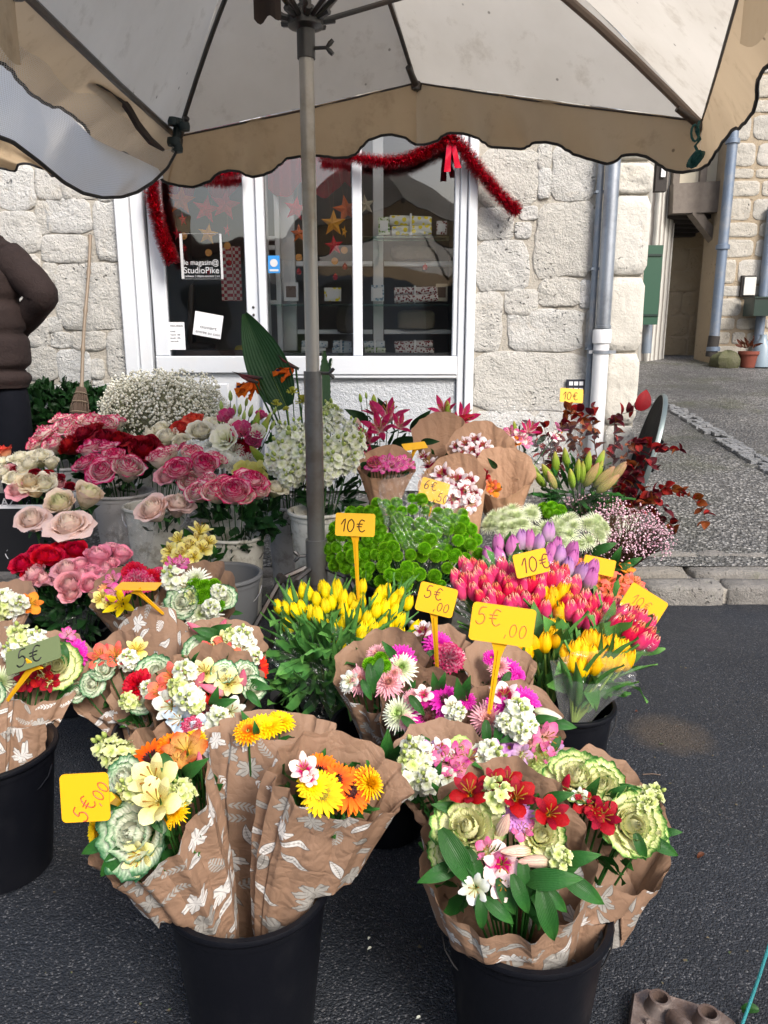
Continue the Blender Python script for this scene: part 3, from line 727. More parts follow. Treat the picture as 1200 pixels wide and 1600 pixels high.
# handwriting -----------------------------------------------------
GL = {'1': [[(.05, .55), (.55, 1), (.38, 0)]],
      '0': [[(.5, .95), (.2, .8), (.05, .4), (.2, .05), (.5, .02), (.8, .3), (.85, .7), (.55, .97), (.4, .9)]],
      '5': [[(.85, 1), (.35, .95), (.2, .55), (.55, .6), (.8, .35), (.6, .05), (.2, 0), (.0, .15)]],
      '6': [[(.75, 1), (.3, .7), (.08, .25), (.35, 0), (.75, .15), (.7, .45), (.4, .5), (.1, .25)]],
      'e': [[(1.0, .85), (.6, .95), (.3, .6), (.35, .15), (.7, 0), (1.05, .15)], [(.0, .6), (.75, .62)], [(.0, .4), (.65, .42)]],
      ',': [[(.4, .1), (.25, -.2)]]}
def smooth_pts(p, k=3):
    out = []
    n = len(p)
    for i in range(n-1):
        a, b, c, d = p[max(i-1, 0)], p[i], p[i+1], p[min(i+2, n-1)]
        for q in range(k):
            t = q/k
            out.append(tuple(.5*((2*b[j])+(-a[j]+c[j])*t+(2*a[j]-5*b[j]+4*c[j]-d[j])*t*t+(-a[j]+3*b[j]-3*c[j]+d[j])*t**3) for j in (0, 1)))
    out.append(p[-1]); return out
SIGNY = plain('yellow_sign_plastic', C(248, 188, 30), .35, var=.10, spec=.5, trans=.12)
SIGNO = plain('old_translucent_sign_plastic', C(126, 140, 96), .3, var=.12, trans=.3)
INKD = plain('dark_marker_ink', C(45, 22, 20), .5, var=0)
INKR = plain('faded_red_ink', C(190, 84, 50), .5, var=0)
INKF = plain('faint_pencil_ink', C(200, 130, 60), .5, var=0)
INKB = plain('brown_pen_ink', C(120, 70, 60), .5, var=0)
def sign(label, cx, cy, Y, wpx, hpx, roll=0, yaw=0, pitch=0, lines=(), ink=None, stake=(0, 120), edge=False, mat=None, stake_mat=None, group='price signs on plastic stakes', skew=0, textroll=0):
    c = P(cx, cy, Y); m = mpp(c); w, h = wpx*m, hpx*m
    base = Matrix.Translation(c) @ Matrix.Rotation(radians(yaw), 4, 'Z') @ Matrix.Rotation(radians(-12+pitch), 4, 'X') @ Matrix.Rotation(radians(-roll), 4, 'Y')
    t = thing('price_sign', label, 'price sign', c, group)
    mb = MB(); poly = []; r = min(w, h)*.1
    for qx, qz, a0 in ((1, 1, 0), (-1, 1, 90), (-1, -1, 180), (1, -1, 270)):
        for q in range(5):
            a = radians(a0+q*22.5); poly.append((qx*(w/2-r)+r*cos(a), qz*(h/2-r)+r*sin(a)))
    mb.prism(poly, -.0012, .0012)
    # raised border
    mb.obj('sign_plate', mat or SIGNY, t, M=base, smooth=False)
    if stake:   # stake in photo px relative to the plate centre bottom
        end = P(cx+stake[0], cy+stake[1], Y+.02); top = base @ V((0, .004, -h/2+.012)); d = end-top; side = V((1, 0, 0)); side = (side-d.normalized()*side.dot(d.normalized())).normalized(); f = d.normalized().cross(side)
        mb = MB(); L = d.length
        for wd, s0, s1 in ((.0045, 0, 1),):
            b = len(mb.v)
            secs = [(0, w*.17), (.07, w*.10), (.16, .0085), (.5, .0065), (.96, .0045), (1, .001)]
            for tt, hw in secs:
                for sx, sy in ((-1, -1), (1, -1), (1, 1), (-1, 1)): mb.vert(top+d*tt+side*sx*hw+f*sy*.0022)
            for q in range(len(secs)-1):
                for i in range(4):
                    j = (i+1) % 4; mb.face((b+q*4+i, b+q*4+j, b+q*4+4+j, b+q*4+4+i))
            mb.face([b+3, b+2, b+1, b])
        # central rib
        b = len(mb.v)
        for tt, hw in ((.1, .0015), (.97, .001)):
            for sx, sy in ((-1, -1), (1, -1), (1, 1), (-1, 1)): mb.vert(top+d*tt+side*sx*hw+f*(sy*.001-.0035*(1 if f.y < 0 else -1)*-1))
        for i in range(4):
            j = (i+1) % 4; mb.face((b+i, b+j, b+4+j, b+4+i))
        mb.obj('stake', stake_mat or mat or SIGNY, t, smooth=False)
    if lines:
        mb = MB()
        for txt, x0, z0, hh in lines:       # x0,z0 in plate units (-.5..), hh glyph height in plate heights
            gx = x0*w; s = hh*h
            for ch in txt:
                if ch == ' ': gx += s*.4; continue
                for st in GL[ch]:
                    pts = smooth_pts([(gx+a*s*.62, z0*h+b*s) for a, b in st])
                    if textroll:
                        ca, sa = cos(radians(textroll)), sin(radians(textroll)); pts = [(a*ca-b*sa, a*sa+b*ca) for a, b in pts]
                    mb.tube([(a, -.0016, b) for a, b in pts], max(.0011, .0013*s/.03), 4)
                gx += s*(.75 if ch not in ',1' else .5)
        mb.obj('lettering', ink or INKD, t, M=base, smooth=True)
    return t
# ---------------------------------------------------------------- ground, kerb, lane
def struct(o): o['kind'] = 'structure'; return o
def gz(Y, X=0):
    pts = [(4.3, .13), (5.4, .34), (8, .62), (12, 1.0), (15, 1.2), (60, 3.0)]
    if Y <= pts[0][0]: return pts[0][1]
    for (a, za), (b, zb) in zip(pts, pts[1:]):
        if Y <= b: return za+(zb-za)*(Y-a)/(b-a)
    return pts[-1][1]
def asphalt_mat():
    k = NT('wet_asphalt'); o = k.objc()
    v = k.n('TexVoronoi', {'Vector': o, 'Scale': 250.}); v2 = k.n('TexVoronoi', {'Vector': o, 'Scale': 120.})
    sp = k.ramp(k.n('SeparateColor', {0: v.outputs['Color']}).outputs[0], [(.90, 0.), (.96, 1.)])
    big = k.noise(1.3, 5, .6)
    c = k.mix(k.ramp(big, [(.3, 0.), (.7, 1.)]), (.007, .009, .013), (.019, .023, .031))
    c = k.mix(k.math('MULTIPLY', k.noise(60, 4), .4), c, (.034, .038, .045))
    c = k.mix(k.math('MULTIPLY', sp, .35), c, (.26, .26, .27))
    stain = k.n('VectorMath', {0: o, 1: (1.06, 2.60, 0)}, operation='SUBTRACT')
    stl = k.n('VectorMath', {0: k.n('VectorMath', {0: stain.outputs[0], 1: (1, 1.1, 1)}, operation='MULTIPLY').outputs[0]}, operation='LENGTH')
    sf = k.ramp(k.math('ADD', stl.outputs['Value'], k.math('MULTIPLY', k.noise(9, 4), .16)), [(.16, 1.), (.26, 0.)])
    c = k.mix(k.math('MULTIPLY', sf, .5), c, (.10, .075, .05))
    h = k.math('ADD', k.math('MULTIPLY', v.outputs[0], -.6), k.math('ADD', k.math('MULTIPLY', v2.outputs[0], -.7), k.math('MULTIPLY', k.noise(30, 4), .5)))
    r = k.math('SUBTRACT', k.ramp(k.noise(1.1, 5, .6), [(.42, .62), (.60, .34)]), k.math('MULTIPLY', sf, .2))
    return k.bsdf(c, r, k.bump(h, .65, .009), 0, .35)
mb = MB(); mb.grid(lambda i, j: (V((-60+120*i, -60+64.05*j, 0)),), 24, 24)
struct(mb.obj('road', asphalt_mat()))
def gravel_mat():
    k = NT('mossy_gravel_lane'); o = k.objc()
    v = k.n('TexVoronoi', {'Vector': o, 'Scale': 42.}); v3 = k.n('TexVoronoi', {'Vector': o, 'Scale': 95.})
    rc = k.n('SeparateColor', {0: v.outputs['Color']}).outputs[0]
    c = k.mix(rc, (.11, .11, .11), (.50, .49, .47))
    c = k.mix(k.ramp(v.outputs[0], [(.25, 0.), (.6, .7)]), c, (.045, .045, .042))
    moss = k.ramp(k.noise(1.1, 6, .65), [(.50, 0.), (.66, .75)])
    far = k.n('MapRange', {0: k.n('SeparateXYZ', {0: o}).outputs[1], 1: 5.5, 2: 7.0}).outputs[0]
    c = k.mix(k.math('MULTIPLY', moss, k.math('ADD', .25, k.math('MULTIPLY', far, .75))), c, (.075, .085, .030))
    c = k.mix(k.math('MULTIPLY', k.ramp(k.noise(.7, 5, .6), [(.42, 0.), (.6, 1.)]), k.math('MULTIPLY', far, .6)), c, (.06, .062, .068))
    h = k.math('ADD', k.math('MULTIPLY', v.outputs[0], -1.), k.math('MULTIPLY', v3.outputs[0], -.5))
    return k.bsdf(c, .55, k.bump(h, 1., .035), 0, .4)
mb = MB()
ys = [4.3, 4.6, 5, 5.4, 6, 7, 8, 10, 12, 15, 30, 60]
for j, y in enumerate(ys):
    for i in range(41):
        x = -12+i*.9 if i < 40 else 60
        z = gz(y)+.012*noise.noise(V((x*1.3, y*1.3, 0))) if y < 20 else gz(y)
        mb.vert((x if i else -60, y, z))
for j in range(len(ys)-1):
    for i in range(40): a = j*41+i; mb.face((a, a+1, a+42, a+41))
struct(mb.obj('lane_ground', gravel_mat()))
def stone_mat(name, c1, c2, c3, rough=.85, pits=1.0, sc=1.0, bump=.8):
    k = NT(name); o = k.objc(); oi = k.n('ObjectInfo').outputs['Random']
    n1 = k.noise(3*sc, 8, .65); n2 = k.noise(22*sc, 6, .7)
    c = k.mix(k.ramp(n1, [(.35, 0.), (.65, 1.)]), c1, c2)
    c = k.mix(k.ramp(k.noise(5*sc, 6, .7, dist=1.), [(.58, 0.), (.74, .75)]), c, c3)
    c = k.mix(k.math('MULTIPLY', oi, .75), c, (c1[0]*.84, c1[1]*.80, c1[2]*.73))
    vo = k.n('TexVoronoi', {'Vector': k.n('VectorMath', {0: o, 1: k.n('VectorMath', {0: k.noise(6*sc, 3, out=1), 3: .2}, operation='SCALE').outputs[0]}, operation='ADD').outputs[0], 'Scale': 26.*sc})
    pit = k.math('MULTIPLY', k.ramp(vo.outputs[0], [(.10, 1.), (.26, 0.)]), k.ramp(k.noise(4*sc, 4), [(.5, 0.), (.6, pits)]))
    c = k.mix(k.math('MULTIPLY', pit, .6), c, tuple(x*.35 for x in c2))
    h = k.math('SUBTRACT', k.math('ADD', n2, k.math('ADD', k.math('MULTIPLY', k.noise(70*sc, 4, .7), .45), k.math('MULTIPLY', n1, .8))), k.math('MULTIPLY', pit, .8))
    return k.bsdf(c, rough, k.bump(h, bump, .03), 0, .25)
LIME = stone_mat('pale_limestone', (.72, .72, .70), (.60, .60, .58), (.58, .52, .43), bump=1.2)
LIMEW = stone_mat('white_limestone_quoin', (.62, .61, .57), (.54, .53, .49), (.50, .45, .36), sc=.8, bump=.5)
MORTAR = stone_mat('lime_mortar', (.52, .50, .46), (.45, .43, .39), (.54, .50, .42), sc=1.5, bump=.7)
KERBS = stone_mat('worn_kerb_stone', (.30, .29, .27), (.20, .19, .18), (.12, .14, .07), bump=.9)
TAN = stone_mat('tan_render', (.40, .34, .26), (.30, .25, .19), (.42, .38, .32), sc=.6, bump=.6)
PALEFAR = stone_mat('far_pale_stone', (.50, .48, .44), (.38, .37, .34), (.40, .35, .28), sc=.7)
FACEW = None
def stone(par, x0, z0, x1, z1, y, mat, seed=0, proud=.02, rnd=.16, jit=.06, nm='stone', dn=(0, -1, 0), face=None):
    """one rough wall stone; outline rounded and uneven, front bulged and pitted"""
    rr = random.Random(seed); w, h = x1-x0, z1-z0; cx, cz = (x0+x1)/2, (z0+z1)/2; mb = MB(); N = 24; m_ = min(w, h)
    mp = face or (lambda x, d, z: V((x, y-d, z)))
    e = 2.0/(.18+.55*rnd*2); ring = []
    for i in range(N):
        a = 2*pi*i/N+.13; ca, sa = cos(a), sin(a); p = 11 if rnd < .2 else 6
        k = (abs(ca)**p+abs(sa)**p)**(-1/p)
        q = 1+jit*.6*noise.noise(V((ca*1.7+seed, sa*1.7, seed*.7)))+jit*.5*noise.noise(V((ca*6+seed, sa*6, seed)))
        ring.append((k*ca*w/2*q, k*sa*h/2*q))
    lv = [(1.0, -.008), (.992, proud*.6), (.965, proud*.95), (.72, proud*1.0), (.45, proud*1.05), (.2, proud*1.0)]
    for s, d in lv:
        for x, z in ring:
            X, Z = cx+x*s, cz+z*s
            nn = noise.noise(V((X*9, Z*9, seed)))*.014+noise.noise(V((X*28, Z*28, seed)))*.008 if s < 1 else 0
            mb.vert(mp(X, d+nn*(1 if s < .98 else .4), Z), (X, Z))
    c = mb.vert(mp(cx, proud*1.2, cz), (cx, cz))
    for j in range(len(lv)-1):
        for i in range(N):
            k2 = (i+1) % N; mb.face((j*N+i, j*N+k2, (j+1)*N+k2, (j+1)*N+i))
    b = (len(lv)-1)*N
    for i in range(N): mb.face((b+i, b+(i+1) % N, c))
    return mb.obj(nm, mat, par, sharp=None)
WY = 5.4
def wx(px, py=450): return P(px, py, WY)
def rectpx(x0, y0, x1, y1):
    a = P(x0, (y0+y1)/2, WY); b = P(x1, (y0+y1)/2, WY); t = P((x0+x1)/2, y0, WY); d = P((x0+x1)/2, y1, WY)
    return a.x, d.z, b.x, t.z
# shop building: wall (left part, right part, above the opening), every stone a part
wall = thing('stone_shop_building', 'pale rough limestone shop wall around the white shopfront, quoins at its right corner', 'building', (0, WY, .3))
SX0, SX1 = P(192, 450, WY).x, P(742, 450, WY).x; ST = P(600, 150, WY).z; XR = P(1004, 450, WY).x
mb = MB()
for (a, b, c, d) in ((-7, SX0, .0, 5.6), (SX1, XR, .0, 5.6), (SX0, SX1, ST, 5.6)):
    mb.box(((a+b)/2, WY+.25, (c+d)/2), (b-a, .5, d-c))
mb.box((XR-.25, WY+4.2, 2.8), (.5, 7.4, 5.6)); mb.box((-4.5, WY+8.3, 2.8), (5., .5, 5.6))
mb.box(((-7+XR)/2, WY+4.1, 5.65), (XR+7, 8.6, .1))
mb.obj('mortar_wall', MORTAR, wall, smooth=False)
LS = [(-6,262,53,326),(58,262,96,309),(98,283,150,309),(155,292,190,312),(-6,333,61,395),(60,318,77,364),(74,313,140,362),(150,317,189,405),(66,368,135,409),(70,413,87,440),
 (88,413,196,515),(77,498,95,517),(82,521,109,541),(112,520,163,545),(170,518,200,592),(45,500,75,540),(45,544,88,592),(93,548,140,598),(144,563,161,590),(132,602,202,660),(-6,400,62,470),(-6,475,40,540),(-6,545,42,600),(-6,605,60,680),(64,604,128,680),(-110,262,-12,350),(-110,356,-12,450),(-110,456,-12,560),(-110,566,-12,680),(148,596,160,600)]
RS = [(752,235,838,320),(843,228,859,262),(843,266,858,308),(863,233,928,312),(746,327,800,373),(815,325,837,341),(807,350,828,370),(838,318,925,432),(745,376,824,453),(740,457,782,548),
 (790,454,838,490),(844,437,904,476),(908,440,922,480),(796,486,908,547),(739,553,914,640),(739,645,830,720),(835,645,925,720),(918,486,925,545),(928,330,936,430),(930,440,938,545)]
sd_ = 0
for r in LS+RS:
    sd_ += 1; x0, z0, x1, z1 = rectpx(*r)
    if x1-x0 < .03: continue
    stone(wall, x0-.012, z0-.012, x1+.012, z1+.012, WY, LIME, sd_, .012, .12 if (x1-x0) > .35 else .3, .15)
for r in [(962,170,1016,250),(960,255,1012,303),(957,306,1009,430),(950,433,1004,549),(946,552,998,662),(943,665,994,780)]:
    sd_ += 1; x0, z0, x1, z1 = rectpx(*r); stone(wall, x0-.01, z0, XR+.012, z1, WY, LIMEW, sd_, .03, .02, .012)
def courses(par, x0, x1, z0, z1, y, mat, seed, hmin=.18, hmax=.34, wmin=.25, wmax=.6, face=None, proud=.02, gap=.025):
    rr = random.Random(seed); z = z0; n = 0
    while z < z1-.08:
        h = min(rr.uniform(hmin, hmax), z1-z); x = x0
        while x < x1-.08:
            w = min(rr.uniform(wmin, wmax), x1-x); n += 1
            if w > .1: stone(par, x+gap/2, z+gap/2, x+w-gap/2, z+h-gap/2, y, mat, seed*100+n, proud*rr.uniform(.6, 1.2), .2, .08, face=face)
            x += w
        z += h
xa, za, xb, zb = rectpx(-6, 262, 53, 326); courses(wall, -4.6, SX0-.03, zb+.05, 3.6, WY, LIME, 41)
courses(wall, -5.2, rectpx(-110, 262, -12, 350)[0]-.03, .5, zb, WY, LIME, 42)
xa, za, xb, zb = rectpx(752, 235, 838, 320); courses(wall, SX1+.03, XR-.24, zb+.05, 3.6, WY, LIME, 43); courses(wall, XR-.22, XR+.01, rectpx(962,170,1016,250)[3]+.02, 3.6, WY, LIMEW, 46, .35, .5, .3, .4)
courses(wall, SX0, SX1, ST+.03, 3.6, WY, LIME, 44)
# its side along the lane
courses(wall, WY+.05, 9.5, .5, 3.6, 0, LIME, 45, .25, .4, .4, .8, face=lambda x, d, z: V((XR+d, x, z)))

# kerb and worn flagstones at the edge of the lane
kerb = thing('kerb', '', '', (1.5, 4.2, 0)); del kerb['label']; del kerb['category']; kerb['kind'] = 'structure'
mb = MB(); mb.box((0, 4.18, .03), (30, .30, .10)); mb.obj('kerb_bed', MORTAR, kerb, smooth=False)
def flag(poly, seed, zt=.13, mat=KERBS):
    mb = MB(); rr = random.Random(seed); pts = []
    n = len(poly)
    for i in range(n):
        a, b = V(poly[i]), V(poly[(i+1) % n])
        for q in range(4):
            p = a.lerp(b, q/4); p += V((rr.uniform(-.008, .008), rr.uniform(-.008, .008))); pts.append(p)
    c = sum(pts, V((0, 0)))/len(pts); N = len(pts)
    for s, dz in ((1, -.14), (1, -.02), (.95, 0), (.5, .004)):
        for p in pts:
            q = c+(p-c)*s; mb.vert((q.x, q.y, zt+dz+(.014*noise.noise(V((q.x*7, q.y*7, seed))) if s <= 1 else 0)), (q.x, q.y))
    e = mb.vert((c.x, c.y, zt+.004))
    for j in range(3):
        for i in range(N): mb.face((j*N+i, j*N+(i+1) % N, (j+1)*N+(i+1) % N, (j+1)*N+i))
    for i in range(N): mb.face((3*N+i, 3*N+(i+1) % N, e))
    mb.obj('kerb_stone', mat, kerb, sharp=None)
rk = random.Random(8)
for row, (y0, y1, z) in enumerate(((4.0, 4.17, .10), (4.19, 4.40, .125), (4.42, 4.66, .165))):
    x = -3.2+rk.random()*.3
    while x < 5.5 - row*.3:
        w = rk.uniform(.28, .6)*(1.5 if row == 0 else 1)
        if row < 2 or (x > -.5 and rk.random() < .65):
            j = lambda: rk.uniform(-.02, .02)
            flag([(x+.008+j(), y0+j()*.5), (x+w-.008+j(), y0+j()*.5), (x+w-.008+j(), y1+j()), (x+.008+j(), y1+j())], int(x*1000)+row, z)
        x += w
# gutter of worn setts running down the lane
k = NT('worn_white_setts'); SETT = stone_mat('worn_white_setts', (.34, .35, .37), (.18, .19, .20), (.10, .12, .07), sc=3)
mb = MB(); rr = random.Random(3)
gp = [P(1003, 583, 9.0), P(1060, 605, 8.3), P(1120, 642, 7.2), P(1200, 692, 6.1), P(1290, 760, 5.2)]
gp = [V((p.x, p.y, 0)) for p in gp]
for a, b in zip(gp, gp[1:]):
    d = (b-a); L = d.length; u = d.normalized(); s_ = V((-u.y, u.x, 0)); q = 0
    while q < L:
        l = rr.uniform(.05, .09)
        for side in (-1, 0, 1):
            if rr.random() < .22: continue
            c = a+u*(q+l/2)+s_*(side*.062+rr.uniform(-.006, .006)); z = gz(c.y)+.006+rr.uniform(0, .012)
            M = Matrix.Translation(V((c.x, c.y, z))) @ Matrix.Rotation(atan2(u.y, u.x)+rr.uniform(-.1, .1), 4, 'Z')
            mb.box((0, 0, 0), (l*.9, .055, .03), M=M)
        q += l
g = mb.obj('gutter_setts', SETT, smooth=False); g['kind'] = 'structure'

# ---------------------------------------------------------------- shopfront
WPAINT = plain('white_gloss_paint', (.66, .69, .73), .35, var=.05, bump=.12, bscale=25, dirt=(.66, .67, .68))
def rough_white():
    k = NT('rough_white_plaster'); h = k.math('ADD', k.noise(38, 6, .7), k.math('MULTIPLY', k.noise(110, 3), .4))
    return k.bsdf(k.mix(k.noise(5, 4), (.68, .71, .74), (.62, .65, .69)), .6, k.bump(h, 1., .03), 0, .3)
WPLAS = rough_white()
def pane_mat():
    k = NT('window_glass'); fr = k.n('Fresnel', {0: 1.5})
    f = k.math('ADD', k.math('MULTIPLY', fr.outputs[0], 2.0), .05, clamp=True)
    n = k.bump(k.noise(1.6, 2), .12, .05)
    gl = k.n('BsdfGlossy', {'Color': (1, 1, 1, 1), 'Roughness': .02, 'Normal': n}); tr = k.n('BsdfTransparent', {'Color': (.93, .95, .94, 1)})
    mx = k.n('MixShader', {0: f, 1: tr.outputs[0], 2: gl.outputs[0]}); k.set(k.out.inputs[0], mx.outputs[0]); return k.m
GLASS = pane_mat()
front = thing('shopfront', 'white painted wooden shopfront with glazed door and wide display window', 'shopfront', (SX0+1.1, WY, .34))
X = lambda px: P(px, 450, WY-.02).x
Z = lambda py: P(480, py, WY-.02).z
def bar(name, x0, x1, z0, z1, y0=WY-.05, y1=WY+.06, mat=WPAINT, par=front, bev=.006):
    """a painted board with chamfered front edges"""
    mb = MB(); b = bev
    prof = [(x0, z0), (x1, z0), (x1, z1), (x0, z1)]; inn = [(x0+b, z0+b), (x1-b, z0+b), (x1-b, z1-b), (x0+b, z1-b)]
    for x, z in prof: mb.vert((x, y1, z), (x, z))
    for x, z in prof: mb.vert((x, y0+b, z), (x, z))
    for x, z in inn: mb.vert((x, y0, z), (x, z))
    for i in range(4):
        j = (i+1) % 4; mb.face((i, j, 4+j, 4+i)); mb.face((4+i, 4+j, 8+j, 8+i))
    mb.face((8, 9, 10, 11)); mb.face((3, 2, 1, 0))
    return mb.obj(name, mat, par, smooth=False)
ZT = ST; ZB = gz(WY)+.02; zs0, zs1 = Z(583), Z(556)
bar('casing', SX0+.002, X(212), ZB, ZT-.002, WY-.07, WY+.08); bar('casing', X(213), X(232), ZB, ZT-.002, WY-.04, WY+.08); bar('casing', X(728), SX1-.002, ZB, ZT-.002, WY-.07, WY+.08); bar('casing', X(716), X(727), ZB, ZT-.002, WY-.045, WY+.08)
GAPSHADE = plain('gap_shade_black', (.01, .01, .012), .8)
bar('door_gap_shade', X(232.5), X(236), ZB, ZT-.01, WY+.03, WY+.08, GAPSHADE)  # near-black strip: the shade in the gap beside the door, put in as colour
dj = bar('door_leaf_stile', X(236.5), X(259), zs1, ZT-.01, WY-.02, WY+.04)
bar('door_leaf_stile', X(384), X(404), zs1, ZT-.01, WY-.02, WY+.04); bar('central_post', X(404.6), X(416), ZB, ZT-.01, WY-.05, WY+.07)
bar('door_leaf_rail', X(237), X(404), zs0, zs1-.002, WY-.035, WY+.04)
bar('window_sill', X(416.6), X(715.6), zs0-.01, zs1-.002, WY-.06, WY+.06); bar('sill_moulding', X(416.6), X(715.6), zs0-.035, zs0-.012, WY-.05, WY+.06)
bar('mullion', X(551), X(566), zs1, ZT-.01, WY-.02, WY+.04); bar('window_stile', X(708), X(715.6), zs1, ZT-.01, WY-.03, WY+.04)
# lower panels
bar('door_panel_board', X(237), X(404), ZB, zs0-.002, WY+.0, WY+.04)
for a, b in ((262, 298), (312, 350), (361, 396)):
    bar('door_panel', X(a), X(b), ZB+.12, zs0-.07, WY-.013, WY-.002, bev=.010); 
bar('plaster_apron', X(416.6), X(715.6), ZB, zs0-.037, WY-.012, WY+.05, WPLAS, bev=.004)
mb = MB(); mb.lathe([(0, -.012), (.012, -.01), (.014, 0)], 12); 
for zz in (Z(480), Z(492)):
    mb2 = MB(); mb2.lathe([(.0001, 0), (.008, 0), (.009, .004), (.004, .006)], 12); mb2.obj('door_lock', plain('lock_metal_%d' % int(zz*1000), (.1, .1, .1), .3, .8), front, M=Matrix.Translation(V((X(395), WY-.021, zz))) @ Matrix.Rotation(pi/2, 4, 'X'))
def pane(x0, x1, z0, z1, y, par=front):
    mb = MB(); mb.box(((x0+x1)/2, y, (z0+z1)/2), (x1-x0, .004, z1-z0))
    # single outward face keeps the pane a true sheet
    m = MB(); m.grid(lambda i, j: (V((x0+(x1-x0)*i, y, z0+(z1-z0)*j)),), 1, 1); return m.obj('window_pane', GLASS, par, smooth=False)
pane(X(259), X(384), zs1, ZT-.01, WY+.01); pane(X(416), X(551), zs1, ZT-.01, WY+.01); pane(X(566), X(708), zs1, ZT-.01, WY+.01)

# shop room behind the glass
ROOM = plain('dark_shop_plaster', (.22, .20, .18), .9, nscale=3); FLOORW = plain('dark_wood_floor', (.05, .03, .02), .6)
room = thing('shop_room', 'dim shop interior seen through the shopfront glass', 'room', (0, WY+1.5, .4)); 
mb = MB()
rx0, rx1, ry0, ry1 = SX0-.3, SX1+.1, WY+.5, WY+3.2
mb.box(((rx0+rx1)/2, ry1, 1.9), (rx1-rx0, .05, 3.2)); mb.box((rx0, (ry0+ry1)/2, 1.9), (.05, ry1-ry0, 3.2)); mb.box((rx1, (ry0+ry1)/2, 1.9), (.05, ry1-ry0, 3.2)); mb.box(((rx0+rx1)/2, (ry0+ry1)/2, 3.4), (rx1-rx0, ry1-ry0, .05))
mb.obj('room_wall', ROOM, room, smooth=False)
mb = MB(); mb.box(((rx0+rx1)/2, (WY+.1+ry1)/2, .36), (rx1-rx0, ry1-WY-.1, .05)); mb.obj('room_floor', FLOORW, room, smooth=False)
# inner casement frame behind the display window
cas = thing('inner_casement', 'white inner window frame standing behind the display window glass', 'window frame', (.2, WY+.35, 1.5))
YC = WY+.30
XC = lambda px: P(px, 450, YC).x
ZC = lambda py: P(480, py, YC).z
for a, b in ((440, 462), (583, 599)): bar('casement_stile', XC(a), XC(b), ZC(548), ZT, YC, YC+.04, par=cas, bev=.004)
for (x0, x1) in ((463, 582), (600, 706)):
    for (za_, zb_) in ((408, 416), (515, 522)): bar('casement_rail', XC(x0), XC(x1), ZC(zb_), ZC(za_), YC+.002, YC+.036, par=cas, bev=.004)
sf = thing('open_inner_shutter', 'narrow white glazed shutter folded open at the left of the display window', 'shutter', (XC(425), WY+.2, 1.5))
for a, b in ((418, 422), (432, 440)): bar('shutter_stile', P(a, 450, WY+.2).x, P(b, 450, WY+.2).x, ZC(548), ZT, WY+.18, WY+.21, par=sf, bev=.003)
for zz in (372, 386, 470): bar('shutter_rail', P(422, 450, WY+.2).x, P(432, 450, WY+.2).x, ZC(zz+7), ZC(zz), WY+.182, WY+.208, par=sf, bev=.003)
# display plinth and glass shelves
PL = plain('grey_display_plinth', (.10, .10, .11), .6)
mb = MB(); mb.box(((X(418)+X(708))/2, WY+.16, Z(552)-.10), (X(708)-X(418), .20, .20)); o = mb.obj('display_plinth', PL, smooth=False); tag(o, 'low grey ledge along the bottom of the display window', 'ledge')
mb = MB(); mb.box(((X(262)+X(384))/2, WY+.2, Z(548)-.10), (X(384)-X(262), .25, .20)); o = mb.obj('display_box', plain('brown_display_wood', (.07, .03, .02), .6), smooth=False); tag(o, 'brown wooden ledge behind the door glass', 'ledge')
def shelf_mat():
    k = NT('shelf_glass'); gl = k.n('BsdfGlossy', {'Color': (.7, .9, .8, 1), 'Roughness': .05}); tr = k.n('BsdfTransparent', {'Color': (.75, .88, .82, 1)})
    k.set(k.out.inputs[0], k.n('MixShader', {0: .25, 1: tr.outputs[0], 2: gl.outputs[0]}).outputs[0]); return k.m
SHG = shelf_mat()
for zz, nm in ((373, 'upper clear glass shelf in the display window'), (477, 'lower clear glass shelf in the display window')):
    mb = MB(); z_ = P(640, zz, WY+.16).z; mb.box(((X(566 if zz < 400 else 420)+X(706))/2, WY+.16, z_), (X(706)-X(566 if zz < 400 else 420), .20, .008)); o = mb.obj('glass_shelf', SHG, smooth=False); tag(o, nm, 'shelf')

# opposite side of the street (behind the camera): it is what the panes reflect
opp = thing('opposite_building', 'pale stone house across the street behind the viewer', 'building', (0, -9, 0))
mb = MB(); mb.box((3, -9.5, 1.7), (26, 1, 3.4)); mb.obj('facade', PALEFAR, opp, smooth=False)
mb = MB(); mb.prism([(-10.6, 3.4), (16.6, 3.4), (16.6, 3.5), (6, 3.9), (-10.6, 3.5)], -12, -8.7); mb.obj('roof', plain('roof_tiles', (.25, .12, .07), .8), opp, smooth=False)
for x in range(-8, 16, 3):
    for z in (1.0,): bar('window', x, x+1.1, z, z+1.7, -8.99, -8.96, plain('opp_window_%d_%d' % (x, int(z)), (.03, .035, .04), .1), par=opp)
# ---------------------------------------------------------------- things in the window
def flatstar(c, R, yaw, roll, mat, label, cat='star', depth_=.3, group='paper stars hanging in the shop window'):
    mb = MB(); n = 5
    f = mb.vert((0, -R*depth_, 0)); bk = mb.vert((0, R*depth_, 0)); ring = []
    for i in range(10):
        a = pi/2+i*pi/5; r = R if i % 2 == 0 else R*.42; ring.append(mb.vert((r*cos(a), 0, r*sin(a))))
    for i in range(10): j = (i+1) % 10; mb.face((f, ring[j], ring[i])); mb.face((bk, ring[i], ring[j]))
    o = mb.obj('paper_star', mat, smooth=False, M=Matrix.Translation(c) @ Matrix.Rotation(yaw, 4, 'Z') @ Matrix.Rotation(roll, 4, 'Y'))
    tag(o, label, cat, group); 
    mb = MB(); mb.tube([(0, 0, R*.95), (0, 0, R+.35)], .0006, 4); th = mb.obj('thread', plain('thread_'+str(len(bpy.data.objects)), (.5, .3, .2), .8), o, M=W[o])
    return o
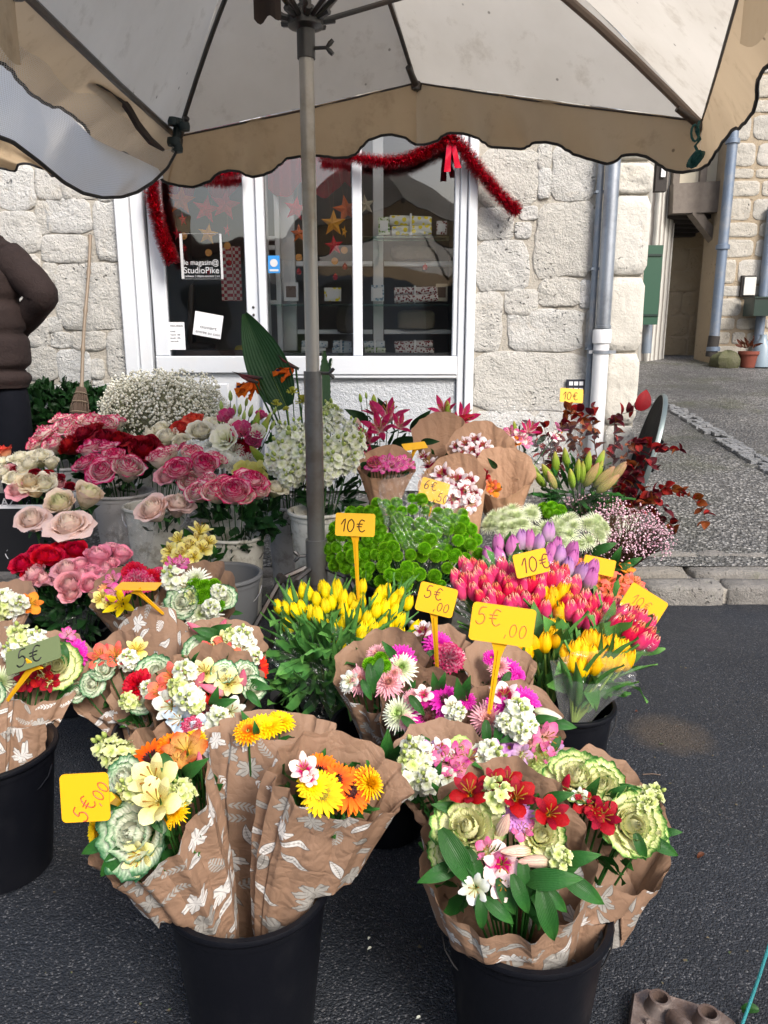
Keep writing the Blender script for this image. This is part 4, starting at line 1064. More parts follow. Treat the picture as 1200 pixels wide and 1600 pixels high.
ORS = plain('orange_star_paper', C(250, 130, 40), .5, trans=.4); YLS = plain('yellow_star_paper', C(255, 190, 40), .5, trans=.4); RDS = plain('red_star_paper', C(240, 40, 75), .5, trans=.4); PLS = plain('beige_star_paper', C(200, 190, 165), .6, trans=.2)
ys = WY+.11
for px_, py_, r_, m_, lab in [(283, 313, 19, ORS, 'orange paper star at top left of the door glass'), (322, 327, 18, RDS, 'red paper star in the middle of the door glass top'), (352, 320, 20, RDS, 'larger red paper star hanging by the central window post'),
    (286, 343, 9, RDS, 'small red star under the orange one in the door'), (325, 366, 14, YLS, 'yellow star above the lettering on the door glass'), (462, 326, 16, RDS, 'red star left of the parasol pole in the display window'),
    (467, 365, 12, ORS, 'narrow orange star close left of the parasol pole'), (521, 349, 17, YLS, 'yellow star just right of the parasol pole'), (541, 327, 18, ORS, 'orange star highest beside the window mullion'), (522, 384, 13, RDS, 'red star low to the right of the parasol pole'),
    (538, 362, 8, YLS, 'tiny yellow star under the orange one by the mullion'), (571, 320, 13, PLS, 'beige paper star right behind the mullion'), (355, 360, 8, RDS, 'thin red star turned edge-on in the door glass'), (277, 366, 9, RDS, 'little dark red star left of the lettering frame')]:
    c = P(px_, py_, ys); flatstar(c, 1.22*r_*mpp(c), RNG.uniform(-.3, .3) if r_ > 9 else 1.1, RNG.uniform(-.2, .2), m_, lab)
BAU = plain('red_bauble', C(190, 15, 30), .12, spec=.8); ORG = plain('dried_orange', C(215, 150, 70), .6)
for i, (px_, py_, k_) in enumerate([(288, 388, 'b'), (358, 411, 'b'), (467, 425, 'b'), (539, 417, 'b'), (524, 433, 'b'), (664, 418, 'b'), (327, 425, 'b'), (287, 369, 'o'), (355, 384, 'o'), (326, 395, 'o'), (467, 402, 'o'), (523, 408, 'o'), (538, 391, 'o')]):
    c = P(px_, py_, ys); mb = MB()
    if k_ == 'b': mb.lathe([(.0001, -.02), (.013, -.016), (.02, 0), (.013, .016), (.004, .02), (.004, .027), (.0001, .028)], 14)
    else:
        mb.prism([(.024*cos(a*pi/6), .024*sin(a*pi/6)) for a in range(12)], -.002, .002)
    o = mb.obj('bauble' if k_ == 'b' else 'dried_orange_slice', BAU if k_ == 'b' else ORG, M=Matrix.Translation(c))
    where = ['under the left dried slice in the door', 'by the checked cloth in the door', 'left of the parasol pole', 'right of the pole near the mullion', 'lowest, right of the pole', 'alone in the right window pane', 'beside the door lettering',
             'at the left edge of the lettering frame', 'near the central post above the bauble', 'inside the lettering frame', 'below the narrow orange star', 'under the low red star', 'hanging beside the mullion'][i]
    tag(o, ('small round red bauble ' if k_ == 'b' else 'round dried orange slice ')+where, 'bauble' if k_ == 'b' else 'decoration', 'decorations strung in the shop window')
# red cloth swags at the top of the glass
SW = plain('red_gauze', C(190, 25, 45), .7, trans=.45, nscale=20)
def swag(x0, x1, y0, drop, label, seed):
    rr = random.Random(seed)
    def fn(i, v):
        p = P(x0+(x1-x0)*i, y0, ys+.03); q = drop*(.35+.65*abs(sin(i*pi*2+.5)))*mpp(p)
        return (V((p.x, p.y+.03*sin(i*30)*(.3+v), p.z+.35-(.35+q)*v)),)
    mb = MB(); mb.grid(fn, 40, 8); o = mb.obj('gauze_swag', SW); tag(o, label, 'cloth')
swag(262, 384, 262, 52, 'draped red gauze across the top of the door glass', 1); swag(418, 548, 268, 38, 'draped red gauze at the top of the display window', 2)
# lettering on the door glass
WLET = plain('white_vinyl', (.5, .51, .52), .5, var=0)
sign_t = thing('door_lettering', 'white vinyl shop name inside a thin square outline on the door glass', 'lettering', P(315, 400, WY), None)
def text(body, px_, py_, hpx, Y, mat, par, width=None, align='LEFT', shear=0, M=None, depth_=.0008):
    cu = bpy.data.curves.new('t', 'FONT'); cu.body = body; cu.align_x = align; cu.extrude = depth_; cu.shear = shear
    o = bpy.data.objects.new('t', cu); COL.objects.link(o); bpy.context.view_layer.update()
    me = bpy.data.meshes.new_from_object(o.evaluated_get(bpy.context.evaluated_depsgraph_get())); w = o.dimensions.x
    bpy.data.objects.remove(o); c = P(px_, py_, Y); s = hpx*mpp(c)/.7; me.materials.clear(); me.materials.append(mat)
    sx = s if not width else width*mpp(c)/max(w, .01)
    L = (M or Matrix.Translation(c)) @ Matrix.Rotation(pi/2, 4, 'X') @ Matrix.Diagonal((sx, s, 1, 1))
    return put('lettering', me, par, L)
text('le magasin@', 287, 414, 8, WY, WLET, sign_t, 54); text('StudioPike', 287, 427, 9.5, WY, WLET, sign_t, 55); text('cadeaux | objets anciens | art', 288, 433, 3.5, WY, WLET, sign_t, 56)
for a, b, c_, d in ((284, 284.3, 365, 436), (345.7, 346, 365, 436), (284, 346, 365, 365.3), (284, 346, 435.7, 436)):
    p, q = P(a, d, WY), P(b, c_, WY); mb = MB(); mb.box(((p.x+q.x)/2, WY, (p.z+q.z)/2), (abs(q.x-p.x), .001, abs(q.z-p.z))); mb.obj('outline', WLET, sign_t, smooth=False)
PAP = plain('white_paper_notice', (.75, .76, .78), .6, var=.05); INKG = plain('grey_print', (.12, .12, .13), .6, var=0); BLUE = plain('blue_sticker', C(40, 130, 200), .5, var=.05)
def notice(label, cx, cy, w, h, roll, lines, mat=PAP, cat='notice', Y=WY+.0):
    c = P(cx, cy, Y); m = mpp(c); t = thing('paper_notice', label, cat, c)
    M = Matrix.Translation(c) @ Matrix.Rotation(radians(-roll), 4, 'Y'); mb = MB(); mb.box((0, 0, 0), (w*m, .001, h*m)); mb.obj('sheet', mat, t, smooth=False, M=M)
    for s, x, z, hh, wd in lines:
        text(s, cx, cy, hh, Y-.001, INKG, t, wd, M=M @ Matrix.Translation(V((x*m, -.0015, z*m))))
    return t
notice('white paper sheet reading ouvert entree au coin hanging on the door glass', 325, 508, 44, 36, -10, [('ouvert', -12, -6, 5, 26), ('entrée au coin', -18, -14, 4.5, 38)])
notice('narrow white sheet of opening hours low on the door glass', 276, 525, 26, 42, 0, [('HEURES', -10, 14, 3, 20), ('lundi  -  -', -10, 6, 2.2, 16), ('mardi 10h', -10, 1, 2.2, 16), ('jeudi 10h', -10, -4, 2.2, 16), ('samedi', -10, -9, 2.2, 12)])
st_ = notice('small blue and white mask sticker left in the display window', 428, 413, 18, 26, 0, [], BLUE, 'sticker', WY+.005)
m = mpp(P(428, 413, WY)); mb = MB(); mb.prism([(6*m*cos(a*pi/8), 6*m*sin(a*pi/8)+2*m) for a in range(16)], -.003, -.001); mb.box((0, -.002, -9*m), (14*m, .002, 3*m)); mb.obj('printed_symbol', WLET, st_, smooth=False, M=Matrix.Translation(P(428, 413, WY+.005)))
CHK = NT('red_checked_cloth'); ck = CHK.n('TexChecker', {'Vector': CHK.objc(), 'Scale': 45., 'Color1': (.35, .03, .05, 1), 'Color2': (.55, .5, .45, 1)}); CHK = CHK.bsdf(ck.outputs[0], .9)
mb = MB(); c0, c1 = P(347, 470, WY+.25), P(375, 385, WY+.25); mb.grid(lambda i, v: (V((c0.x+(c1.x-c0.x)*i, WY+.25+.01*sin(i*9), c1.z+(c0.z-c1.z)*v)),), 10, 8); o = mb.obj('checked_cloth', CHK); tag(o, 'red checked tea towel hanging behind the door glass', 'cloth')
# rolls of cloth on the shelves
def rolls(label, x0, x1, y0, n, mats, rpx=8, seed=0, cols=None):
    c = P((x0+x1)/2, y0, WY+.15); m = mpp(c); t = thing('cloth_rolls', label, 'cloth rolls', c, 'bundles of rolled cloth in the display window'); rr = random.Random(seed); k = 0
    for row in range(2):
        for q in range(n-row if n > 1 else 1):
            yy = -q*rpx*m*1.9 if n > 1 else 0
            mb = MB(); r = rpx*m*.95; L = (x1-x0)*m*rr.uniform(.88, 1)
            mb.lathe([(.001, -L/2), (r*.5, -L/2+.004), (r*.9, -L/2), (r, -L/2+.008), (r*1.03, 0), (r, L/2-.008), (r*.9, L/2), (r*.5, L/2-.004), (.001, L/2)], 14)
            mb.obj('roll', mats[k % len(mats)], t, M=Matrix.Translation(V((c.x+rr.uniform(-.01, .01), c.y+rr.uniform(-.02, .02), c.z+r+row*r*1.85))) @ Matrix.Rotation(pi/2+rr.uniform(-.06, .06), 4, 'Y')); k += 1
    mb = MB(); mb.box((c.x, c.y, c.z+rpx*m*1.9), (.012, rpx*m*2.5, rpx*m*4.0)); mb.obj('ribbon', PAP, t, smooth=False)
    return t
def printed(name, base, spot, sc=30, th=.45):
    k = NT(name); v = k.n('TexVoronoi', {'Vector': k.objc(), 'Scale': float(sc)}); f = k.ramp(v.outputs[0], [(th-.02, 1.), (th+.02, 0.)], 'LINEAR'); return k.bsdf(k.mix(f, base, spot), .8)
YP = printed('yellow_lemon_print', (.7, .72, .7), C(235, 215, 40), 26, .4); RP = printed('red_pattern_print', (.62, .6, .6), C(120, 25, 35), 60, .42); BP = printed('blue_grey_print', (.6, .65, .7), C(120, 150, 175), 50, .4); DKP = plain('brown_print', (.16, .10, .07), .7); GP_ = printed('green_print', (.6, .66, .55), C(110, 150, 70), 50, .42)
rolls('white cloth rolls with yellow lemons on the upper shelf', 607, 676, 368, 1, [YP], 8, 1); rolls('red and white patterned cloth rolls tied with ribbon on the lower shelf', 614, 682, 473, 1, [RP], 6.5, 2)
for a, b, mt, lb in ((470, 512, PAP, 'pale packets half hidden behind the parasol pole'), (518, 549, BP, 'light blue cloth rolls left of the mullion'), (568, 604, GP_, 'green and white cloth rolls right of the mullion'), (617, 679, RP, 'dark red and white cloth rolls at the right of the ledge')):
    rolls(lb, a, b, 553, 1, [mt, BP if mt is not RP else RP], 5.5, a)
for i_, (x_, y_, w_, h_, lb) in enumerate(((455, 470, 22, 28, 'small framed print on the lower shelf left of the pole'), (520, 470, 26, 20, 'beige card box on the lower shelf right of the pole'), (590, 470, 20, 24, 'pale card standing on the lower shelf by the mullion'), (690, 470, 18, 26, 'cream folded card at the right end of the lower shelf'), (600, 366, 18, 26, 'white card standing on the upper shelf'), (690, 366, 16, 20, 'small box at the right end of the upper shelf'))):
    c = P(x_, y_-h_/2, WY+.17); m = mpp(c); t = thing('display_card', lb, 'card'); W[t] = Matrix.Identity(4)
    mb = MB(); mb.box(c, (w_*m, .02, h_*m)); mb.obj('card', (PAP, YP, BP, plain('cream_card', (.6, .54, .42), .7), GP_, RP)[i_], t, smooth=False); mb = MB(); mb.box((c.x, c.y-.012, c.z), (w_*m*.7, .004, h_*m*.6)); mb.obj('print', (DKP, PAP, PAP, DKP, PAP, PAP)[i_], t, smooth=False)
# small framed things inside
rr = random.Random(4); DK = plain('dark_wood_furniture', (.045, .028, .018), .5)
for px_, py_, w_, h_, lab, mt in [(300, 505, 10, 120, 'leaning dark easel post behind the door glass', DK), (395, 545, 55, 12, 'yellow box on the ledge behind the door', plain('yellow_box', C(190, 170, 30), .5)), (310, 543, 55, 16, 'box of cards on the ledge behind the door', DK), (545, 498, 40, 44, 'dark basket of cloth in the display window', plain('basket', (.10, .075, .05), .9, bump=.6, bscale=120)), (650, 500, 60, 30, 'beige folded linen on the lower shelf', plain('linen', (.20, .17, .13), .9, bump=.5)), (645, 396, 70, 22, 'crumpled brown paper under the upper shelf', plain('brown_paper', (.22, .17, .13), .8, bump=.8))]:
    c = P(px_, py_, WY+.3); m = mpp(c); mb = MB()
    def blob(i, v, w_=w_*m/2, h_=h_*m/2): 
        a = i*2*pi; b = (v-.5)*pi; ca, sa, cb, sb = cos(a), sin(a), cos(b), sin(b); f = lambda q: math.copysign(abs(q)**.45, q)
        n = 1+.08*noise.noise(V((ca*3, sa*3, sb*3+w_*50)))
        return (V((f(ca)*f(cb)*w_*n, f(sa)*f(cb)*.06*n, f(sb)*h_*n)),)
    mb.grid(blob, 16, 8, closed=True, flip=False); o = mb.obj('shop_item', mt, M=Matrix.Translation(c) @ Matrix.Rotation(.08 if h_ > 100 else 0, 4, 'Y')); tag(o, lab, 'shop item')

# ---------------------------------------------------------------- tinsel garland, ribbon bow
TIN = NT('red_metallic_tinsel'); oi = TIN.n('Attribute', attribute_name='pt'); TIN = TIN.bsdf(TIN.ramp(oi.outputs['Fac'], [(0., C(120, 0, 20)), (.5, C(190, 10, 40)), (1., C(235, 40, 70))]), .35, metal=.35, spec=.7)
def tinsel(label, pts, r=.045, n=1400, seed=0):
    mb = MB(); rr = random.Random(seed); pts = [V(p) for p in pts]
    sp = []
    for i in range(len(pts)-1):
        a, b, c, d = pts[max(i-1, 0)], pts[i], pts[i+1], pts[min(i+2, len(pts)-1)]
        for q in range(10):
            t = q/10; sp.append(.5*((2*b)+(c-a)*t+(2*a-5*b+4*c-d)*t*t+(-a+3*b-3*c+d)*t**3))
    sp.append(pts[-1]); mb.tube(sp, .004, 5)
    for i in range(n):
        t = rr.random()*(len(sp)-1.001); k = int(t); p = sp[k].lerp(sp[k+1], t-k); tg = (sp[k+1]-sp[k]).normalized()
        d = V((rr.gauss(0, 1), rr.gauss(0, 1), rr.gauss(0, 1))); d = (d-tg*d.dot(tg)).normalized(); d = (d+tg*rr.uniform(-.5, .5)).normalized()
        s = d.cross(tg).normalized()*.0032; e = p+d*r*rr.uniform(.6, 1.1); c = rr.random()
        a = mb.vert(p-s, at=(c, c, c, 0)); b = mb.vert(p+s, at=(c, c, c, 0)); f = mb.vert(e+s, at=(c, c, c, 0)); g = mb.vert(e-s, at=(c, c, c, 0)); mb.face((a, b, f, g))
    o = mb.obj('tinsel_garland', TIN, sharp=None); tag(o, label, 'garland', 'red tinsel garlands on the shopfront'); return o
YG = WY-.13
tinsel('red tinsel hanging down the left edge of the shop door', [P(x, y, YG) for x, y in ((243, 262), (238, 300), (244, 330), (252, 365), (262, 392), (268, 408))], .058, 5200, 1)
tinsel('red tinsel strung along the top of the display window', [P(x, y, YG) for x, y in ((500, 240), (545, 245), (590, 252), (630, 250), (662, 238), (700, 218))], .055, 6500, 2)
tinsel('red tinsel slanting from the bow onto the stone wall', [P(x, y, YG) for x, y in ((702, 216), (722, 232), (745, 262), (768, 290), (790, 315), (808, 330))], .064, 6500, 3)
tinsel('short red tinsel above the door glass', [P(x, y, YG) for x, y in ((250, 262), (300, 268), (345, 270), (385, 264))], .05, 3200, 4)
RIB = plain('red_satin_ribbon', C(205, 15, 50), .3, var=.1, spec=.7)
bow = thing('ribbon_bow', 'red satin ribbon bow where the tinsel turns at the window corner', 'bow', P(704, 222, YG-.03))
for k_, (a, b) in enumerate((((702, 218), (699, 268)), ((706, 218), (716, 262)))):
    p, q = P(*a, YG-.05), P(*b, YG-.03); mb = MB(); mb.grid(lambda i, v: (p.lerp(q, v)+V(((i-.5)*.04*(.6+.5*v), .012*sin(v*7+i*2), 0)),), 3, 12); mb.obj('tail', RIB, bow)
for sx in (-1, 1):
    c = P(704, 220, YG-.05); mb = MB(); mb.grid(lambda i, v: (c+V((sx*.045*(1-cos(v*2*pi))/2, (i-.5)*.03, .022*sin(v*2*pi)+.006)),), 3, 14); mb.obj('loop', RIB, bow)

# ---------------------------------------------------------------- pipes on the wall
ZINC = plain('zinc_pipe', (.42, .46, .52), .38, .75, var=.25, bump=.05, dirt=(.25, .27, .30)); PVC = plain('white_pvc_pipe', (.72, .73, .74), .4, var=.08, bump=.15, bscale=90); GALV = plain('grey_cable_conduit', (.20, .24, .29), .5, .3, dirt=(.3, .3, .3))
def vpipe(par, name, pt, pb, r, mat, seg=20, extra=()):
    mb = MB(); mb.tube([pt, pb], r, seg); o = mb.obj(name, mat, par, sharp=radians(40)); return o
dp = thing('downspout', 'shiny zinc rain pipe joining a white plastic lower pipe on the shop wall', 'drainpipe', P(945, 650, WY-.1))
xp = P(946, 450, WY-.12).x; zj = P(940, 515, WY-.12).z
vpipe(dp, 'zinc_pipe', (xp, WY-.12, 3.9), (xp, WY-.12, zj), .047, ZINC); vpipe(dp, 'plastic_pipe', (xp-.003, WY-.12, zj-.02), (xp-.003, WY-.12, .35), .052, PVC)
mb = MB(); mb.lathe([(.05, -.09), (.061, -.088), (.062, -.01), (.058, .0), (.05, .001)], 24); mb.obj('plastic_socket', PVC, dp, M=Matrix.Translation(V((xp-.003, WY-.12, zj))))
zb = P(940, 550, WY-.12).z; mb = MB(); mb.lathe([(.053, -.011), (.058, -.011), (.058, .011), (.053, .011)], 24, o=(xp, WY-.12, zb)); mb.box((xp+.075, WY-.12, zb), (.045, .006, .022)); mb.box((xp-.07, WY-.12, zb), (.03, .006, .022)); mb.obj('pipe_clamp', GALV, dp)
mb = MB(); mb.lathe([(.048, -.015), (.053, -.012), (.053, .006), (.048, .01)], 24, o=(xp, WY-.12, zj+.02)); mb.obj('pipe_collar', ZINC, dp)
xc = P(928, 450, WY-.06).x
cdt = thing('conduit', 'thin grey metal cable conduit left of the zinc rain pipe', 'conduit', (xc, WY-.06, .4))
vpipe(cdt, 'conduit_pipe', (xc, WY-.06, 3.9), (xc, WY-.06, P(925, 640, WY).z), .022, GALV)
for zz in (300, 420, 545): 
    mb = MB(); z_ = P(928, zz, WY-.06).z; mb.box((xc, WY-.055, z_), (.058, .05, .016)); mb.obj('conduit_clip', GALV, cdt, smooth=False)
# dark panel with white squares behind the back price sign
pn = thing('switch_panel', 'small dark panel with two rows of white squares low on the wall beside the pipe', 'panel', P(899, 603, WY-.05)); c = P(899, 604, WY-.03); m = mpp(c)
mb = MB(); mb.box(c, (27*m, .03, 22*m)); mb.obj('panel_board', plain('navy_panel', (.012, .015, .03), .5), pn, smooth=False)
for i in range(3):
    for j in range(2): mb = MB(); mb.box((c.x+(i-1)*8*m, c.y-.017, c.z+(5-j*10)*m), (6*m, .004, 6*m)); mb.obj('square', PAP, pn, smooth=False)

# ---------------------------------------------------------------- leaning black table top at the wall corner
tt = thing('leaning_round_board', 'black round board with grey rim leaning on the wall corner, seen nearly edge-on', 'board', P(1030, 700, 4.9))
BLK = plain('black_rubbery_board', (.006, .006, .007), .8, var=.3, bump=.2, spec=.1); RIMG = plain('grey_green_metal_rim', (.16, .20, .20), .4, .5)
cT = P(1004, 700, 4.95); cT.z = gz(4.95)+.40; R_ = .44; Mx = Matrix.Translation(cT) @ Matrix.Rotation(radians(-103), 4, 'Z') @ Matrix.Rotation(radians(76), 4, 'X')
mb = MB(); mb.lathe([(.001, -.012), (R_-.008, -.012), (R_-.008, .012), (.001, .012)], 48); mb.obj('board_face', BLK, tt, M=Mx)
mb = MB(); mb.lathe([(R_-.010, -.014), (R_, -.014), (R_+.003, 0), (R_, .014), (R_-.010, .014)], 48); mb.obj('metal_rim', RIMG, tt, M=Mx)
for q in (-.18, 0, .18): mb = MB(); mb.tube([(-.35, q, -.03), (.35, q, -.03)], .012, 8); mb.obj('cross_bar', BLK, tt, M=Mx)

# ---------------------------------------------------------------- lane buildings on the right
OAK = plain('weathered_oak', (.20, .17, .145), .8, var=.5, bump=.6, bscale=18, nscale=14); OAKD = plain('dark_old_oak', (.035, .03, .027), .85, bump=.5); GRSH = plain('green_shutter_paint', C(24, 72, 52), .45, var=.15); DGR = plain('dark_green_enamel', C(10, 42, 36), .35)
FR = 12.2
rb = thing('far_stone_house', 'pale stone house with tan pointing at the right of the lane', 'building', P(1180, 570, FR))
x0 = P(1122, 450, FR).x
mb = MB(); mb.box(((x0+12)/2, FR+.35, 3.6), (12-x0, .7, 7.2)); mb.obj('rendered_wall', TAN, rb, smooth=False)
courses(rb, x0+.02, x0+2.1, 1.05, 6.9, FR, PALEFAR, 71, .16, .42, .22, .75, gap=.035, proud=.014)
courses(rb, x0+2.1, x0+4.1, 1.05, 4.9, FR, PALEFAR, 72, .26, .40, .4, .8, gap=.06, proud=.02)
ab = thing('alcove_house', 'tan rendered house set back in the lane with a dim recessed corner', 'building', P(1075, 560, 13.6))
FA = 13.6; xa, xb = P(1037, 450, FA).x, x0+.1
mb = MB(); mb.box(((xa+.55+xb)/2, FA+.6, 2.9), (xb-xa-.5, .3, 4.4)); mb.box((xa+.3, FA+.35, 2.9), (.62, .8, 4.4)); mb.obj('rendered_wall', TAN, ab, smooth=False)
courses(ab, xa, xa+.58, 1.1, 4.6, FA-.05, stone_mat('tan_quoin_stone', (.40, .34, .25), (.32, .26, .18), (.30, .27, .2)), 73, .28, .42, .3, .62, gap=.015, proud=.01)
rr = random.Random(9); i_ = 0
for (px_, py_, w_, h_) in [(1070, 425, 12, 8), (1084, 430, 11, 9), (1068, 437, 9, 8), (1080, 443, 13, 8), (1093, 440, 8, 10), (1075, 452, 10, 7), (1087, 455, 9, 7), (1097, 428, 7, 7)]:
    a = P(px_-w_/2, py_+h_/2, FA+.42); b = P(px_+w_/2, py_-h_/2, FA+.42); i_ += 1; stone(ab, a.x, a.z, b.x, b.z, FA+.46, TAN, 900+i_, .03, .3, .15)
c = P(1091, 476, FA+.2); m = mpp(c); mb = MB(); mb.box(c, (34*m, .35, 23*m)); mb.box((c.x, c.y, c.z-12*m), (30*m, .33, .02)); o = mb.obj('meter_cabinet', plain('tan_cabinet', (.34, .25, .15), .6), smooth=False); tag(o, 'plain tan box fixed on the alcove wall', 'box')
# upper storey with timber framing, jettied on old beams
uf = thing('timber_framed_storey', 'cream timber framed upper storey overhanging the lane on old oak beams', 'building', P(1080, 300, 13))
CRM = plain('cream_plaster_infill', (.58, .53, .42), .85, bump=.3); FU = 12.6
c0, c1 = P(1054, 300, FU), P(1122, 300, FU); zt = 7.4; zb_ = P(1085, 292, FU).z
mb = MB(); mb.box(((c0.x+c1.x)/2, FU+.9, (zt+zb_)/2), (c1.x-c0.x, 1.7, zt-zb_)); mb.obj('plaster_infill', CRM, uf, smooth=False)
for pxx in (1058, 1100): q = P(pxx, 260, FU); mb = MB(); mb.box((q.x, FU+.04, (zt+zb_)/2), (.10, .12, zt-zb_)); mb.obj('timber_post', OAK, uf, smooth=False)
def beam(par, a, b, th, mat, name, seed=0, seg=8):
    a, b = V(a), V(b); mb = MB(); d = (b-a); q = d.to_track_quat('Z', 'Y').to_matrix().to_4x4()
    for k in range(seg+1):
        for sx, sy in ((-1, -1), (1, -1), (1, 1), (-1, 1)):
            w = th*(1+.10*noise.noise(V((k*.9, sx*3+seed, sy*3))))
            mb.vert(V(a+d*k/seg)+(q @ V((sx*w/2, sy*w/2, 0))), (k*.1, sx))
    for k in range(seg):
        for i in range(4): j = (i+1) % 4; mb.face((k*4+i, k*4+j, k*4+4+j, k*4+4+i))
    mb.face((3, 2, 1, 0)); e = seg*4; mb.face((e, e+1, e+2, e+3)); return mb.obj(name, mat, par, smooth=False)
za_ = P(1085, 300, FU).z
beam(uf, (c0.x-.06, FU-.02, za_), (c1.x, FU-.02, za_+.04), .20, OAK, 'sill_beam', 1)
beam(uf, (c0.x-.05, FU+.02, P(1085, 320, FU).z), (c1.x, FU+.02, P(1085, 318, FU).z), .28, OAK, 'bearing_beam', 2)
for i_ in range(5): z_ = P(1060, 330+i_*5, FU).z; beam(uf, (c0.x-.18+i_*.03, FU+.2+i_*.16, z_), (c1.x, FU+.2+i_*.16, z_), .18, OAKD, 'joist', 3+i_)
beam(uf, P(1082, 330, FU-.05), P(1124, 384, FU+.1), .14, OAK, 'diagonal_brace', 11)
# raking half-timbered wall left of it
lf = thing('half_timbered_wall', 'whitish half timbered side wall between the shop corner and the lane', 'building', P(1045, 400, 12.8))
k_ = NT('striped_half_timber'); w_ = k_.n('TexWave', {'Vector': k_.objc(), 'Scale': 3.2, 'Distortion': 1.6, 'Detail': 3.}, bands_direction='Y'); HT = k_.bsdf(k_.mix(k_.ramp(w_.outputs[1], [(.2, 1.), (.36, 0.)]), (.55, .54, .50), (.24, .22, .20)), .85, k_.bump(w_.outputs[1], .5, .03))
mb = MB(); aa, bb = P(1028, 400, 10.5), P(1056, 400, 13.3); mb.v = []; 
def quadwall(mb, a, b, z0, z1, th=.2):
    d = (V((b.x, b.y, 0))-V((a.x, a.y, 0))).normalized(); n_ = V((-d.y, d.x, 0))*th
    for z in (z0, z1):
        for p in (a, b, b+n_, a+n_): mb.vert((p.x, p.y, z), (p.y, z))
    for q in ((0, 1, 5, 4), (1, 2, 6, 5), (2, 3, 7, 6), (3, 0, 4, 7), (4, 5, 6, 7), (3, 2, 1, 0)): mb.face(q)
quadwall(mb, P(1024, 400, 12.5), P(1050, 400, 12.9), .9, 7.2); mb.obj('timber_wall', HT, lf, smooth=False)
bk = thing('distant_stone_wall', 'far whitish stone wall closing the lane behind the shop corner', 'building', (4, 17, 1.3)); mb = MB(); mb.box((5, 17.2, 5), (16, .4, 9)); mb.obj('rendered_wall', TAN, bk, smooth=False)
courses(bk, 5.6, 7.6, 1.2, 9, 17, PALEFAR, 81, .25, .38, .3, .7)
sh_ = thing('green_shutter', 'tall plain green shutter standing open beside the shop corner', 'shutter', P(1015, 500, 11.4)); c = P(1016, 446, 11.4); m = mpp(c)
mb = MB(); mb.box(c, (30*m, .05, 119*m)); mb.obj('shutter_board', GRSH, sh_, smooth=False)
for s_ in (-45, 45): mb = MB(); mb.box((c.x, c.y-.035, c.z+s_*m), (28*m, .02, 3*m)); mb.obj('hinge_strap', DGR, sh_, smooth=False)
o = thing('dark_drainpipe', 'dark drainpipe stub under the green shutter', 'drainpipe', P(1010, 550, 11.6)); vpipe(o, 'pipe', P(1012, 500, 11.6), P(1010, 552, 11.6), .07, GALV)
wf = thing('dark_window_edge', 'dark framed white window edge high beside the shop corner', 'window', P(1031, 270, 11.8))
p, q = P(1031, 200, 11.6), P(1037, 300, 11.6); mb = MB(); mb.box(((p.x+q.x)/2, 11.6, (p.z+q.z)/2), (.16, .1, p.z-q.z)); mb.obj('frame', OAKD, wf, smooth=False); mb = MB(); mb.box(((p.x+q.x)/2+.01, 11.53, (p.z+q.z)/2+.1), (.06, .03, (p.z-q.z)*.8)); mb.obj('blind', PAP, wf, smooth=False)
bp = thing('lane_drainpipe', 'blue-grey drainpipe down the corner of the far stone house', 'drainpipe', P(1120, 568, FR-.1)); BZ = plain('blue_grey_zinc', (.17, .22, .30), .45, .4, dirt=(.25, .27, .3))
xx_ = P(1128, 400, FR-.15).x; vpipe(bp, 'pipe', (xx_, FR-.15, 7), (xx_, FR-.15, P(1120, 525, FR).z), .075, BZ, 14); vpipe(bp, 'cast_foot', (xx_, FR-.15, P(1120, 525, FR).z), (xx_-.02, FR-.15, 1.12), .085, OAKD, 12)
for zz in (225, 388, 545): mb = MB(); z_ = P(1125, zz, FR).z; mb.lathe([(.07, -.04), (.10, -.03), (.10, .03), (.07, .04)], 14, o=(xx_, FR-.15, z_)); mb.obj('pipe_collar', BZ, bp)
c = P(1170, 447, FR-.08); m = mpp(c); o = thing('meter_box', 'white meter box with dark surround on the far house wall', 'meter box', c)
mb = MB(); mb.box((c.x, FR-.02, c.z), (22*m, .10, 32*m)); mb.obj('surround', OAKD, o, smooth=False); mb = MB(); mb.box((c.x+.01, FR-.08, c.z), (18*m, .04, 27*m)); mb.obj('door', plain('offwhite_door', (.6, .6, .56), .5), o, smooth=False)
c = P(1190, 480, FR-.3); o = thing('green_letterbox', 'dark green metal box at the right edge under the meter box', 'box', c); mb = MB(); mb.box(c, (40*mpp(c), .35, 27*mpp(c))); mb.obj('box_body', DGR, o, smooth=False); mb = MB(); mb.box((c.x, c.y, c.z+14*mpp(c)), (43*mpp(c), .4, .02)); mb.obj('lid', DGR, o, smooth=False)
o = thing('right_edge_pipe', 'pale blue pipe at the right edge of the far house', 'drainpipe', P(1198, 560, FR-.1)); q = P(1199, 400, FR-.1); vpipe(o, 'pipe', (q.x, FR-.1, P(1199, 325, FR).z), (q.x, FR-.1, 1.1), .07, BZ, 12)
TERRA = plain('terracotta', C(120, 60, 45), .8)
def smallpot(px_, py_, Y, r, h, label, plantmat, seed):
    q = P(px_, py_, Y); q.z = gz(Y); t = thing('potted_plant', label, 'plant', q); mb = MB(); mb.lathe([(.001, 0), (r*.7, 0), (r*.95, h*.8), (r*1.08, h*.8), (r*1.08, h), (r*.95, h), (r*.9, h*.85), (.001, h*.8)], 18); mb.obj('pot', TERRA, t, M=Matrix.Translation(q))
    foliage(t, q+V((0, 0, h+r*.9)), r*.9, (0, -.2, 1), 30, r*.8, plantmat, seed)
RUSTL = petal('rust_leaf', [(0., C(84, 50, 34)), (1., C(110, 62, 44))])
smallpot(1168, 572, FR-.5, .14, .24, 'terracotta pot with rust coloured plant at the foot of the far house', RUSTL, 1)
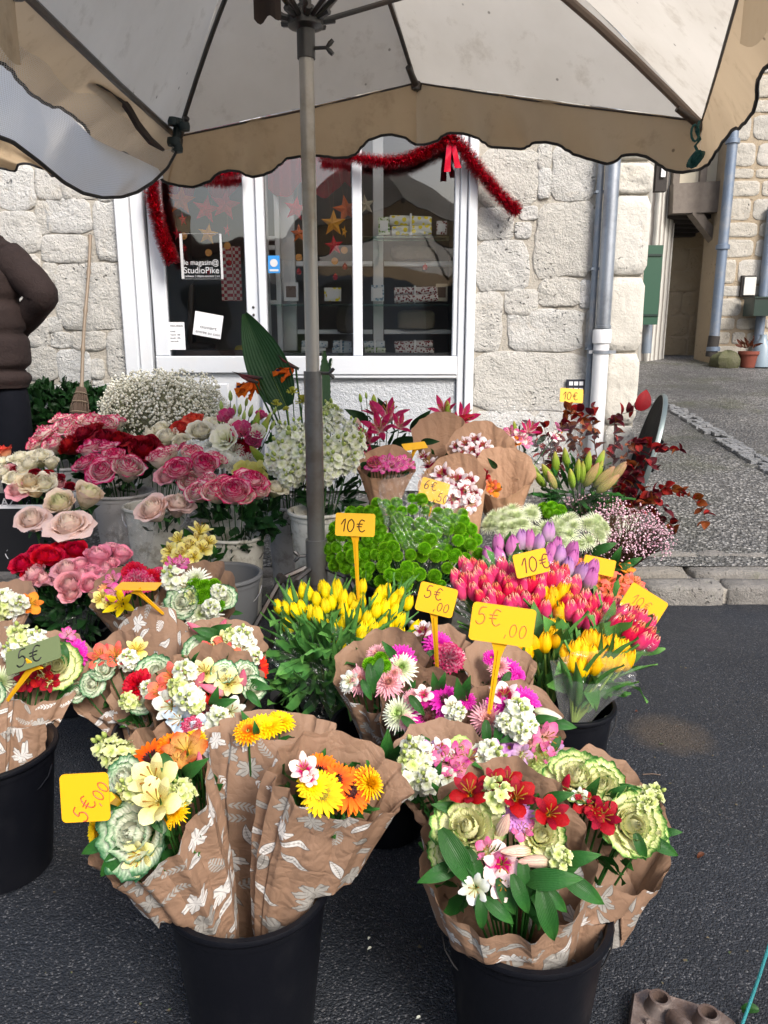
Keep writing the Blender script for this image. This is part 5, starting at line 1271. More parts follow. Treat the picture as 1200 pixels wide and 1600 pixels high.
o = thing('water_bottle', 'bluish plastic water container beside the terracotta pot', 'bottle', P(1190, 570, FR-.5)); q = P(1188, 570, FR-.5); q.z = gz(q.y); mb = MB(); mb.lathe([(.001, 0), (.13, .01), (.13, .3), (.05, .42), (.05, .48), (.001, .48)], 16); mb.obj('body', plain('bluish_plastic', (.25, .32, .38), .25), o, M=Matrix.Translation(q))
o = thing('mossy_boulder', 'mossy stone block at the foot of the lane drainpipe', 'stone', P(1135, 572, FR-.4)); q = P(1133, 572, FR-.45); q.z = gz(q.y)+.08; mb = MB()
mb.grid(lambda i, v: (V((cos(i*2*pi)*sin(v*pi)*.22, sin(i*2*pi)*sin(v*pi)*.2, -cos(v*pi)*.17))*(1+.25*noise.noise(V((cos(i*2*pi)*2, sin(i*2*pi)*2, v*4)))),), 16, 10, closed=True); mb.obj('stone', stone_mat('mossy_stone', (.10, .11, .05), (.16, .15, .12), (.07, .09, .03)), o, M=Matrix.Translation(q))

# ---------------------------------------------------------------- besom broom, dark shrub
BAM = plain('bamboo', (.25, .19, .13), .5, var=.3); TWIG = plain('birch_twigs', (.13, .085, .06), .8, var=.4)
br = thing('besom_broom', 'twig broom with bamboo handle leaning on the stone wall', 'broom', P(124, 690, 5.15))
a, b = P(141, 368, WY-.06), P(123, 668, 4.85); pts = []; rad = []
for i in range(41):
    t = i/40; pts.append(a.lerp(b, t)+V((.004*sin(t*9), 0, 0))); rad.append(.0100+(.0045 if i % 8 == 0 else 0)+.002*t)
mb = MB(); mb.tube(pts, rad, 10); mb.obj('handle', BAM, br)
d = (b-a).normalized(); mb = MB(); rr = random.Random(2); s0 = a.lerp(b, .80); x_ = d.orthogonal().normalized(); y_ = d.cross(x_)
for i in range(170):
    an = rr.uniform(0, 6.28); r1 = rr.uniform(.010, .028); r2 = rr.uniform(.0, .062); ct = x_*cos(an)+y_*sin(an); l = rr.uniform(.28, .40)
    mb.tube([s0+ct*r1, s0+d*l*.35+ct*(r1*.5+r2*.7), s0+d*l*.8+ct*(.006+r2*.9), s0+d*l+ct*r2*.8+x_*rr.uniform(-.01, .01)], [.0022, .002, .0018, .0012], 4)
mb.obj('twig_bundle', TWIG, br, kind='stuff')
for q in (.04, .10, .17): mb = MB(); mb.tube([s0+d*q+(x_*cos(t*pi/8)+y_*sin(t*pi/8))*(.030+q*.18) for t in range(17)], .0035, 5); mb.obj('binding', BAM, br)
shb = thing('dark_shrub', 'dark green leafy shrub at the foot of the wall behind the standing man', 'shrub', (-2.05, 4.95, .25))
for i in range(5): mb = MB(); q = P(60+i*20, 640, 5.0); mb.tube([V((q.x, 5, .25)), V((q.x+.05*sin(i), 5, .6)), q], [.012, .008, .004], 5); mb.obj('stem', TWIG, shb)
for px_, py_, r_, nn in ((70, 640, .24, 160), (105, 640, .22, 150), (140, 640, .16, 90), (85, 680, .25, 160), (120, 690, .25, 140), (30, 650, .2, 90)):
    foliage(shb, P(px_, py_, 5.1), r_*.9, (0, -.6, .8), nn, .085, GRD, px_, down=-.05, name='leaf_mass', wl=.55)
# ---------------------------------------------------------------- market parasol
def canvas(name, c1, c2, c3, tr=.35):
    k = NT(name); o = k.objc(); n1 = k.noise(1.8, 6, .6); n2 = k.noise(7, 7, .7)
    c = k.mix(k.ramp(n1, [(.35, 0.), (.7, 1.)]), c1, c2); c = k.mix(k.ramp(n2, [(.55, 0.), (.72, .6)]), c, c3)
    sp = k.n('TexVoronoi', {'Vector': o, 'Scale': 9.}); c = k.mix(k.ramp(sp.outputs[0], [(.04, .7), (.07, 0.)]), c, tuple(x*.3 for x in c3))
    wv = k.n('TexWave', {'Vector': o, 'Scale': 160.}); return k.bsdf(c, .85, k.bump(k.math('ADD', k.math('MULTIPLY', wv.outputs[1], .1), k.noise(5, 5)), .35, .03), 0, .2, tr)
CANV = canvas('grey_white_canvas', (.70, .66, .59), (.60, .56, .49), (.40, .35, .28), .55)
CANB = canvas('stained_beige_canvas', (.54, .42, .28), (.46, .35, .23), (.30, .22, .14), .45)
BLKT = plain('black_binding_tape', (.012, .012, .014), .7); ALU = plain('dull_parasol_pole_metal', (.50, .48, .44), .34, .45, var=.2, bump=.03, dirt=(.3, .26, .2)); IRON = plain('grey_worn_iron', (.11, .11, .11), .42, .75, var=.4, dirt=(.09, .06, .045)); WOODR = plain('brown_rib_wood', (.20, .15, .12), .6, var=.3); ROPE = plain('teal_rope', C(16, 82, 84), .7, bump=.5, bscale=200)
par = thing('market_parasol', 'large grey canvas market parasol with brown scalloped valance over the flower stall', 'parasol', (-.27, 2.9, 0))
PX, PYY = P(487, 500, 2.9).x, 2.9
J = [P(20, -30, 2.0), P(276, 212, 3.6), P(651, 128, 3.85), P(1097, 188, 3.15), P(1168, -60, 1.9)]
apex = P(480, -300, 2.9)
J += [V((.75, 1.15, 2.2)), V((-.1, .95, 2.35)), V((-.8, 1.2, 2.3))]
nJ = len(J)
def panel(A, B, seed, sag=.05):
    mb = MB()
    def fn(i, v):
        e = A.lerp(B, i); p = apex.lerp(e, v); s = sin(pi*i)*sag*sin(pi*v)
        p = p+V((0, 0, s*.6+.10*sin(pi*v)))-(e-V((apex.x, apex.y, e.z))).normalized()*(s*.6*v)
        p.z += .014*noise.noise(V((p.x*5, p.y*5, seed)))*(1-v)
        return (p, (i, v))
    mb.grid(fn, 16, 16); return mb.obj('canopy_panel', CANV, par, sharp=None)
for i in range(nJ): panel(J[i], J[(i+1) % nJ], i)
# valance: bottom edge traced for the three visible sides
def valance(A, B, low, seed, n=60, mat=CANB, parent=par, edge=BLKT, off=.03):
    """low: list of (photo x, photo y) of the scalloped hem from A to B"""
    top = [A.lerp(B, i/n)+V((0, 0, -.004*sin(pi*i/n))) for i in range(n+1)]
    hem = []
    m_ = len(low)-1
    for i in range(n+1):
        t = i/n*m_; k = min(int(t), m_-1); f = t-k; g = f*f*(3-2*f)
        x = low[k][0]+(low[k+1][0]-low[k][0])*f; y = low[k][1]+(low[k+1][1]-low[k][1])*g
        hem.append(P(x, y, top[i].y+off*sin(i*.5+seed)*.6))
    mb = MB()
    def fn(i, v):
        k = int(round(i*n)); p = top[k].lerp(hem[k], v); p.y += .02*sin(k*.45+seed)*v+.012*noise.noise(V((p.x*8, p.z*8, seed))); return (p, (i*3, v))
    mb.grid(fn, n, 6); mb.obj('valance', mat, parent, sharp=None)
    mb = MB(); mb.tube([fn(i/n, 1)[0] for i in range(n+1)], .0058, 6); mb.obj('valance_binding', edge, parent)
H1 = [(262, 286), (280, 289), (300, 291), (325, 285), (345, 271), (360, 267), (373, 267), (385, 273), (395, 276), (410, 275), (425, 270), (438, 258), (448, 247), (470, 243), (495, 243), (510, 246), (522, 248), (540, 246), (555, 240), (566, 228), (576, 220), (600, 213), (612, 211), (630, 213), (651, 225)]
H2 = [(651, 225), (664, 226), (682, 222), (692, 213), (702, 208), (725, 208), (746, 213), (757, 222), (766, 231), (790, 233), (815, 234), (826, 228), (835, 221), (853, 221), (872, 226), (884, 236), (897, 244), (925, 250), (950, 255), (962, 252), (973, 243), (990, 243), (1007, 246), (1020, 250), (1034, 256), (1047, 264), (1065, 269), (1090, 266)]
H3 = [(1090, 266), (1105, 258), (1114, 248), (1126, 232), (1133, 218), (1142, 204), (1150, 201), (1158, 199), (1168, 190), (1175, 178), (1177, 160), (1181, 140), (1190, 120), (1199, 104), (1215, 85), (1225, 50), (1240, 20), (1250, -30)]
H0 = [(-120, 30), (-60, 60), (-20, 85), (0, 97), (22, 112), (34, 130), (50, 148), (70, 160), (85, 168), (97, 170), (110, 178), (125, 190), (136, 203), (142, 216), (160, 230), (176, 238), (190, 236), (205, 245), (225, 258), (240, 272), (262, 286)]
valance(J[1], J[2], H1, 0); valance(J[2], J[3], H2, 2); valance(J[3], J[4], H3, 4, 50); valance(J[0], J[1], H0, 5)
for i in range(4, nJ): 
    A, B = J[i], J[(i+1) % nJ]; mb = MB(); mb.grid(lambda u, v, A=A, B=B: (A.lerp(B, u)-V((0, 0, v*(.16+.03*abs(sin(u*12))))),), 30, 3); mb.obj('valance', CANB, par, sharp=None)
hub = V((PX, PYY, P(484, 32, 2.9).z))
def rib(e, t0, sd):
    a = apex+V((0, 0, -.05)); pts = [a.lerp(e, i/10)+V((0, 0, .09*sin(pi*i/10)-.02)) for i in range(11)]
    mb = MB(); mb.tube(pts, .0095 if sd != 3 else .016, 8); r = mb.obj('rib', WOODR if sd == 3 else IRON, par)
    k = pts[max(1, min(9, int(t0*10)))]
    mb = MB(); mb.tube([hub+(V((k.x, k.y, hub.z))-hub).normalized()*.05+V((0, 0, .0)), k], .009, 8); mb.obj('strut', IRON, par)
    d = (e-a).normalized(); mb = MB(); mb.tube([k-d*.045-V((0, 0, .006)), k+d*.045-V((0, 0, .006))], .018, 8); mb.obj('rib_joint', WOODR, par)
    mb = MB(); mb.tube([pts[-1]-d*.12, pts[-1]+d*.02], [.013, .018], 10); mb.lathe([(.001, -.02), (.024, -.015), (.027, .005), (.02, .02), (.001, .022)], 10, o=pts[-1]); mb.obj('rib_end_socket', IRON, par)
for i in range(nJ): rib(J[i], (.5, .55, .55, .5, .5, .5, .5, .5)[i], i)
for i in (0, 1, 2, 3):     # thin edge rods between the rib ends
    mb = MB(); mb.tube([J[i]+V((0, 0, -.004)), J[i].lerp(J[i+1], .5)+V((0, 0, -.012)), J[i+1]+V((0, 0, -.004))], .0045 if i else .012, 6); mb.obj('edge_rod', IRON, par)
zsp = P(488, 580, 2.9).z; zst = P(484, 92, 2.9).z
pole = MB(); pole.tube([(PX, PYY, zsp-.05), (PX, PYY, zst+.02)], .0255, 24); pole.obj('upper_pole', ALU, par)
mb = MB(); mb.tube([(PX, PYY, zst), (PX, PYY, zst+.16)], .031, 24); mb.tube([(PX, PYY, zst+.16), (PX, PYY, hub.z+.35)], .021, 16); mb.obj('pole_sleeve', IRON, par, sharp=radians(40))
mb = MB(); mb.tube([(PX, PYY, zsp), (PX, PYY, .12)], .034, 24); mb.tube([(PX, PYY, zsp-.19), (PX, PYY, zsp-.21)], .036, 24); mb.tube([(PX, PYY, P(490, 850, 2.9).z+.02), (PX, PYY, P(490, 910, 2.9).z)], .042, 24); mb.obj('lower_tube', plain('worn_steel_tube', (.22, .22, .215), .38, .55, var=.4, dirt=(.12, .1, .08)), par, sharp=radians(40))
mb = MB(); mb.lathe([(.03, -.03), (.06, -.02), (.06, .02), (.03, .035)], 20, o=hub)
for i in range(8):
    a = i*pi/4+.2; mb.tube([hub+V((cos(a), sin(a), 0))*.05, hub+V((cos(a), sin(a), .1))*.10], .012, 6)
mb.obj('hub', IRON, par, sharp=radians(40))
def wing(z, sx=1, s=1.0, p=par):
    mb = MB(); x = PX+sx*.03; mb.tube([(x, PYY-.005, z), (x+sx*.045*s, PYY-.01, z)], .006, 8)
    for q in (-1, 1): mb.tube([(x+sx*.04*s, PYY-.01, z), (x+sx*.052*s, PYY-.012, z+q*.012*s), (x+sx*.062*s, PYY-.012, z+q*.022*s)], [.005, .009*s, .007*s], 8)
    mb.obj('wing_bolt', IRON, p)
wing(P(490, 76, 2.9).z, 1, 1.0); wing(P(490, 583, 2.9).z, 1, .8); wing(P(480, 868, 2.9).z, -1, .9)
# tripod foot
zf = P(490, 885, 2.9).z
for a in (205, 335, 90, 270-35):
    d = V((cos(radians(a)), sin(radians(a)), 0)); b0 = V((PX, PYY, zf))+d*.045; mb = MB(); mb.tube([b0, b0+d*.10-V((0, 0, .03)), b0+d*.42-V((0, 0, zf-.02))], .012, 6); mb.obj('leg', IRON, par)
    mb = MB(); mb.tube([b0+d*.09-V((0, 0, .02)), V((PX, PYY, .14))+d*.04], .008, 6); mb.tube([b0+d*.10+V((-d.y*.02, d.x*.02, -.028)), b0+d*.10-V((-d.y*.02, d.x*.02, .028))], .016, 10); mb.obj('leg_brace', IRON, par)
mb = MB(); mb.lathe([(.001, .0), (.20, .0), (.20, .02), (.06, .035), (.045, .16), (.034, .165)], 28, o=(PX, PYY, 0)); mb.obj('base_plate', IRON, par, sharp=radians(40))
# loose dark cloth flap hanging at a rib
mb = MB(); a, b = P(396, 8, 2.75), P(440, 30, 2.75); mb.grid(lambda i, v: (V((a.x+(b.x-a.x)*i, 2.75+.02*sin(i*6), a.z+.06-(.10+.01*sin(i*9))*v)),), 10, 5); o = mb.obj('cloth_flap', plain('dark_brown_cloth', (.05, .035, .03), .9), par)
# teal rope knotted at the right corner, dark strap at the left one
rp = thing('knotted_rope', 'teal rope knotted and hanging from the right corner of the parasol', 'rope', P(1090, 200, 3.1)); rr = random.Random(6)
mb = MB(); c = P(1085, 250, 3.08); m = mpp(c); loop = [P(1093, 190, 3.1), P(1088, 205, 3.08), P(1094, 218, 3.08), P(1086, 228, 3.08)]
for i in range(46): a = i*.62; loop.append(c+V((cos(a)*9*m*(1+.5*sin(i*1.3)), -.012+.014*sin(i*1.9), sin(a*1.07)*11*m)))
mb.tube(loop, .0055, 6); mb.obj('rope', ROPE, rp)
mb = MB(); loop = [P(1086+6*cos(t*pi/6), 208+13*sin(t*pi/6), 3.07) for t in range(13)]; mb.tube(loop, .0045, 6); mb.obj('rope_loop', ROPE, rp)
stp = thing('dark_clamp', 'dark teal clamp at the left corner joint of the parasol', 'clamp', P(278, 200, 3.5)); DKT = plain('dark_teal_plastic', C(22, 44, 48), .5)
for (x, y, r1) in ((270, 190, .022), (288, 198, .024), (272, 222, .030), (277, 232, .024)): mb = MB(); mb.lathe([(.001, -.02), (r1*.9, -.015), (r1, 0), (r1*.9, .015), (.001, .02)], 12, o=P(x, y, 3.42)); mb.obj('clamp_knob', DKT, stp)
mb = MB(); mb.tube([P(279, 185, 3.45), P(276, 215, 3.45), P(274, 238, 3.45)], .018, 8); mb.obj('clamp_body', DKT, stp)
# net curtain gathered along the left side
def net_mat():
    k = NT('white_net'); uv = k.uv(); sx = k.n('SeparateXYZ', {0: uv}); M = k.math
    gx = M('LESS_THAN', M('ABSOLUTE', M('SUBTRACT', M('FRACT', M('MULTIPLY', sx.outputs[0], 90.)), .5)), .07); gy = M('LESS_THAN', M('ABSOLUTE', M('SUBTRACT', M('FRACT', M('MULTIPLY', sx.outputs[1], 90.)), .5)), .07)
    g = M('MAXIMUM', gx, gy); tr = k.n('BsdfTransparent'); df = k.n('BsdfDiffuse', {'Color': (.75, .74, .72, 1)}); tl = k.n('BsdfTranslucent', {'Color': (.75, .74, .72, 1)})
    fb = k.n('MixShader', {0: .5, 1: df.outputs[0], 2: tl.outputs[0]}); k.set(k.out.inputs[0], k.n('MixShader', {0: M('MULTIPLY', g, .85), 1: tr.outputs[0], 2: fb.outputs[0]}).outputs[0]); return k.m
net = thing('net_curtain', 'fine mesh net hooked along the left edge rod of the parasol, sagging below the valance', 'net', P(150, 150, 2.8))
top = [(-70, -60, 1.9), (0, 22, 2.1), (52, 38, 2.3), (82, 50, 2.45), (110, 85, 2.6), (137, 122, 2.75), (165, 124, 2.9), (200, 160, 3.1), (212, 185, 3.2), (240, 225, 3.35), (262, 236, 3.45), (276, 236, 3.5)]
bot = [(-90, 180, 1.9), (-40, 200, 2.1), (20, 222, 2.3), (60, 252, 2.45), (100, 285, 2.6), (130, 302, 2.75), (160, 309, 2.9), (190, 308, 3.05), (215, 300, 3.15), (240, 284, 3.3), (262, 262, 3.4), (275, 238, 3.5)]
def netfn(i, v, dy=0.0):
    t = i*(len(top)-1); k = min(int(t), len(top)-2); f = t-k; A_ = P(*top[k][:2], top[k][2]).lerp(P(*top[k+1][:2], top[k+1][2]), f); B_ = P(*bot[k][:2], bot[k][2]-.1).lerp(P(*bot[k+1][:2], bot[k+1][2]-.1), f)
    p = A_.lerp(B_, v); p += V((0, -.10*sin(pi*v)+dy, 0))+V((.012, .012, 0))*sin(i*26+v*3)*sin(pi*v)
    return (p, (i*2.3, v*.75))
mb = MB(); mb.grid(netfn, 70, 24); mb.obj('net_sheet', net_mat(), net, sharp=None)
mb = MB(); mb.tube([netfn(i/70, 1)[0] for i in range(71)], .006, 6); mb.obj('net_border', BLKT, net)
HM = plain('dark_net_tape', (.05, .035, .03), .8); mb = MB(); tp = [(137, 121), (150, 128), (170, 138), (190, 155), (202, 172), (215, 195), (235, 220), (255, 234)]
mb.tube([P(x, y, 2.7+(x-137)/120*.7-.06) for x, y in tp], [.006, .012, .016, .016, .016, .016, .015, .007], 6); mb.obj('net_tape', HM, net)
for x, y, d_ in ((52, 36, 2.3), (80, 48, 2.45), (198, 158, 3.1)): mb = MB(); mb.tube([P(x+4*cos(q), y+6*sin(q), d_-.02) for q in [i*.7 for i in range(10)]], .003, 5); mb.obj('hook_ring', IRON, net)
# white sheet behind the net, bright in daylight
SHW = plain('white_translucent_sheet', (.9, .92, .95), .7, trans=.75, var=.05, bump=.3, bscale=4)
sh = thing('white_side_sheet', 'white translucent plastic sheet sagging behind the mesh net at the left', 'sheet', P(100, 230, 2.9))
stp_ = [(-90, 20, 2.2), (-20, 82, 2.4), (20, 108, 2.55), (50, 145, 2.7), (95, 168, 2.8), (140, 212, 2.95), (180, 232, 3.1), (210, 244, 3.2), (245, 262, 3.4)]
sbt = [(-90, 172, 2.2), (-30, 196, 2.4), (25, 226, 2.55), (62, 254, 2.7), (98, 283, 2.8), (140, 304, 2.95), (175, 307, 3.1), (210, 299, 3.2), (246, 278, 3.4)]
def shfn(i, v):
    t = i*8; k = min(int(t), 7); f = t-k; A_ = P(*stp_[k][:2], stp_[k][2]).lerp(P(*stp_[k+1][:2], stp_[k+1][2]), f); B_ = P(*sbt[k][:2], sbt[k][2]).lerp(P(*sbt[k+1][:2], sbt[k+1][2]), f)
    p = A_.lerp(B_, v); p.y += .03+.05*sin(pi*v)+.012*sin(i*30+v*6); return (p,)
mb = MB(); mb.grid(shfn, 50, 12); mb.obj('sheet', SHW, sh, sharp=None)
# second parasol further left, only its valance corner shows
p2 = thing('second_parasol', 'beige valance corner of another market parasol at the upper left', 'parasol', (-3.4, 4.0, 0))
a2, b2 = P(-420, 190, 4.05), P(98, 268, 4.1)
valance(a2, P(100, 215, 4.1), [(-420, 262), (-300, 280), (-150, 262), (-60, 268), (-20, 256), (0, 263), (20, 266), (30, 258), (45, 257), (65, 262), (82, 275), (92, 276), (100, 262)], 3, 50, parent=p2)
mb = MB(); ap2 = V((-3.0, 3.2, 3.0)); mb.grid(lambda i, v: (ap2.lerp(a2.lerp(P(100, 215, 4.1), i), v),), 10, 8); mb.obj('canopy_panel', CANV, p2, sharp=None)
mb = MB(); mb.tube([(-3.0, 3.2, 0.0), (-3.0, 3.2, 3.0)], .025, 14); mb.obj('pole', ALU, p2)

# ---------------------------------------------------------------- the man seen from behind
def skin(name, joints, edges, mat, par_, levels=2, root=0, disp=None, smooth=True):
    me = bpy.data.meshes.new(name); me.from_pydata([j[:3] for j in joints], edges, []); o = bpy.data.objects.new(name, me); COL.objects.link(o)
    md = o.modifiers.new('s', 'SKIN'); md.use_smooth_shade = True
    for i, j in enumerate(joints):
        sv = me.skin_vertices[0].data[i]; sv.radius = (j[3], j[4] if len(j) > 4 else j[3]); sv.use_root = (i == root)
    s = o.modifiers.new('u', 'SUBSURF'); s.levels = s.render_levels = levels
    bpy.context.view_layer.update(); ev = o.evaluated_get(bpy.context.evaluated_depsgraph_get()); m2 = bpy.data.meshes.new_from_object(ev); bpy.data.objects.remove(o)
    if disp:
        for v in m2.vertices: v.co = disp(v.co.copy())
    m2.materials.clear(); m2.materials.append(mat); m2.polygons.foreach_set('use_smooth', [True]*len(m2.polygons)); m2.update()
    return put(name, m2, par_)
YM = 4.35; gm = gz(YM)+.02
B0 = P(-22, 600, YM); bx = B0.x; hz = P(0, 600, YM).z; shz = P(0, 378, YM).z
SKN = plain('skin', C(190, 140, 115), .5, var=.1, spec=.4); TRO = plain('dark_navy_trousers', (.005, .006, .010), .9, var=.3, spec=.15, bump=.4, bscale=20); HAIR = plain('dark_hair', (.02, .014, .01), .6, bump=.6, bscale=120)
def jack_mat():
    k = NT('brown_quilted_nylon'); h = k.math('ADD', k.noise(9, 4, .6), k.math('MULTIPLY', k.noise(26, 5, .65, dist=1.5), .7)); return k.bsdf(k.mix(k.noise(4, 4), C(54, 42, 39), C(34, 27, 27)), .85, k.bump(h, .5, .02), 0, .25)
JK = jack_mat()
man = thing('person', 'man in brown quilted jacket and dark trousers, seen from behind', 'person', (bx, YM, gm))
el = P(88, 462, YM-.05); hd = P(18, 525, YM+.18); sh_r = P(34, 388, YM)
dx = .19
hh = shz+.10
body = [(bx, YM, hz+.02, .10, .08), (bx, YM, hz+.35, .13, .09), (bx, YM, shz-.12, .12, .08), (bx, YM+.01, hh-.06, .045, .05), (bx+.01, YM+.02, hh+.07, .07, .08), (bx+.02, YM+.03, hh+.16, .085, .10), (bx+.02, YM+.03, hh+.24, .06, .07),
        (sh_r.x-.07, YM, shz-.07, .045), (el.x-.04, el.y, el.z, .042), (hd.x, hd.y, hd.z, .03), (hd.x-.05, hd.y+.02, hd.z-.05, .035, .02),
        (2*bx-sh_r.x+.07, YM, shz-.07, .045), (2*bx-el.x+.10, YM-.02, el.z-.02, .042), (2*bx-hd.x-.02, YM+.12, hd.z-.05, .03), (2*bx-hd.x-.0, YM+.2, hd.z-.1, .035, .02),
        (bx+.08, YM, hz-.08, .06), (bx+.13, YM+.01, hz-.45, .06), (bx+.14, YM+.03, gm+.09, .045), (bx+.15, YM-.12, gm+.04, .04), (bx-.08, YM, hz-.08, .06), (bx-.13, YM+.01, hz-.45, .06), (bx-.14, YM+.03, gm+.09, .045), (bx-.15, YM-.12, gm+.04, .04)]
skin('body', body, [(0, 1), (1, 2), (2, 3), (3, 4), (4, 5), (5, 6), (2, 7), (7, 8), (8, 9), (9, 10), (2, 11), (11, 12), (12, 13), (13, 14), (0, 15), (15, 16), (16, 17), (17, 18), (0, 19), (19, 20), (20, 21), (21, 22)], SKN, man)
seams = [P(0, y, YM).z for y in (417, 470, 520, 578)]
def torso_disp(v):
    d = min(abs(v.z-s) for s in seams); q = V((v.x-bx, v.y-YM, 0)); n_ = q.normalized() if q.length > 1e-4 else V((0, 0, 0))
    k = 1-exp(-(d/.020)**2)
    return v+n_*(.034*k-.022+.008*noise.noise(v*9))
# jacket torso as a loft of ellipses with puffed bands
secs = [(P(0, 601, YM).z, .18, .12), (P(0, 606, YM).z, .215, .155), (P(0, 592, YM).z, .235, .175), (P(0, 560, YM).z, .25, .18), (P(0, 500, YM).z, .245, .17), (P(0, 440, YM).z, .235, .16), (P(0, 405, YM).z, .245, .15), (P(0, 385, YM).z, .225, .135), (P(0, 370, YM).z, .16, .115), (P(0, 358, YM).z, .085, .085), (P(0, 345, YM).z, .075, .08)]
mb = MB()
def lo(i, v):
    t = v*(len(secs)-1); k = min(int(t), len(secs)-2); f = sm(t-k); z = secs[k][0]+(secs[k+1][0]-secs[k][0])*(t-k); a = secs[k][1]*(1-f)+secs[k+1][1]*f; b = secs[k][2]*(1-f)+secs[k+1][2]*f
    an = i*2*pi; p = V((bx+a*cos(an), YM+b*sin(an), z)); return (torso_disp(p),)
mb.grid(lo, 56, 90, closed=True); jk = mb.obj('jacket', JK, man, sharp=None)
def sleeve(a, b, c, nm='sleeve'):
    mb = MB(); pts = []; rad = []
    for i in range(33):
        t = i/32; p = a.lerp(b, t/.52) if t < .52 else b.lerp(c, (t-.52)/.48)
        if abs(t-.52) < .13: 
            w = (1-abs(t-.52)/.13)*.5; p = p.lerp((a.lerp(b, .8)+b.lerp(c, .2))/2, w*.8)
        pts.append(p); rad.append((.098-.035*t)*(1+.10*abs(sin(t*14+.4))**.6-.05)-(.012 if i > 30 else 0))
    mb.tube(pts, rad, 22)
    for i, q in enumerate(mb.v): v_ = V(q); mb.v[i] = tuple(v_+V((1, 0, 1))*.006*noise.noise(v_*8))
    mb.obj(nm, JK, man, sharp=None)
sleeve(sh_r+V((-.09, 0, -.045)), el+V((-.06, 0, 0)), hd+V((0, 0, 0))); s2 = V((2*bx-sh_r.x+.09, YM, sh_r.z-.045)); sleeve(s2, V((2*bx-el.x+.1, YM-.02, el.z)), V((2*bx-hd.x, YM+.12, hd.z-.03)))
mb = MB()
for sx in (-1, 1): mb.tube([(bx+sx*.10, YM, hz+.10), (bx+sx*.115, YM, hz-.1), (bx+sx*.125, YM+.005, hz-.45), (bx+sx*.14, YM+.02, gm+.1)], [.10, .112, .098, .085], 20)
mb.obj('trousers', TRO, man, sharp=None)
mb = MB()
for sx in (-1, 1): mb.grid(lambda i, v: (V((bx+sx*.15+.05*cos(i*2*pi)*sin(v*pi), YM-.06+.14*sin(i*2*pi)*sin(v*pi), gm+.03-.05*cos(v*pi)*(1 if v > .5 else .6))),), 14, 8, closed=True)
mb.obj('shoes', plain('black_shoe', (.01, .01, .01), .4), man)
mb = MB(); hc = V((bx+.02, YM+.03, hh+.19)); mb.grid(lambda i, v: (hc+V((.094*cos(i*2*pi)*sin(v*pi), .112*sin(i*2*pi)*sin(v*pi)-.008, -.118*cos(v*pi)+.02)),), 20, 14, closed=True); mb.obj('hair', HAIR, man)
# ---------------------------------------------------------------- buckets
BK, KEEP = {}, []
def bk_(px_, py_, h, rt, mat, label, z0=None, Y=None, **k):
    """bucket whose rim centre is seen at a photo position"""
    if Y is None: p = PZ(px_, py_, h+(z0 or 0)); zz = z0 or 0
    else: p = P(px_, py_, Y); zz = p.z-h
    q = V((p.x, p.y, zz)); BK[id(q)] = (p.x, p.y, zz+h, rt); KEEP.append(q)
    return bucket(p.x, p.y, zz, rt, h, mat, label, **k), q
_, bA = bk_(388, 1382, .36, .158, BLACKP, 'tall black bucket at the front left, holding three crumpled kraft bouquets', handle=False)
_, bB = bk_(822, 1425, .345, .155, BLACKP, 'tall black bucket at the front right, holding two kraft bouquets of kale')
_, bC = bk_(-18, 1172, .36, .165, BLACKP, 'black bucket cut by the left edge under a kraft bouquet')
_, bD = bk_(885, 1100, .33, .14, BLACKP, 'black bucket on the right under the cellophaned pink and yellow tulips')
_, bE = bk_(108, 980, .33, .16, BLACKP, 'black bucket holding the pink spray roses and coral roses')
_, bF = bk_(600, 1135, .33, .15, BLACKP, 'black bucket in the middle behind the orange gerberas, under pink bouquets')
_, bG = bk_(270, 1140, .33, .16, BLACKP, 'black bucket under the red and coral bouquets left of centre')
_, bH = bk_(500, 1105, .28, .15, BLACKP, 'black bucket hidden under the yellow tulips')
_, bI = bk_(345, 900, .36, .15, DARKGREY, 'dark grey bucket right of the white and green bouquet', Y=2.85)
_, bJ = bk_(192, 771, .36, .150, GREYP, 'scratched grey-white bucket of pink edged roses', Y=3.85)
_, bK = bk_(112, 728, .36, .150, GREYP, 'pale bucket behind, under pink roses in front of the broom', Y=4.2)
_, bL = bk_(243, 792, .36, .145, WHITEP, 'white bucket behind the two large blush roses', Y=3.6)
_, bM = bk_(368, 838, .40, .125, WHITEP, 'tall cream bucket of pink edged roses left of the parasol pole', Y=3.3)
_, bM2 = bk_(345, 757, .36, .12, WHITEP, 'cream bucket under the white carnations', Y=3.85)
_, bN = bk_(497, 800, .40, .125, WHITEP, 'tall white bucket of white stocks behind the parasol pole', Y=3.3)
_, bN2 = bk_(455, 790, .42, .12, GREYP, 'grey-white bucket behind the parasol pole on the left', Y=3.65)
_, bO = bk_(590, 790, .36, .15, GREYP, 'pale bucket of lilies and kraft bouquets right of the pole', Y=3.8)
_, bP = bk_(700, 815, .36, .16, WHITEP, 'white bucket under the plain kraft alstroemeria bouquets', Y=3.5)
_, bQ = bk_(955, 800, .30, .13, WHITEP, 'white bucket half hidden among the wax flowers', Y=3.75)
_, bR = bk_(640, 905, .26, .20, BLACKP, 'wide black bucket under the green pompom chrysanthemums', Y=2.9)
_, bR2 = bk_(690, 962, .10, .14, WHITEP, 'low white tray edge under the green pompoms', Y=2.75, rim=True, handle=False)
_, bS = bk_(880, 800, .30, .17, DARKGREY, 'dark bucket under the cellophaned lily buds', Y=3.5)
_, bT = bk_(830, 860, .28, .16, BLACKP, 'black bucket of white plume flowers', Y=3.25)
_, bU = bk_(820, 1010, .30, .17, BLACKP, 'black bucket behind, under the mauve and pink tulips', Y=2.6)
_, bV = bk_(250, 730, .38, .15, WHITEP, 'white bucket under the baby breath', Y=4.7)
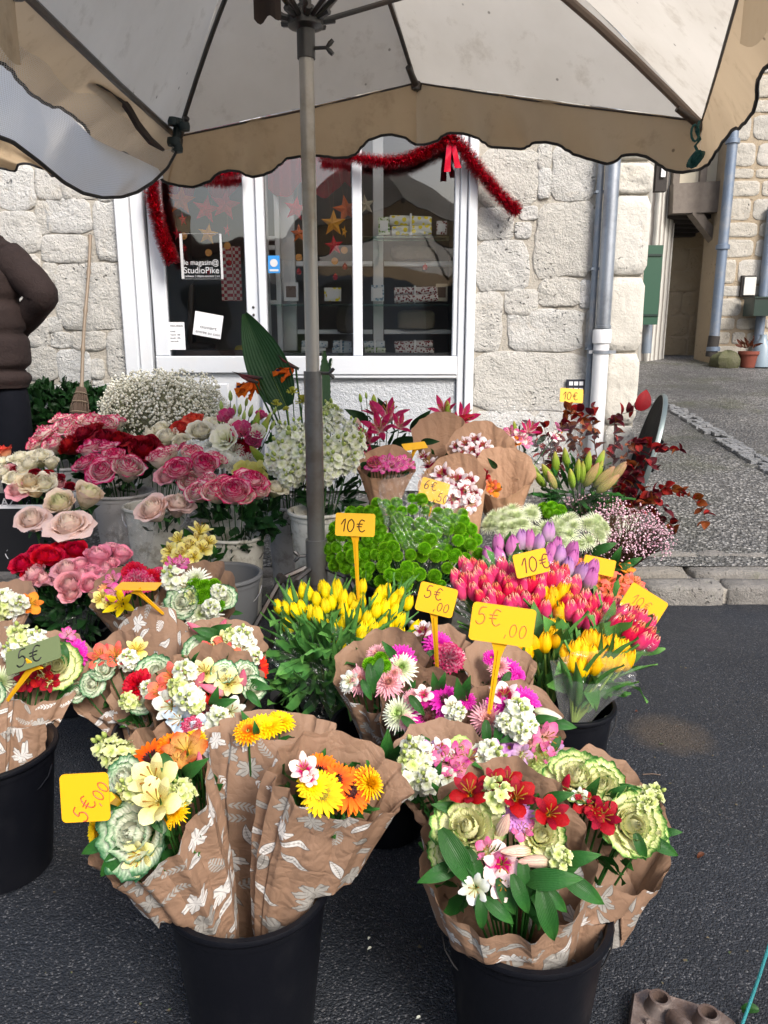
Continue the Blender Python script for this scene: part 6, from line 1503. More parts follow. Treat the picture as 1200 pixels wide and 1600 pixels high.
_, bW = bk_(780, 1180, .33, .15, BLACKP, 'black bucket under the magenta and white bouquets in the centre')
bx1 = thing('printed_black_box', 'black cardboard box with white floral print holding cream roses at the left edge', 'box', P(20, 830, 3.3))
def openbox(par_, c, w, d, h, mat, th=.006, fl=.05):
    mb = MB()
    for sx in (-1, 1): mb.box((c.x+sx*w/2, c.y, c.z+h/2), (th, d, h)); 
    for sy in (-1, 1): mb.box((c.x, c.y+sy*d/2, c.z+h/2), (w, th, h))
    mb.box((c.x, c.y, c.z), (w, d, th)); mb.obj('box_body', mat, par_, smooth=False)
    mb = MB(); mb.box((c.x, c.y-d/2-.004, c.z+h-.006), (w+.02, .01, .016)); mb.box((c.x+w/2+.004, c.y, c.z+h-.006), (.01, d+.02, .016)); mb.obj('box_edge', PAP, par_, smooth=False)
def blackprint():
    k = NT('black_white_scroll_print'); v = k.n('TexVoronoi', {'Vector': k.objc(), 'Scale': 14.}, feature='DISTANCE_TO_EDGE'); w = k.n('TexWave', {'Vector': k.objc(), 'Scale': 9., 'Distortion': 12., 'Detail': 1.})
    f = k.math('MULTIPLY', k.math('GREATER_THAN', w.outputs[1], .96), k.math('GREATER_THAN', k.noise(9, 2), .56)); return k.bsdf(k.mix(f, (.012, .012, .014), (.6, .62, .65)), .4)
BPR = blackprint()
c = P(45, 790, 3.35); openbox(bx1, V((c.x-.12, c.y+.05, c.z-.28)), .50, .26, .30, BPR)
text('AZ', 2, 790, 12, 3.35+.05-.13-.014, WLET, bx1)
# ---------------------------------------------------------------- loose bunches
UP = (0, -.45, .9)
def bunch(name, label, cat, base, cen, R, n, txt, group=None, nf=50, fs=.085, mat=None, bulge=.25, **k):
    k.setdefault('fdown', .06); k.setdefault('fwl', .42)
    """flowers standing in a bucket, no wrapping"""
    return bouquet(name, label, cat, group, V(base), cen, R, n, txt, seed=int(abs(cen[0]*7+cen[1])) % 97, wrapmat=None, nf=nf, fs=fs, fmat=mat or GRD, bulge=bulge, **k)
def bb(b, h=.06): return V((b.x, b.y, b.z+h))
bunch('rose_bunch', 'bunch of white roses with raspberry edges in front of the broom foot', 'roses', bb(bK), (125, 685, 4.2), 62, UP, 'rose:bicolor 75 686 42;rose:bicolor 105 675 42;rose:bicolor 88 701 36;rose:bicolor 143 668 42;rose:bicolor 166 671 38;rose:bicolor 122 664 30;rose:bicolor 98 662 30;rose:bicolor 122 682 34;rose:bicolor 180 664 28;rose:bicolor 62 698 30', 'bunches of roses in buckets', nf=40)
bunch('rose_bunch', 'deep crimson roses between the two lots of pink edged roses', 'roses', bb(bJ), (170, 692, 4.1), 55, UP, 'rose:red 115 700 36;rose:red 135 686 36;rose:red 166 690 38;rose:red 187 694 36;rose:red 150 677 32;rose:red 190 716 40;rose:red 226 712 46;rose:red 234 700 34;rose:red 205 702 34;rose:red 160 703 34', 'bunches of roses in buckets')
bunch('rose_bunch', 'magenta edged roses at the front of the scratched grey-white bucket', 'roses', bb(bJ), (172, 730, 3.85), 55, UP, 'rose:bicolor_deep 147 708 40;rose:bicolor_deep 168 706 36;rose:bicolor_deep 137 731 40;rose:bicolor_deep 162 741 46;rose:bicolor 200 741 46;rose:bicolor_deep 182 722 36;rose:bicolor_deep 148 724 32', 'bunches of roses in buckets', nf=46)
bunch('rose_bunch', 'cream white roses with two coral edged ones before the baby breath', 'roses', bb(bL), (300, 685, 4.3), 70, UP, 'rose:cream 238 687 40;rose:cream 263 690 38;rose:coral_cream 305 661 32;rose:coral_cream 283 674 30;rose:cream 315 680 36;rose:cream 336 668 32;rose:cream 285 694 30;rose:cream 228 700 30;rose:cream 353 683 38;rose:cream 251 676 30', 'bunches of roses in buckets', nf=30)
bunch('rose_bunch', 'four pink edged roses on bare stems right of the crimson ones', 'roses', bb(bL), (285, 732, 3.75), 50, UP, 'rose:bicolor 251 725 42;rose:bicolor_deep 283 740 46;rose:bicolor_deep 317 737 44;rose:bicolor 300 716 34;rose:bicolor 268 712 32;rose:bicolor 334 724 34;rose:bicolor 300 756 34;rose:pink_pale 262 748 32', 'bunches of roses in buckets', nf=8)
bunch('carnation_bunch', 'white carnations with a few red and pink ones among them', 'carnations', bb(bM2), (335, 708, 4.0), 65, UP, 'carn:white 327 696 28;carn:white 348 699 28;carn:white 333 714 32;carn:white 367 703 28;carn:white 368 728 32;carn:white 388 719 28;carn:white 311 703 30;carn:white 284 714 30;carn:white 347 716 30;carn:white 300 697 26;carn:red 355 692 26;carn:red 377 697 28;carn:red 385 708 26;carn:pink 273 707 24;carn:pink 290 698 24;carn:white 320 726 24;carn:pink 302 722 22', 'bunches of carnations', nf=12)
bunch('rose_bunch', 'large pink edged roses with glossy dark leaves over the tall cream bucket', 'roses', bb(bM), (355, 770, 3.3), 62, UP, 'rose:bicolor 312 774 42;rose:bicolor 339 775 42;rose:bicolor_deep 366 774 48;rose:bicolor_deep 392 758 46;rose:cream 430 768 32;rose:bicolor 352 762 34;rose:bicolor 326 756 32;rose:bicolor 380 778 34;rose:bicolor 405 772 34', 'bunches of roses in buckets', nf=0)
foliage(thing('rose_foliage', 'glossy dark rose leaves hanging over the tall cream bucket', 'leaves', P(368, 815, 3.3)), P(365, 812, 3.28), .15, (0, -.8, .6), 90, .075, GRD, 5, wl=.55, down=-.02)
foliage(thing('rose_foliage', 'dark leaves below the lone cream rose beside the pole', 'leaves', P(420, 810, 3.3)), P(418, 812, 3.3), .07, (0, -.8, .6), 34, .075, GRD, 6, wl=.55, down=-.02)
bunch('rose', 'huge blush garden rose facing forward, biggest of the four at the left', 'rose', bb(bE, .2), (110, 826, 2.95), 30, (0, -.9, .5), 'roseo:pale 110 826 62', nf=0, cam_=.8)
bunch('rose', 'cream green rose behind and above the biggest blush rose', 'rose', bb(bE, .2), (112, 790, 3.1), 30, UP, 'rose:pale_green 133 782 48;rose:pale_green 97 792 50', nf=5)
bunch('rose', 'blush rose turned to the left beside the biggest one', 'rose', bb(bE, .2), (53, 818, 3.0), 26, (-.5, -.4, .7), 'rose:pale 53 818 50', nf=5)
bunch('rose', 'pair of blush roses leaning over the white bucket in the middle left', 'rose', bb(bL, .2), (260, 800, 3.25), 34, (.2, -.5, .8), 'rose:pale 245 801 52;rose:pale 277 796 44', nf=6)
bunch('rose_bunch', 'cream and peach roses with small red buds in the printed black box', 'roses', P(50, 830, 3.45), (48, 740, 3.4), 60, UP, 'rose:coral_cream 8 712 28;rose:cream 34 722 34;rose:cream 64 720 34;rose:cream 48 731 30;rose:cream 21 752 30;rose:pink_pale 27 768 28;rose:peach 47 759 34;rose:cream 70 760 34;rose:red 27 738 18;rose:red 55 744 18;rose:red 75 744 18;rose:red 93 751 18;rose:red 110 763 16;rose:cream 6 728 28;rose:pink_pale 14 738 24;rose:pink_pale 92 758 18;rose:cream 80 750 22;rose:cream 36 738 28;rose:cream 80 728 28;rose:cream 8 744 28;rose:peach 58 770 28', 'bunches of roses in buckets', nf=24, fs=.05)
bunch('rose_bunch', 'coral red roses at the back of the left black bucket', 'roses', bb(bE), (80, 880, 2.85), 60, UP, 'rose:coral 38 886 38;rose:coral 70 876 38;rose:coral 84 878 34;rose:coral 118 866 38;rose:coral 60 868 28;rose:coral 103 872 26;rose:coral 50 898 28;rose:coral 98 858 26;rose:coral 132 872 26', 'bunches of roses in buckets', nf=24)
bunch('rose_bunch', 'soft pink spray roses crowding the left black bucket', 'roses', bb(bE), (125, 905, 2.75), 70, UP, 'rose:pink 155 880 42;rose:pink 188 874 34;rose:pink_pale 105 897 40;rose:pink_pale 110 916 38;rose:pink 127 888 30;rose:pink 142 917 38;rose:pink 130 902 30;rose:pink 158 905 30;rose:pink 167 863 28;rose:pink_pale 60 904 38;rose:pink_pale 112 930 34;rose:pink_pale 73 908 28;rose:pink_pale 48 912 24;rose:pink 165 892 28;rose:pink 176 862 26;rose:pink 145 897 26;rose:pink_pale 90 905 26;rose:pink 172 884 24', 'bunches of roses in buckets', nf=90, fs=.07)
foliage(thing('rose_foliage', 'dark wet leaves under the soft pink spray roses', 'leaves', P(110, 950, 2.7)), P(112, 950, 2.72), .14, (0, -.9, .5), 90, .07, GRD, 8, wl=.5, down=-.02)
def film(label, apx, cen, R, n, seed=0, mat=None, back=.1, **k):
    A = P(*apx); Cn = P(*cen); t = thing('cellophane', label, 'cellophane', A, 'clear cellophane sleeves round the bunches'); wrap(t, A, Cn, R*mpp(Cn), n, seed, mat or FILM, 'sleeve', back=back, corner=.3, nph=90, nv=14, **k); return t
film('clear cellophane around the soft pink spray roses', (112, 1010, 2.72), (118, 920, 2.75), 72, (0, -.5, .85), 3, ell=.6)
film('clear cellophane with blue printed ends beside the yellow alstroemeria', (215, 900, 3.0), (205, 840, 3.0), 34, (.3, -.4, .8), 4)
bunch('alstroemeria_bunch', 'clear yellow alstroemeria in front of the cream bucket', 'flowers', bb(bI, .1), (300, 850, 2.95), 42, UP, 'alstro:yellow 290 860 36;alstro:yellow 277 842 32;alstro:yellow 313 827 34;alstro:yellow 327 846 32;alstro:yellow 280 868 32;alstro:yellow 297 852 34;alstro:yellow 306 842 30;alstro:yellow 265 862 30;alstro:yellow 318 858 30;alstro:yellow 302 869 28;alstro:yellow 262 876 24', nf=22, mat=GRN)
# baby's breath: countless
def gyps(par_, cen, rx, ry, rz, n, seed, mats, rmin=.005, rmax=.009, stems=60, base=None, name='flower_cloud'):
    mb = MB(); rr = random.Random(seed); c = V(cen)
    for i in range(n):
        a = rr.uniform(0, 6.28); zz = rr.uniform(-.55, 1); q = sqrt(max(0, 1-zz*zz)); r = rr.uniform(.72, 1.0)*(1+.16*noise.noise(V((cos(a)*2, sin(a)*2, zz*2+seed)))*1.6)
        p = c+V((rx*q*cos(a)*r, ry*q*sin(a)*r, rz*zz*r)); s = rr.uniform(rmin, rmax); o_ = len(mb.v); rot_ = rr.uniform(0, 3); col = rr.random()
        for k_ in range(6):
            d_ = V(((1, 0, 0), (-1, 0, 0), (0, 1, 0), (0, -1, 0), (0, 0, 1), (0, 0, -1))[k_]); d_ = V((d_.x*cos(rot_)-d_.y*sin(rot_), d_.x*sin(rot_)+d_.y*cos(rot_), d_.z)); mb.vert(p+d_*s, at=(col, col, rr.random(), 0))
        for f in ((0, 2, 4), (2, 1, 4), (1, 3, 4), (3, 0, 4), (2, 0, 5), (1, 2, 5), (3, 1, 5), (0, 3, 5)): mb.face([o_+k_ for k_ in f], 0)
    for i in range(stems):
        a = rr.uniform(0, 6.28); zz = rr.uniform(-.3, 1); q = sqrt(max(0, 1-zz*zz)); e = c+V((rx*q*cos(a), ry*q*sin(a), rz*zz))*.95; b_ = V(base or (c.x, c.y, c.z-rz*1.3)); m_ = b_.lerp(e, .55)+V((rr.uniform(-.03, .03), rr.uniform(-.03, .03), .02)); mb.tube([b_, m_, e], [.002, .0014, .0008], 3, 1, False, at=(.5, .5, 0, 0))
    mb.obj(name, mats, par_, sharp=None, kind='stuff')
WH = P_('gypsophila_white', [(0., C(226, 222, 200)), (1., C(252, 250, 238))], chan='l', trans=.1)
gy = thing('gypsophila_bunch', 'big rounded cloud of creamy baby breath before the shop door', 'flowers', P(250, 720, 4.7))
cg = P(252, 648, 4.65); gyps(gy, cg, .37, .30, .26, 5200, 1, [WH, GRL], .0065, .0115, 160, bb(bV, .3)); gyps(gy, P(190, 640, 4.7), .13, .13, .16, 700, 2, [WH, GRL], .005, .009, 40, bb(bV, .3)); gyps(gy, P(325, 645, 4.7), .14, .14, .17, 800, 3, [WH, GRL], .004, .008, 40, bb(bV, .3))
mb = MB(); mb.grid(lambda i, v: (cg+V((.30*cos(i*2*pi)*sin(v*pi), .24*sin(i*2*pi)*sin(v*pi), -.20*cos(v*pi))),), 20, 12, closed=True); mb.obj('tangled_stems', plain('tangled_stem_green', (.20, .20, .12), .9, var=.4, bump=1., bscale=60), gy)
# lisianthus and lily buds left of the stocks
bunch('lisianthus_bunch', 'pink and white lisianthus with many green buds left of the stocks', 'flowers', bb(bM2, .1), (385, 665, 4.1), 55, UP, 'cup:pink 379 676 24;cup:pink 356 655 20;cup:white 371 667 20;cup:white 354 688 30;cup:pink 395 690 20;cup:pink 407 652 14;cup:yellow 404 744 32;cup:yellow 385 740 26;cup:pink 359 672 16;cup:white 402 678 20;cup:pink 399 694 16;bud:green 360 618 22;bud:green 346 634 20;bud:green 375 640 18;bud:green 392 642 20;bud:green 405 645 20;bud:green 385 628 16;bud:green 366 640 18;bud:green 400 655 16;bud:green 350 645 18;bud:green 415 660 18;bud:green 372 655 16;bud:limegreen 412 671 40;bud:limegreen 400 660 36;bud:limegreen 404 712 40 0 130;bud:green 420 652 18;bud:green 426 664 18;bud:pink 398 668 16;bud:green 342 655 16;bud:green 381 650 18;bud:green 430 640 16', None, nf=60, fs=.05, mat=GRN)
# strelitzia
st = thing('strelitzia_bunch', 'tall strelitzia with orange flowers and broad upright leaves before the shopfront', 'flowers', P(470, 760, 4.5))
LEAFB = petal('banana_leaf_green', [(0., C(40, 72, 42)), (1., C(52, 88, 50))], trans=.12, rough=.35)
def bigleaf(par_, b, t, w, bend, mat=LEAFB, nrm=(0, -1, 0), nu=10):
    b, t = V(b), V(t); d = t-b; s = d.normalized().cross(V(nrm)).normalized(); nn = s.cross(d.normalized())
    mb = MB(); mb.grid(lambda i, v: (b+d*v+s*((2*i-1)*w/2*(sin(pi*min(1, v*.93+.04)**.75)**.8))+nn*(abs(2*i-1)*w*.12+.003*sin(v*70)*(2*i-1))+V((bend*v*v, 0, 0)),), nu, 24)
    mb.obj('leaf', mat, par_, sharp=None)
    mb = MB(); mb.tube([b+d*v*.98+V((bend*v*v*.96, 0, 0))-nn*.004 for v in (0, .25, .5, .75, 1)], [.006, .005, .004, .003, .001], 6); mb.tube([b, P(470, 790, 4.4)], .005, 6); mb.obj('leaf_stalk', GRL, par_)
bigleaf(st, P(448, 636, 4.4), P(378, 490, 4.45), .24, .02); bigleaf(st, P(505, 650, 4.5), P(500, 548, 4.55), .13, .015, nrm=(.9, -.5, 0)); bigleaf(st, P(505, 640, 4.6), P(514, 560, 4.65), .10, .02, nrm=(-.8, -.6, 0))
SOR = petal('strelitzia_orange', [(0., C(230, 90, 20)), (1., C(246, 120, 30))]); SBL = petal('strelitzia_blue', [(0., C(50, 50, 90)), (1., C(40, 40, 80))]); SBE = petal('strelitzia_beak', [(0., C(60, 80, 70)), (.6, C(130, 60, 60)), (1., C(40, 60, 50))])
def strel(bx_, by_, ang, s, Y, lab=None):
    c = P(bx_, by_, Y); m = mpp(c); f = thing('dummy', '', '', c); bpy.data.objects.remove(f)
    M = Matrix.Translation(c) @ Matrix.Rotation(radians(-ang), 4, 'Y')
    mb = MB(); mb.tube([(-.02, 0, 0), (.03, 0, .004), (.09*s, 0, .0), (.14*s, 0, -.012)], [.008, .012, .007, .001], 8); h = mb.obj('flower_beak', SBE, st, M=M)
    for q, (a_, l) in enumerate(((100, .12), (75, .13), (55, .11), (120, .09))):
        mb = MB(); leafmesh(mb, l*s, .032, .3, .8, M=Matrix.Rotation(radians(q*40-60), 4, 'Z') @ Matrix.Rotation(0, 4, 'Y'), e0=1.2, nv=6); put('petal', mb.mesh('petal', SOR), h, M @ Matrix.Translation(V((.02, 0, .006))) @ Matrix.Rotation(radians(90-a_)*.8, 4, 'Y'))
    mb = MB(); leafmesh(mb, .10*s, .014, .1, .8, e0=1.0); put('blue_tongue', mb.mesh('tongue', SBL), h, M @ Matrix.Translation(V((.03, 0, .006))))
    mb = MB(); mb.tube([c, c.lerp(P(470, 780, 4.4), .5)+V((.03, 0, 0)), P(470, 780, 4.4)], .006, 6); mb.obj('stem', GRN, st)
strel(405, 590, 172, 1.1, 4.35); strel(462, 574, 150, .9, 4.4); strel(398, 596, 160, .8, 4.3)
for x, y, r_ in ((457, 614, .035), (432, 633, .032), (472, 628, .040), (447, 640, .02)):
    c = P(x, y, 4.2); mb = MB(); rr = random.Random(int(x))
    for i in range(26):
        a, b_ = rr.uniform(0, 6.28), rr.uniform(-.3, 1.5); d = V((cos(a)*cos(b_), sin(a)*cos(b_), sin(b_))); mb.tube([c, c+d*r_], [.001, .0035], 4)
    mb.obj('yellow_green_umbel', P_('umbel_yellow_green', [(0., C(150, 150, 50)), (1., C(206, 206, 90))]), st, kind='stuff'); mb = MB(); mb.tube([c, P(468, 780, 4.2)], .003, 5); mb.obj('stem', GRN, st)
bunch('stock_bunch', 'dense white and lime stocks left of the parasol pole', 'flowers', bb(bN2, .1), (452, 712, 3.5), 42, (0, -.35, .94), 'stock:white 437 708 37;stock:white 458 700 39;stock:white 470 722 37;stock:white 442 728 36;stock:white 462 740 34;stock:white 445 684 28;stock:white 465 680 28;stock:white 478 700 36;stock:white 450 748 26;stock:white 430 722 30', 'bunches of white stocks', nf=20, mat=GRN)
bunch('stock_bunch', 'dense white and lime stocks right of the parasol pole', 'flowers', bb(bN, .1), (525, 695, 3.5), 46, (0, -.35, .94), 'stock:white 510 705 39;stock:white 533 700 41;stock:white 552 702 38;stock:white 520 728 36;stock:white 543 722 34;stock:white 510 668 28;stock:white 528 660 28;stock:white 545 676 28;stock:white 503 724 36;stock:cream 517 650 28;stock:white 555 690 30;stock:white 508 742 30', 'bunches of white stocks', nf=20, mat=GRN)
foliage(thing('stock_foliage', 'long narrow leaves under the white stocks', 'leaves', P(500, 780, 3.4)), P(450, 772, 3.42), .10, (0, -.9, .45), 60, .10, GRD, 15, wl=.22, down=-.02); 
foliage(thing('stock_foliage', 'dark narrow leaves under the right hand white stocks', 'leaves', P(520, 780, 3.4)), P(518, 775, 3.40), .10, (0, -.9, .45), 64, .10, GRD, 16, wl=.22, down=-.02)
bunch('lily_bunch', 'dark pink lilies with pointed leaves right of the pole', 'flowers', bb(bO, .1), (605, 665, 4.2), 50, UP, 'lily:lilypink 606 648 52;lily:lilypink 592 668 44;lily:lilypink 626 664 36;lily:lilypink 572 688 44;lily:lilypink 560 703 40;lily:lilypink 587 642 36;lily:lilypink 575 716 34;bud:limegreen 584 628 30;bud:limegreen 563 622 16;bud:cream 561 668 34;dleaf 655 660 54 0 50;dleaf 630 690 50 0 20;dleaf 600 638 40 0 120;dleaf 560 650 50 0 150;dleaf 575 705 50 0 190;leaf 580 720 40 0 200;bud:green 572 618 14', None, nf=46, fs=.09, mat=GRD, fwl=.2)
bunch('lily_bunch', 'dark red lily buds sticking up behind the plain kraft paper', 'flowers', P(700, 760, 4.3), (700, 645, 4.35), 34, UP, 'lily:lilypink 692 640 38;lily:lilypink 725 652 42;bud:limegreen 700 640 30;bud:crimson 722 655 38 0 20;lily:lilypink 712 660 30', None, nf=12, fs=.08, fwl=.22)
bouquet('bouquet', 'plain kraft bouquet of small bright pink flowers right of the pole', 'bouquet', 'plain kraft bouquets behind the pompoms', (600, 830, 3.45), (603, 728, 3.5), 52, (0, -.42, .9), 'carn:pink 585 722 22;alstro:magenta 592 726 26;alstro:magenta 606 720 26;alstro:magenta 620 722 26;alstro:magenta 632 719 22;alstro:magenta 640 726 22;alstro:magenta 613 728 24;alstro:magenta 580 728 22;alstro:magenta 626 729 20;alstro:magenta 599 732 20', 11, 'plain', nf=14, fs=.05, back=.2, ell=.75)
bouquet('bouquet', 'plain kraft bouquet with a tall folded back sheet behind the pink flowers', 'bouquet', 'plain kraft bouquets behind the pompoms', (700, 800, 3.8), (690, 690, 3.85), 50, (.1, -.5, .85), 'dleaf 670 690 30', 12, 'plain', nf=20, fs=.05, back=.5)
bouquet('bouquet', 'plain kraft bouquet of white and dark pink alstroemeria at the back', 'bouquet', 'plain kraft bouquets behind the pompoms', (765, 805, 3.55), (752, 705, 3.6), 56, (-.05, -.5, .85), 'alstro:burgundy 727 692 26;alstro:burgundy 742 686 26;alstro:burgundy 755 696 26;alstro:burgundy 737 704 26;alstro:burgundy 762 704 24;alstro:magenta 770 712 22;alstro:burgundy 724 708 24;alstro:burgundy 748 713 24;alstro:magenta 758 716 22;alstro:burgundy 733 715 22;alstro:burgundy 712 695 20', 13, 'plain', nf=14, fs=.05, back=.3)
bouquet('bouquet', 'plain kraft bouquet of white speckled alstroemeria behind the 6€50 price sign', 'bouquet', 'plain kraft bouquets behind the pompoms', (735, 860, 3.2), (708, 760, 3.3), 58, (-.35, -.55, .75), 'alstro:burgundy 670 724 32;alstro:burgundy 690 738 34;alstro:burgundy 667 744 30;alstro:burgundy 714 750 36;alstro:burgundy 727 766 36;alstro:burgundy 709 780 34;alstro:burgundy 722 798 34;alstro:burgundy 734 750 30;alstro:burgundy 660 712 22;alstro:burgundy 700 760 32;alstro:burgundy 736 784 30;alstro:burgundy 698 795 26;alstro:burgundy 742 772 26', 14, 'plain', nf=12, fs=.05, back=.2)
bouquet('bouquet', 'plain kraft bouquet with red and orange alstroemeria peeping out on the right', 'bouquet', 'plain kraft bouquets behind the pompoms', (790, 850, 3.35), (785, 745, 3.4), 52, (-.15, -.5, .85), 'alstro:crimson 755 742 24;alstro:coral 767 758 26;alstro:orange 772 766 24;dleaf 770 725 30', 15, 'plain', nf=16, fs=.05, back=.5)
# green pompoms
rr = random.Random(12); pts = []
for j in range(12):
    for i in range(16):
        x = 497+i*18+(j % 2)*9+rr.uniform(-5, 5); y = 782+j*14.5+rr.uniform(-5, 5)
        if ((x-632)/126)**2+((y-850)/74)**2 < 1 and not (j > 6 and rr.random() < .35*(j-5)/3): pts.append('pom %.0f %.0f %.0f %.3f' % (x, y, rr.uniform(17, 23), rr.uniform(-.035, .03)))
bouquet('pompom_bunch', 'wide mass of bright green pompom chrysanthemums in cellophane', 'flowers', None, (640, 960, 2.85), (635, 850, 2.9), 125, (0, -.75, .66), ';'.join(pts), 21, None, nf=260, fs=.05, fmat=GRD, bulge=.22, ell=.62, cam_=.4, fdown=.09)
film('right cellophane sleeve over the green pompoms', (650, 985, 2.8), (660, 778, 2.95), 66, (.1, -.45, .88), 7, ell=.5)
# right back: lily buds, red eucalyptus, plumes, wax flower
bunch('lily_bud_bunch', 'closed green and pink lily buds in clear cellophane', 'flowers', P(905, 830, 3.5), (900, 742, 3.5), 72, (0, -.6, .8), 'bud:limegreen 834 735 40 0 130;bud:limegreen 856 741 40 0 125;bud:limegreen 868 722 38 0 100;bud:limegreen 885 716 34;bud:limegreen 903 736 40;bud:limegreen 910 738 38;bud:limegreen 919 722 34;bud:limegreen 938 720 36;bud:pinkgreen 924 742 42 0 65;bud:pinkgreen 944 745 48 0 50;bud:pinkgreen 960 742 50 0 45;bud:pinkgreen 950 756 46 0 42;bud:limegreen 843 748 38 0 130;bud:limegreen 934 738 38;bud:pinkgreen 862 750 36 0 120;bud:pinkgreen 966 734 40 0 50;bud:limegreen 893 748 36', None, nf=0, bulge=.1)
foliage(thing('lily_foliage', 'narrow pointed leaves under the closed lily buds', 'leaves', P(900, 790, 3.5)), P(900, 772, 3.5), .17, (0, -.85, .5), 110, .12, GRN, 31, wl=.16, down=-.02, ell=.6)
film('tall clear cellophane sleeve round the closed lily buds', (905, 850, 3.5), (898, 712, 3.5), 78, (0, -.45, .88), 8, ell=.6, back=.25); film('cellophane sleeve at the back with bright folded corner', (815, 790, 3.9), (800, 660, 3.95), 34, (0, -.4, .9), 9, FILMW, back=.5); film('cellophane sleeve rising in front of the wall', (880, 800, 4.0), (860, 670, 4.05), 40, (0, -.4, .9), 10, FILMW, back=.4)
bunch('alstroemeria_bunch', 'pink alstroemeria in cellophane before the wall', 'flowers', P(810, 760, 3.9), (815, 675, 3.9), 34, UP, 'alstro:pink 797 676 26;alstro:pinkwhite 812 684 26;lily:lilypink 827 672 30;bud:limegreen 804 668 22;alstro:pink 822 690 24;alstro:orange 806 690 20;alstro:pink 878 668 24;alstro:pinkwhite 868 682 20', None, nf=14)
EUD = petal('eucalyptus_dark_red', [(0., C(70, 14, 24)), (1., C(96, 22, 34))], trans=.3, var=.9); EUO = petal('eucalyptus_rust', [(0., C(112, 56, 26)), (1., C(140, 74, 38))], trans=.3, var=.8); EUR = petal('eucalyptus_red', [(0., C(130, 26, 30)), (1., C(156, 42, 40))], trans=.3, var=.6)
def sprigs(par_, lines, base, mats, ls, seed):
    rr = random.Random(seed)
    for ln in lines:
        pts = [P(x, y, Y) for x, y, Y in ln]; mb = MB(); mb.tube([V(base)]+pts, [.004]+[.003]*(len(pts)-1)+[.001], 5); mb.obj('twig', TWIG, par_)
        full = [V(base).lerp(pts[0], .6)]+pts
        for a, b_ in zip(full, full[1:]):
            n_ = max(2, int((b_-a).length/.022))
            for i in range(n_):
                p = a.lerp(b_, (i+rr.random())/n_)
                for s_ in (-1, 1):
                    if rr.random() < .12: continue
                    d = V((rr.uniform(-1, 1), rr.uniform(-1, .4), rr.uniform(-.6, .9))).normalized(); L = ls*rr.uniform(.7, 1.3); mi = rr.choice(mats)
                    M = Matrix.Translation(p) @ d.to_track_quat('X', 'Z').to_matrix().to_4x4() @ Matrix.Rotation(rr.uniform(-1.4, 1.4), 4, 'X') @ Matrix.Scale(L, 4)
                    put('leaf', m_leaf([mi], rr.randrange(3), .72, .7), par_, M)
eu = thing('red_foliage_bunch', 'bunch of dark red and rust round-leaved twigs spilling over the kerb side', 'foliage', P(960, 820, 3.9))
EB = P(955, 830, 3.9)
sprigs(eu, [[(900, 700, 3.9), (880, 655, 4.0), (905, 640, 4.0)], [(930, 700, 3.9), (925, 650, 3.95), (925, 635, 3.95)], [(960, 700, 3.9), (960, 650, 3.9), (998, 640, 3.9)], [(975, 740, 3.8), (985, 690, 3.8), (1020, 700, 3.75), (1066, 704, 3.7)], [(990, 750, 3.8), (1010, 725, 3.75), (1035, 735, 3.7)], [(1000, 770, 3.75), (1025, 770, 3.7), (1040, 800, 3.65)], [(990, 790, 3.7), (1020, 800, 3.7), (1050, 820, 3.65), (1056, 838, 3.65)], [(970, 760, 3.75), (1000, 720, 3.75), (1000, 700, 3.75)], [(985, 770, 3.7), (1000, 800, 3.7)], [(960, 770, 3.75), (978, 790, 3.7)]], EB, [EUD, EUD, EUR, EUO], .050, 4)
sprigs(eu, [[(1040, 760, 3.7), (1075, 772, 3.6), (1095, 790, 3.6), (1104, 815, 3.6)], [(905, 690, 3.85), (915, 655, 3.9), (885, 640, 3.9), (912, 652, 3.9)]], EB, [EUO, EUO, EUR], .045, 5)
sprigs(eu, [[(845, 700, 3.95), (835, 672, 4.0), (820, 662, 4.0)], [(860, 700, 3.95), (850, 668, 4.0)], [(870, 710, 3.9), (866, 676, 3.95)]], P(870, 800, 3.9), [EUD, EUR], .05, 6)
for x, y in ((998, 641),): put('leaf', m_leaf([EUR], 1, .72, .7), eu, frame(P(x, y, 3.8), (.1, -1, .2), .11, 1.2))
rr = random.Random(5)
def plume(label, cx, cy, Y, R, seed, n=34):
    t = thing('plume_bunch', label, 'flowers', P(cx, cy+40, Y), 'bunches of white shredded plume flowers'); c = P(cx, cy, Y); Rm = R*mpp(c); rr = random.Random(seed)
    for i in range(n):
        a = rr.uniform(0, 6.28); r = sqrt(rr.random()); x, y = cx+R*r*cos(a), cy+R*.55*r*sin(a); p = hit(x, y, c, V((0, -.6, .8)).normalized(), .3*Rm*(1-r*r))
        add_bloom(t, 'plume:silver', p, V((cos(a)*r*.8, -.5, .8)), rr.uniform(24, 34)*mpp(p), c-V((0, 0, .25)), i, None, i % 4 == 0)
plume('white shredded plume flowers left, next to the green pompoms', 812, 822, 3.2, 48, 1); plume('white shredded plume flowers right, above the mauve tulips', 898, 828, 3.15, 46, 2)
bunch('pompom_bunch', 'five green pompoms between the white plume flowers', 'flowers', P(865, 860, 3.2), (864, 795, 3.3), 22, UP, 'pom 848 792 19;pom 863 789 20;pom 878 795 19;pom 856 800 18;pom 871 803 18', None, nf=10)
wxf = thing('waxflower_bunch', 'loose wax flower sprays with tiny pale pink blossoms above the kerb', 'flowers', P(970, 880, 3.3)); WXM = P_('wax_blossom', [(0., C(225, 170, 190)), (1., C(242, 214, 222))], chan='l', trans=.1); WXD = P_('wax_stem_brown', [(0., C(72, 50, 40)), (1., C(96, 70, 50))])
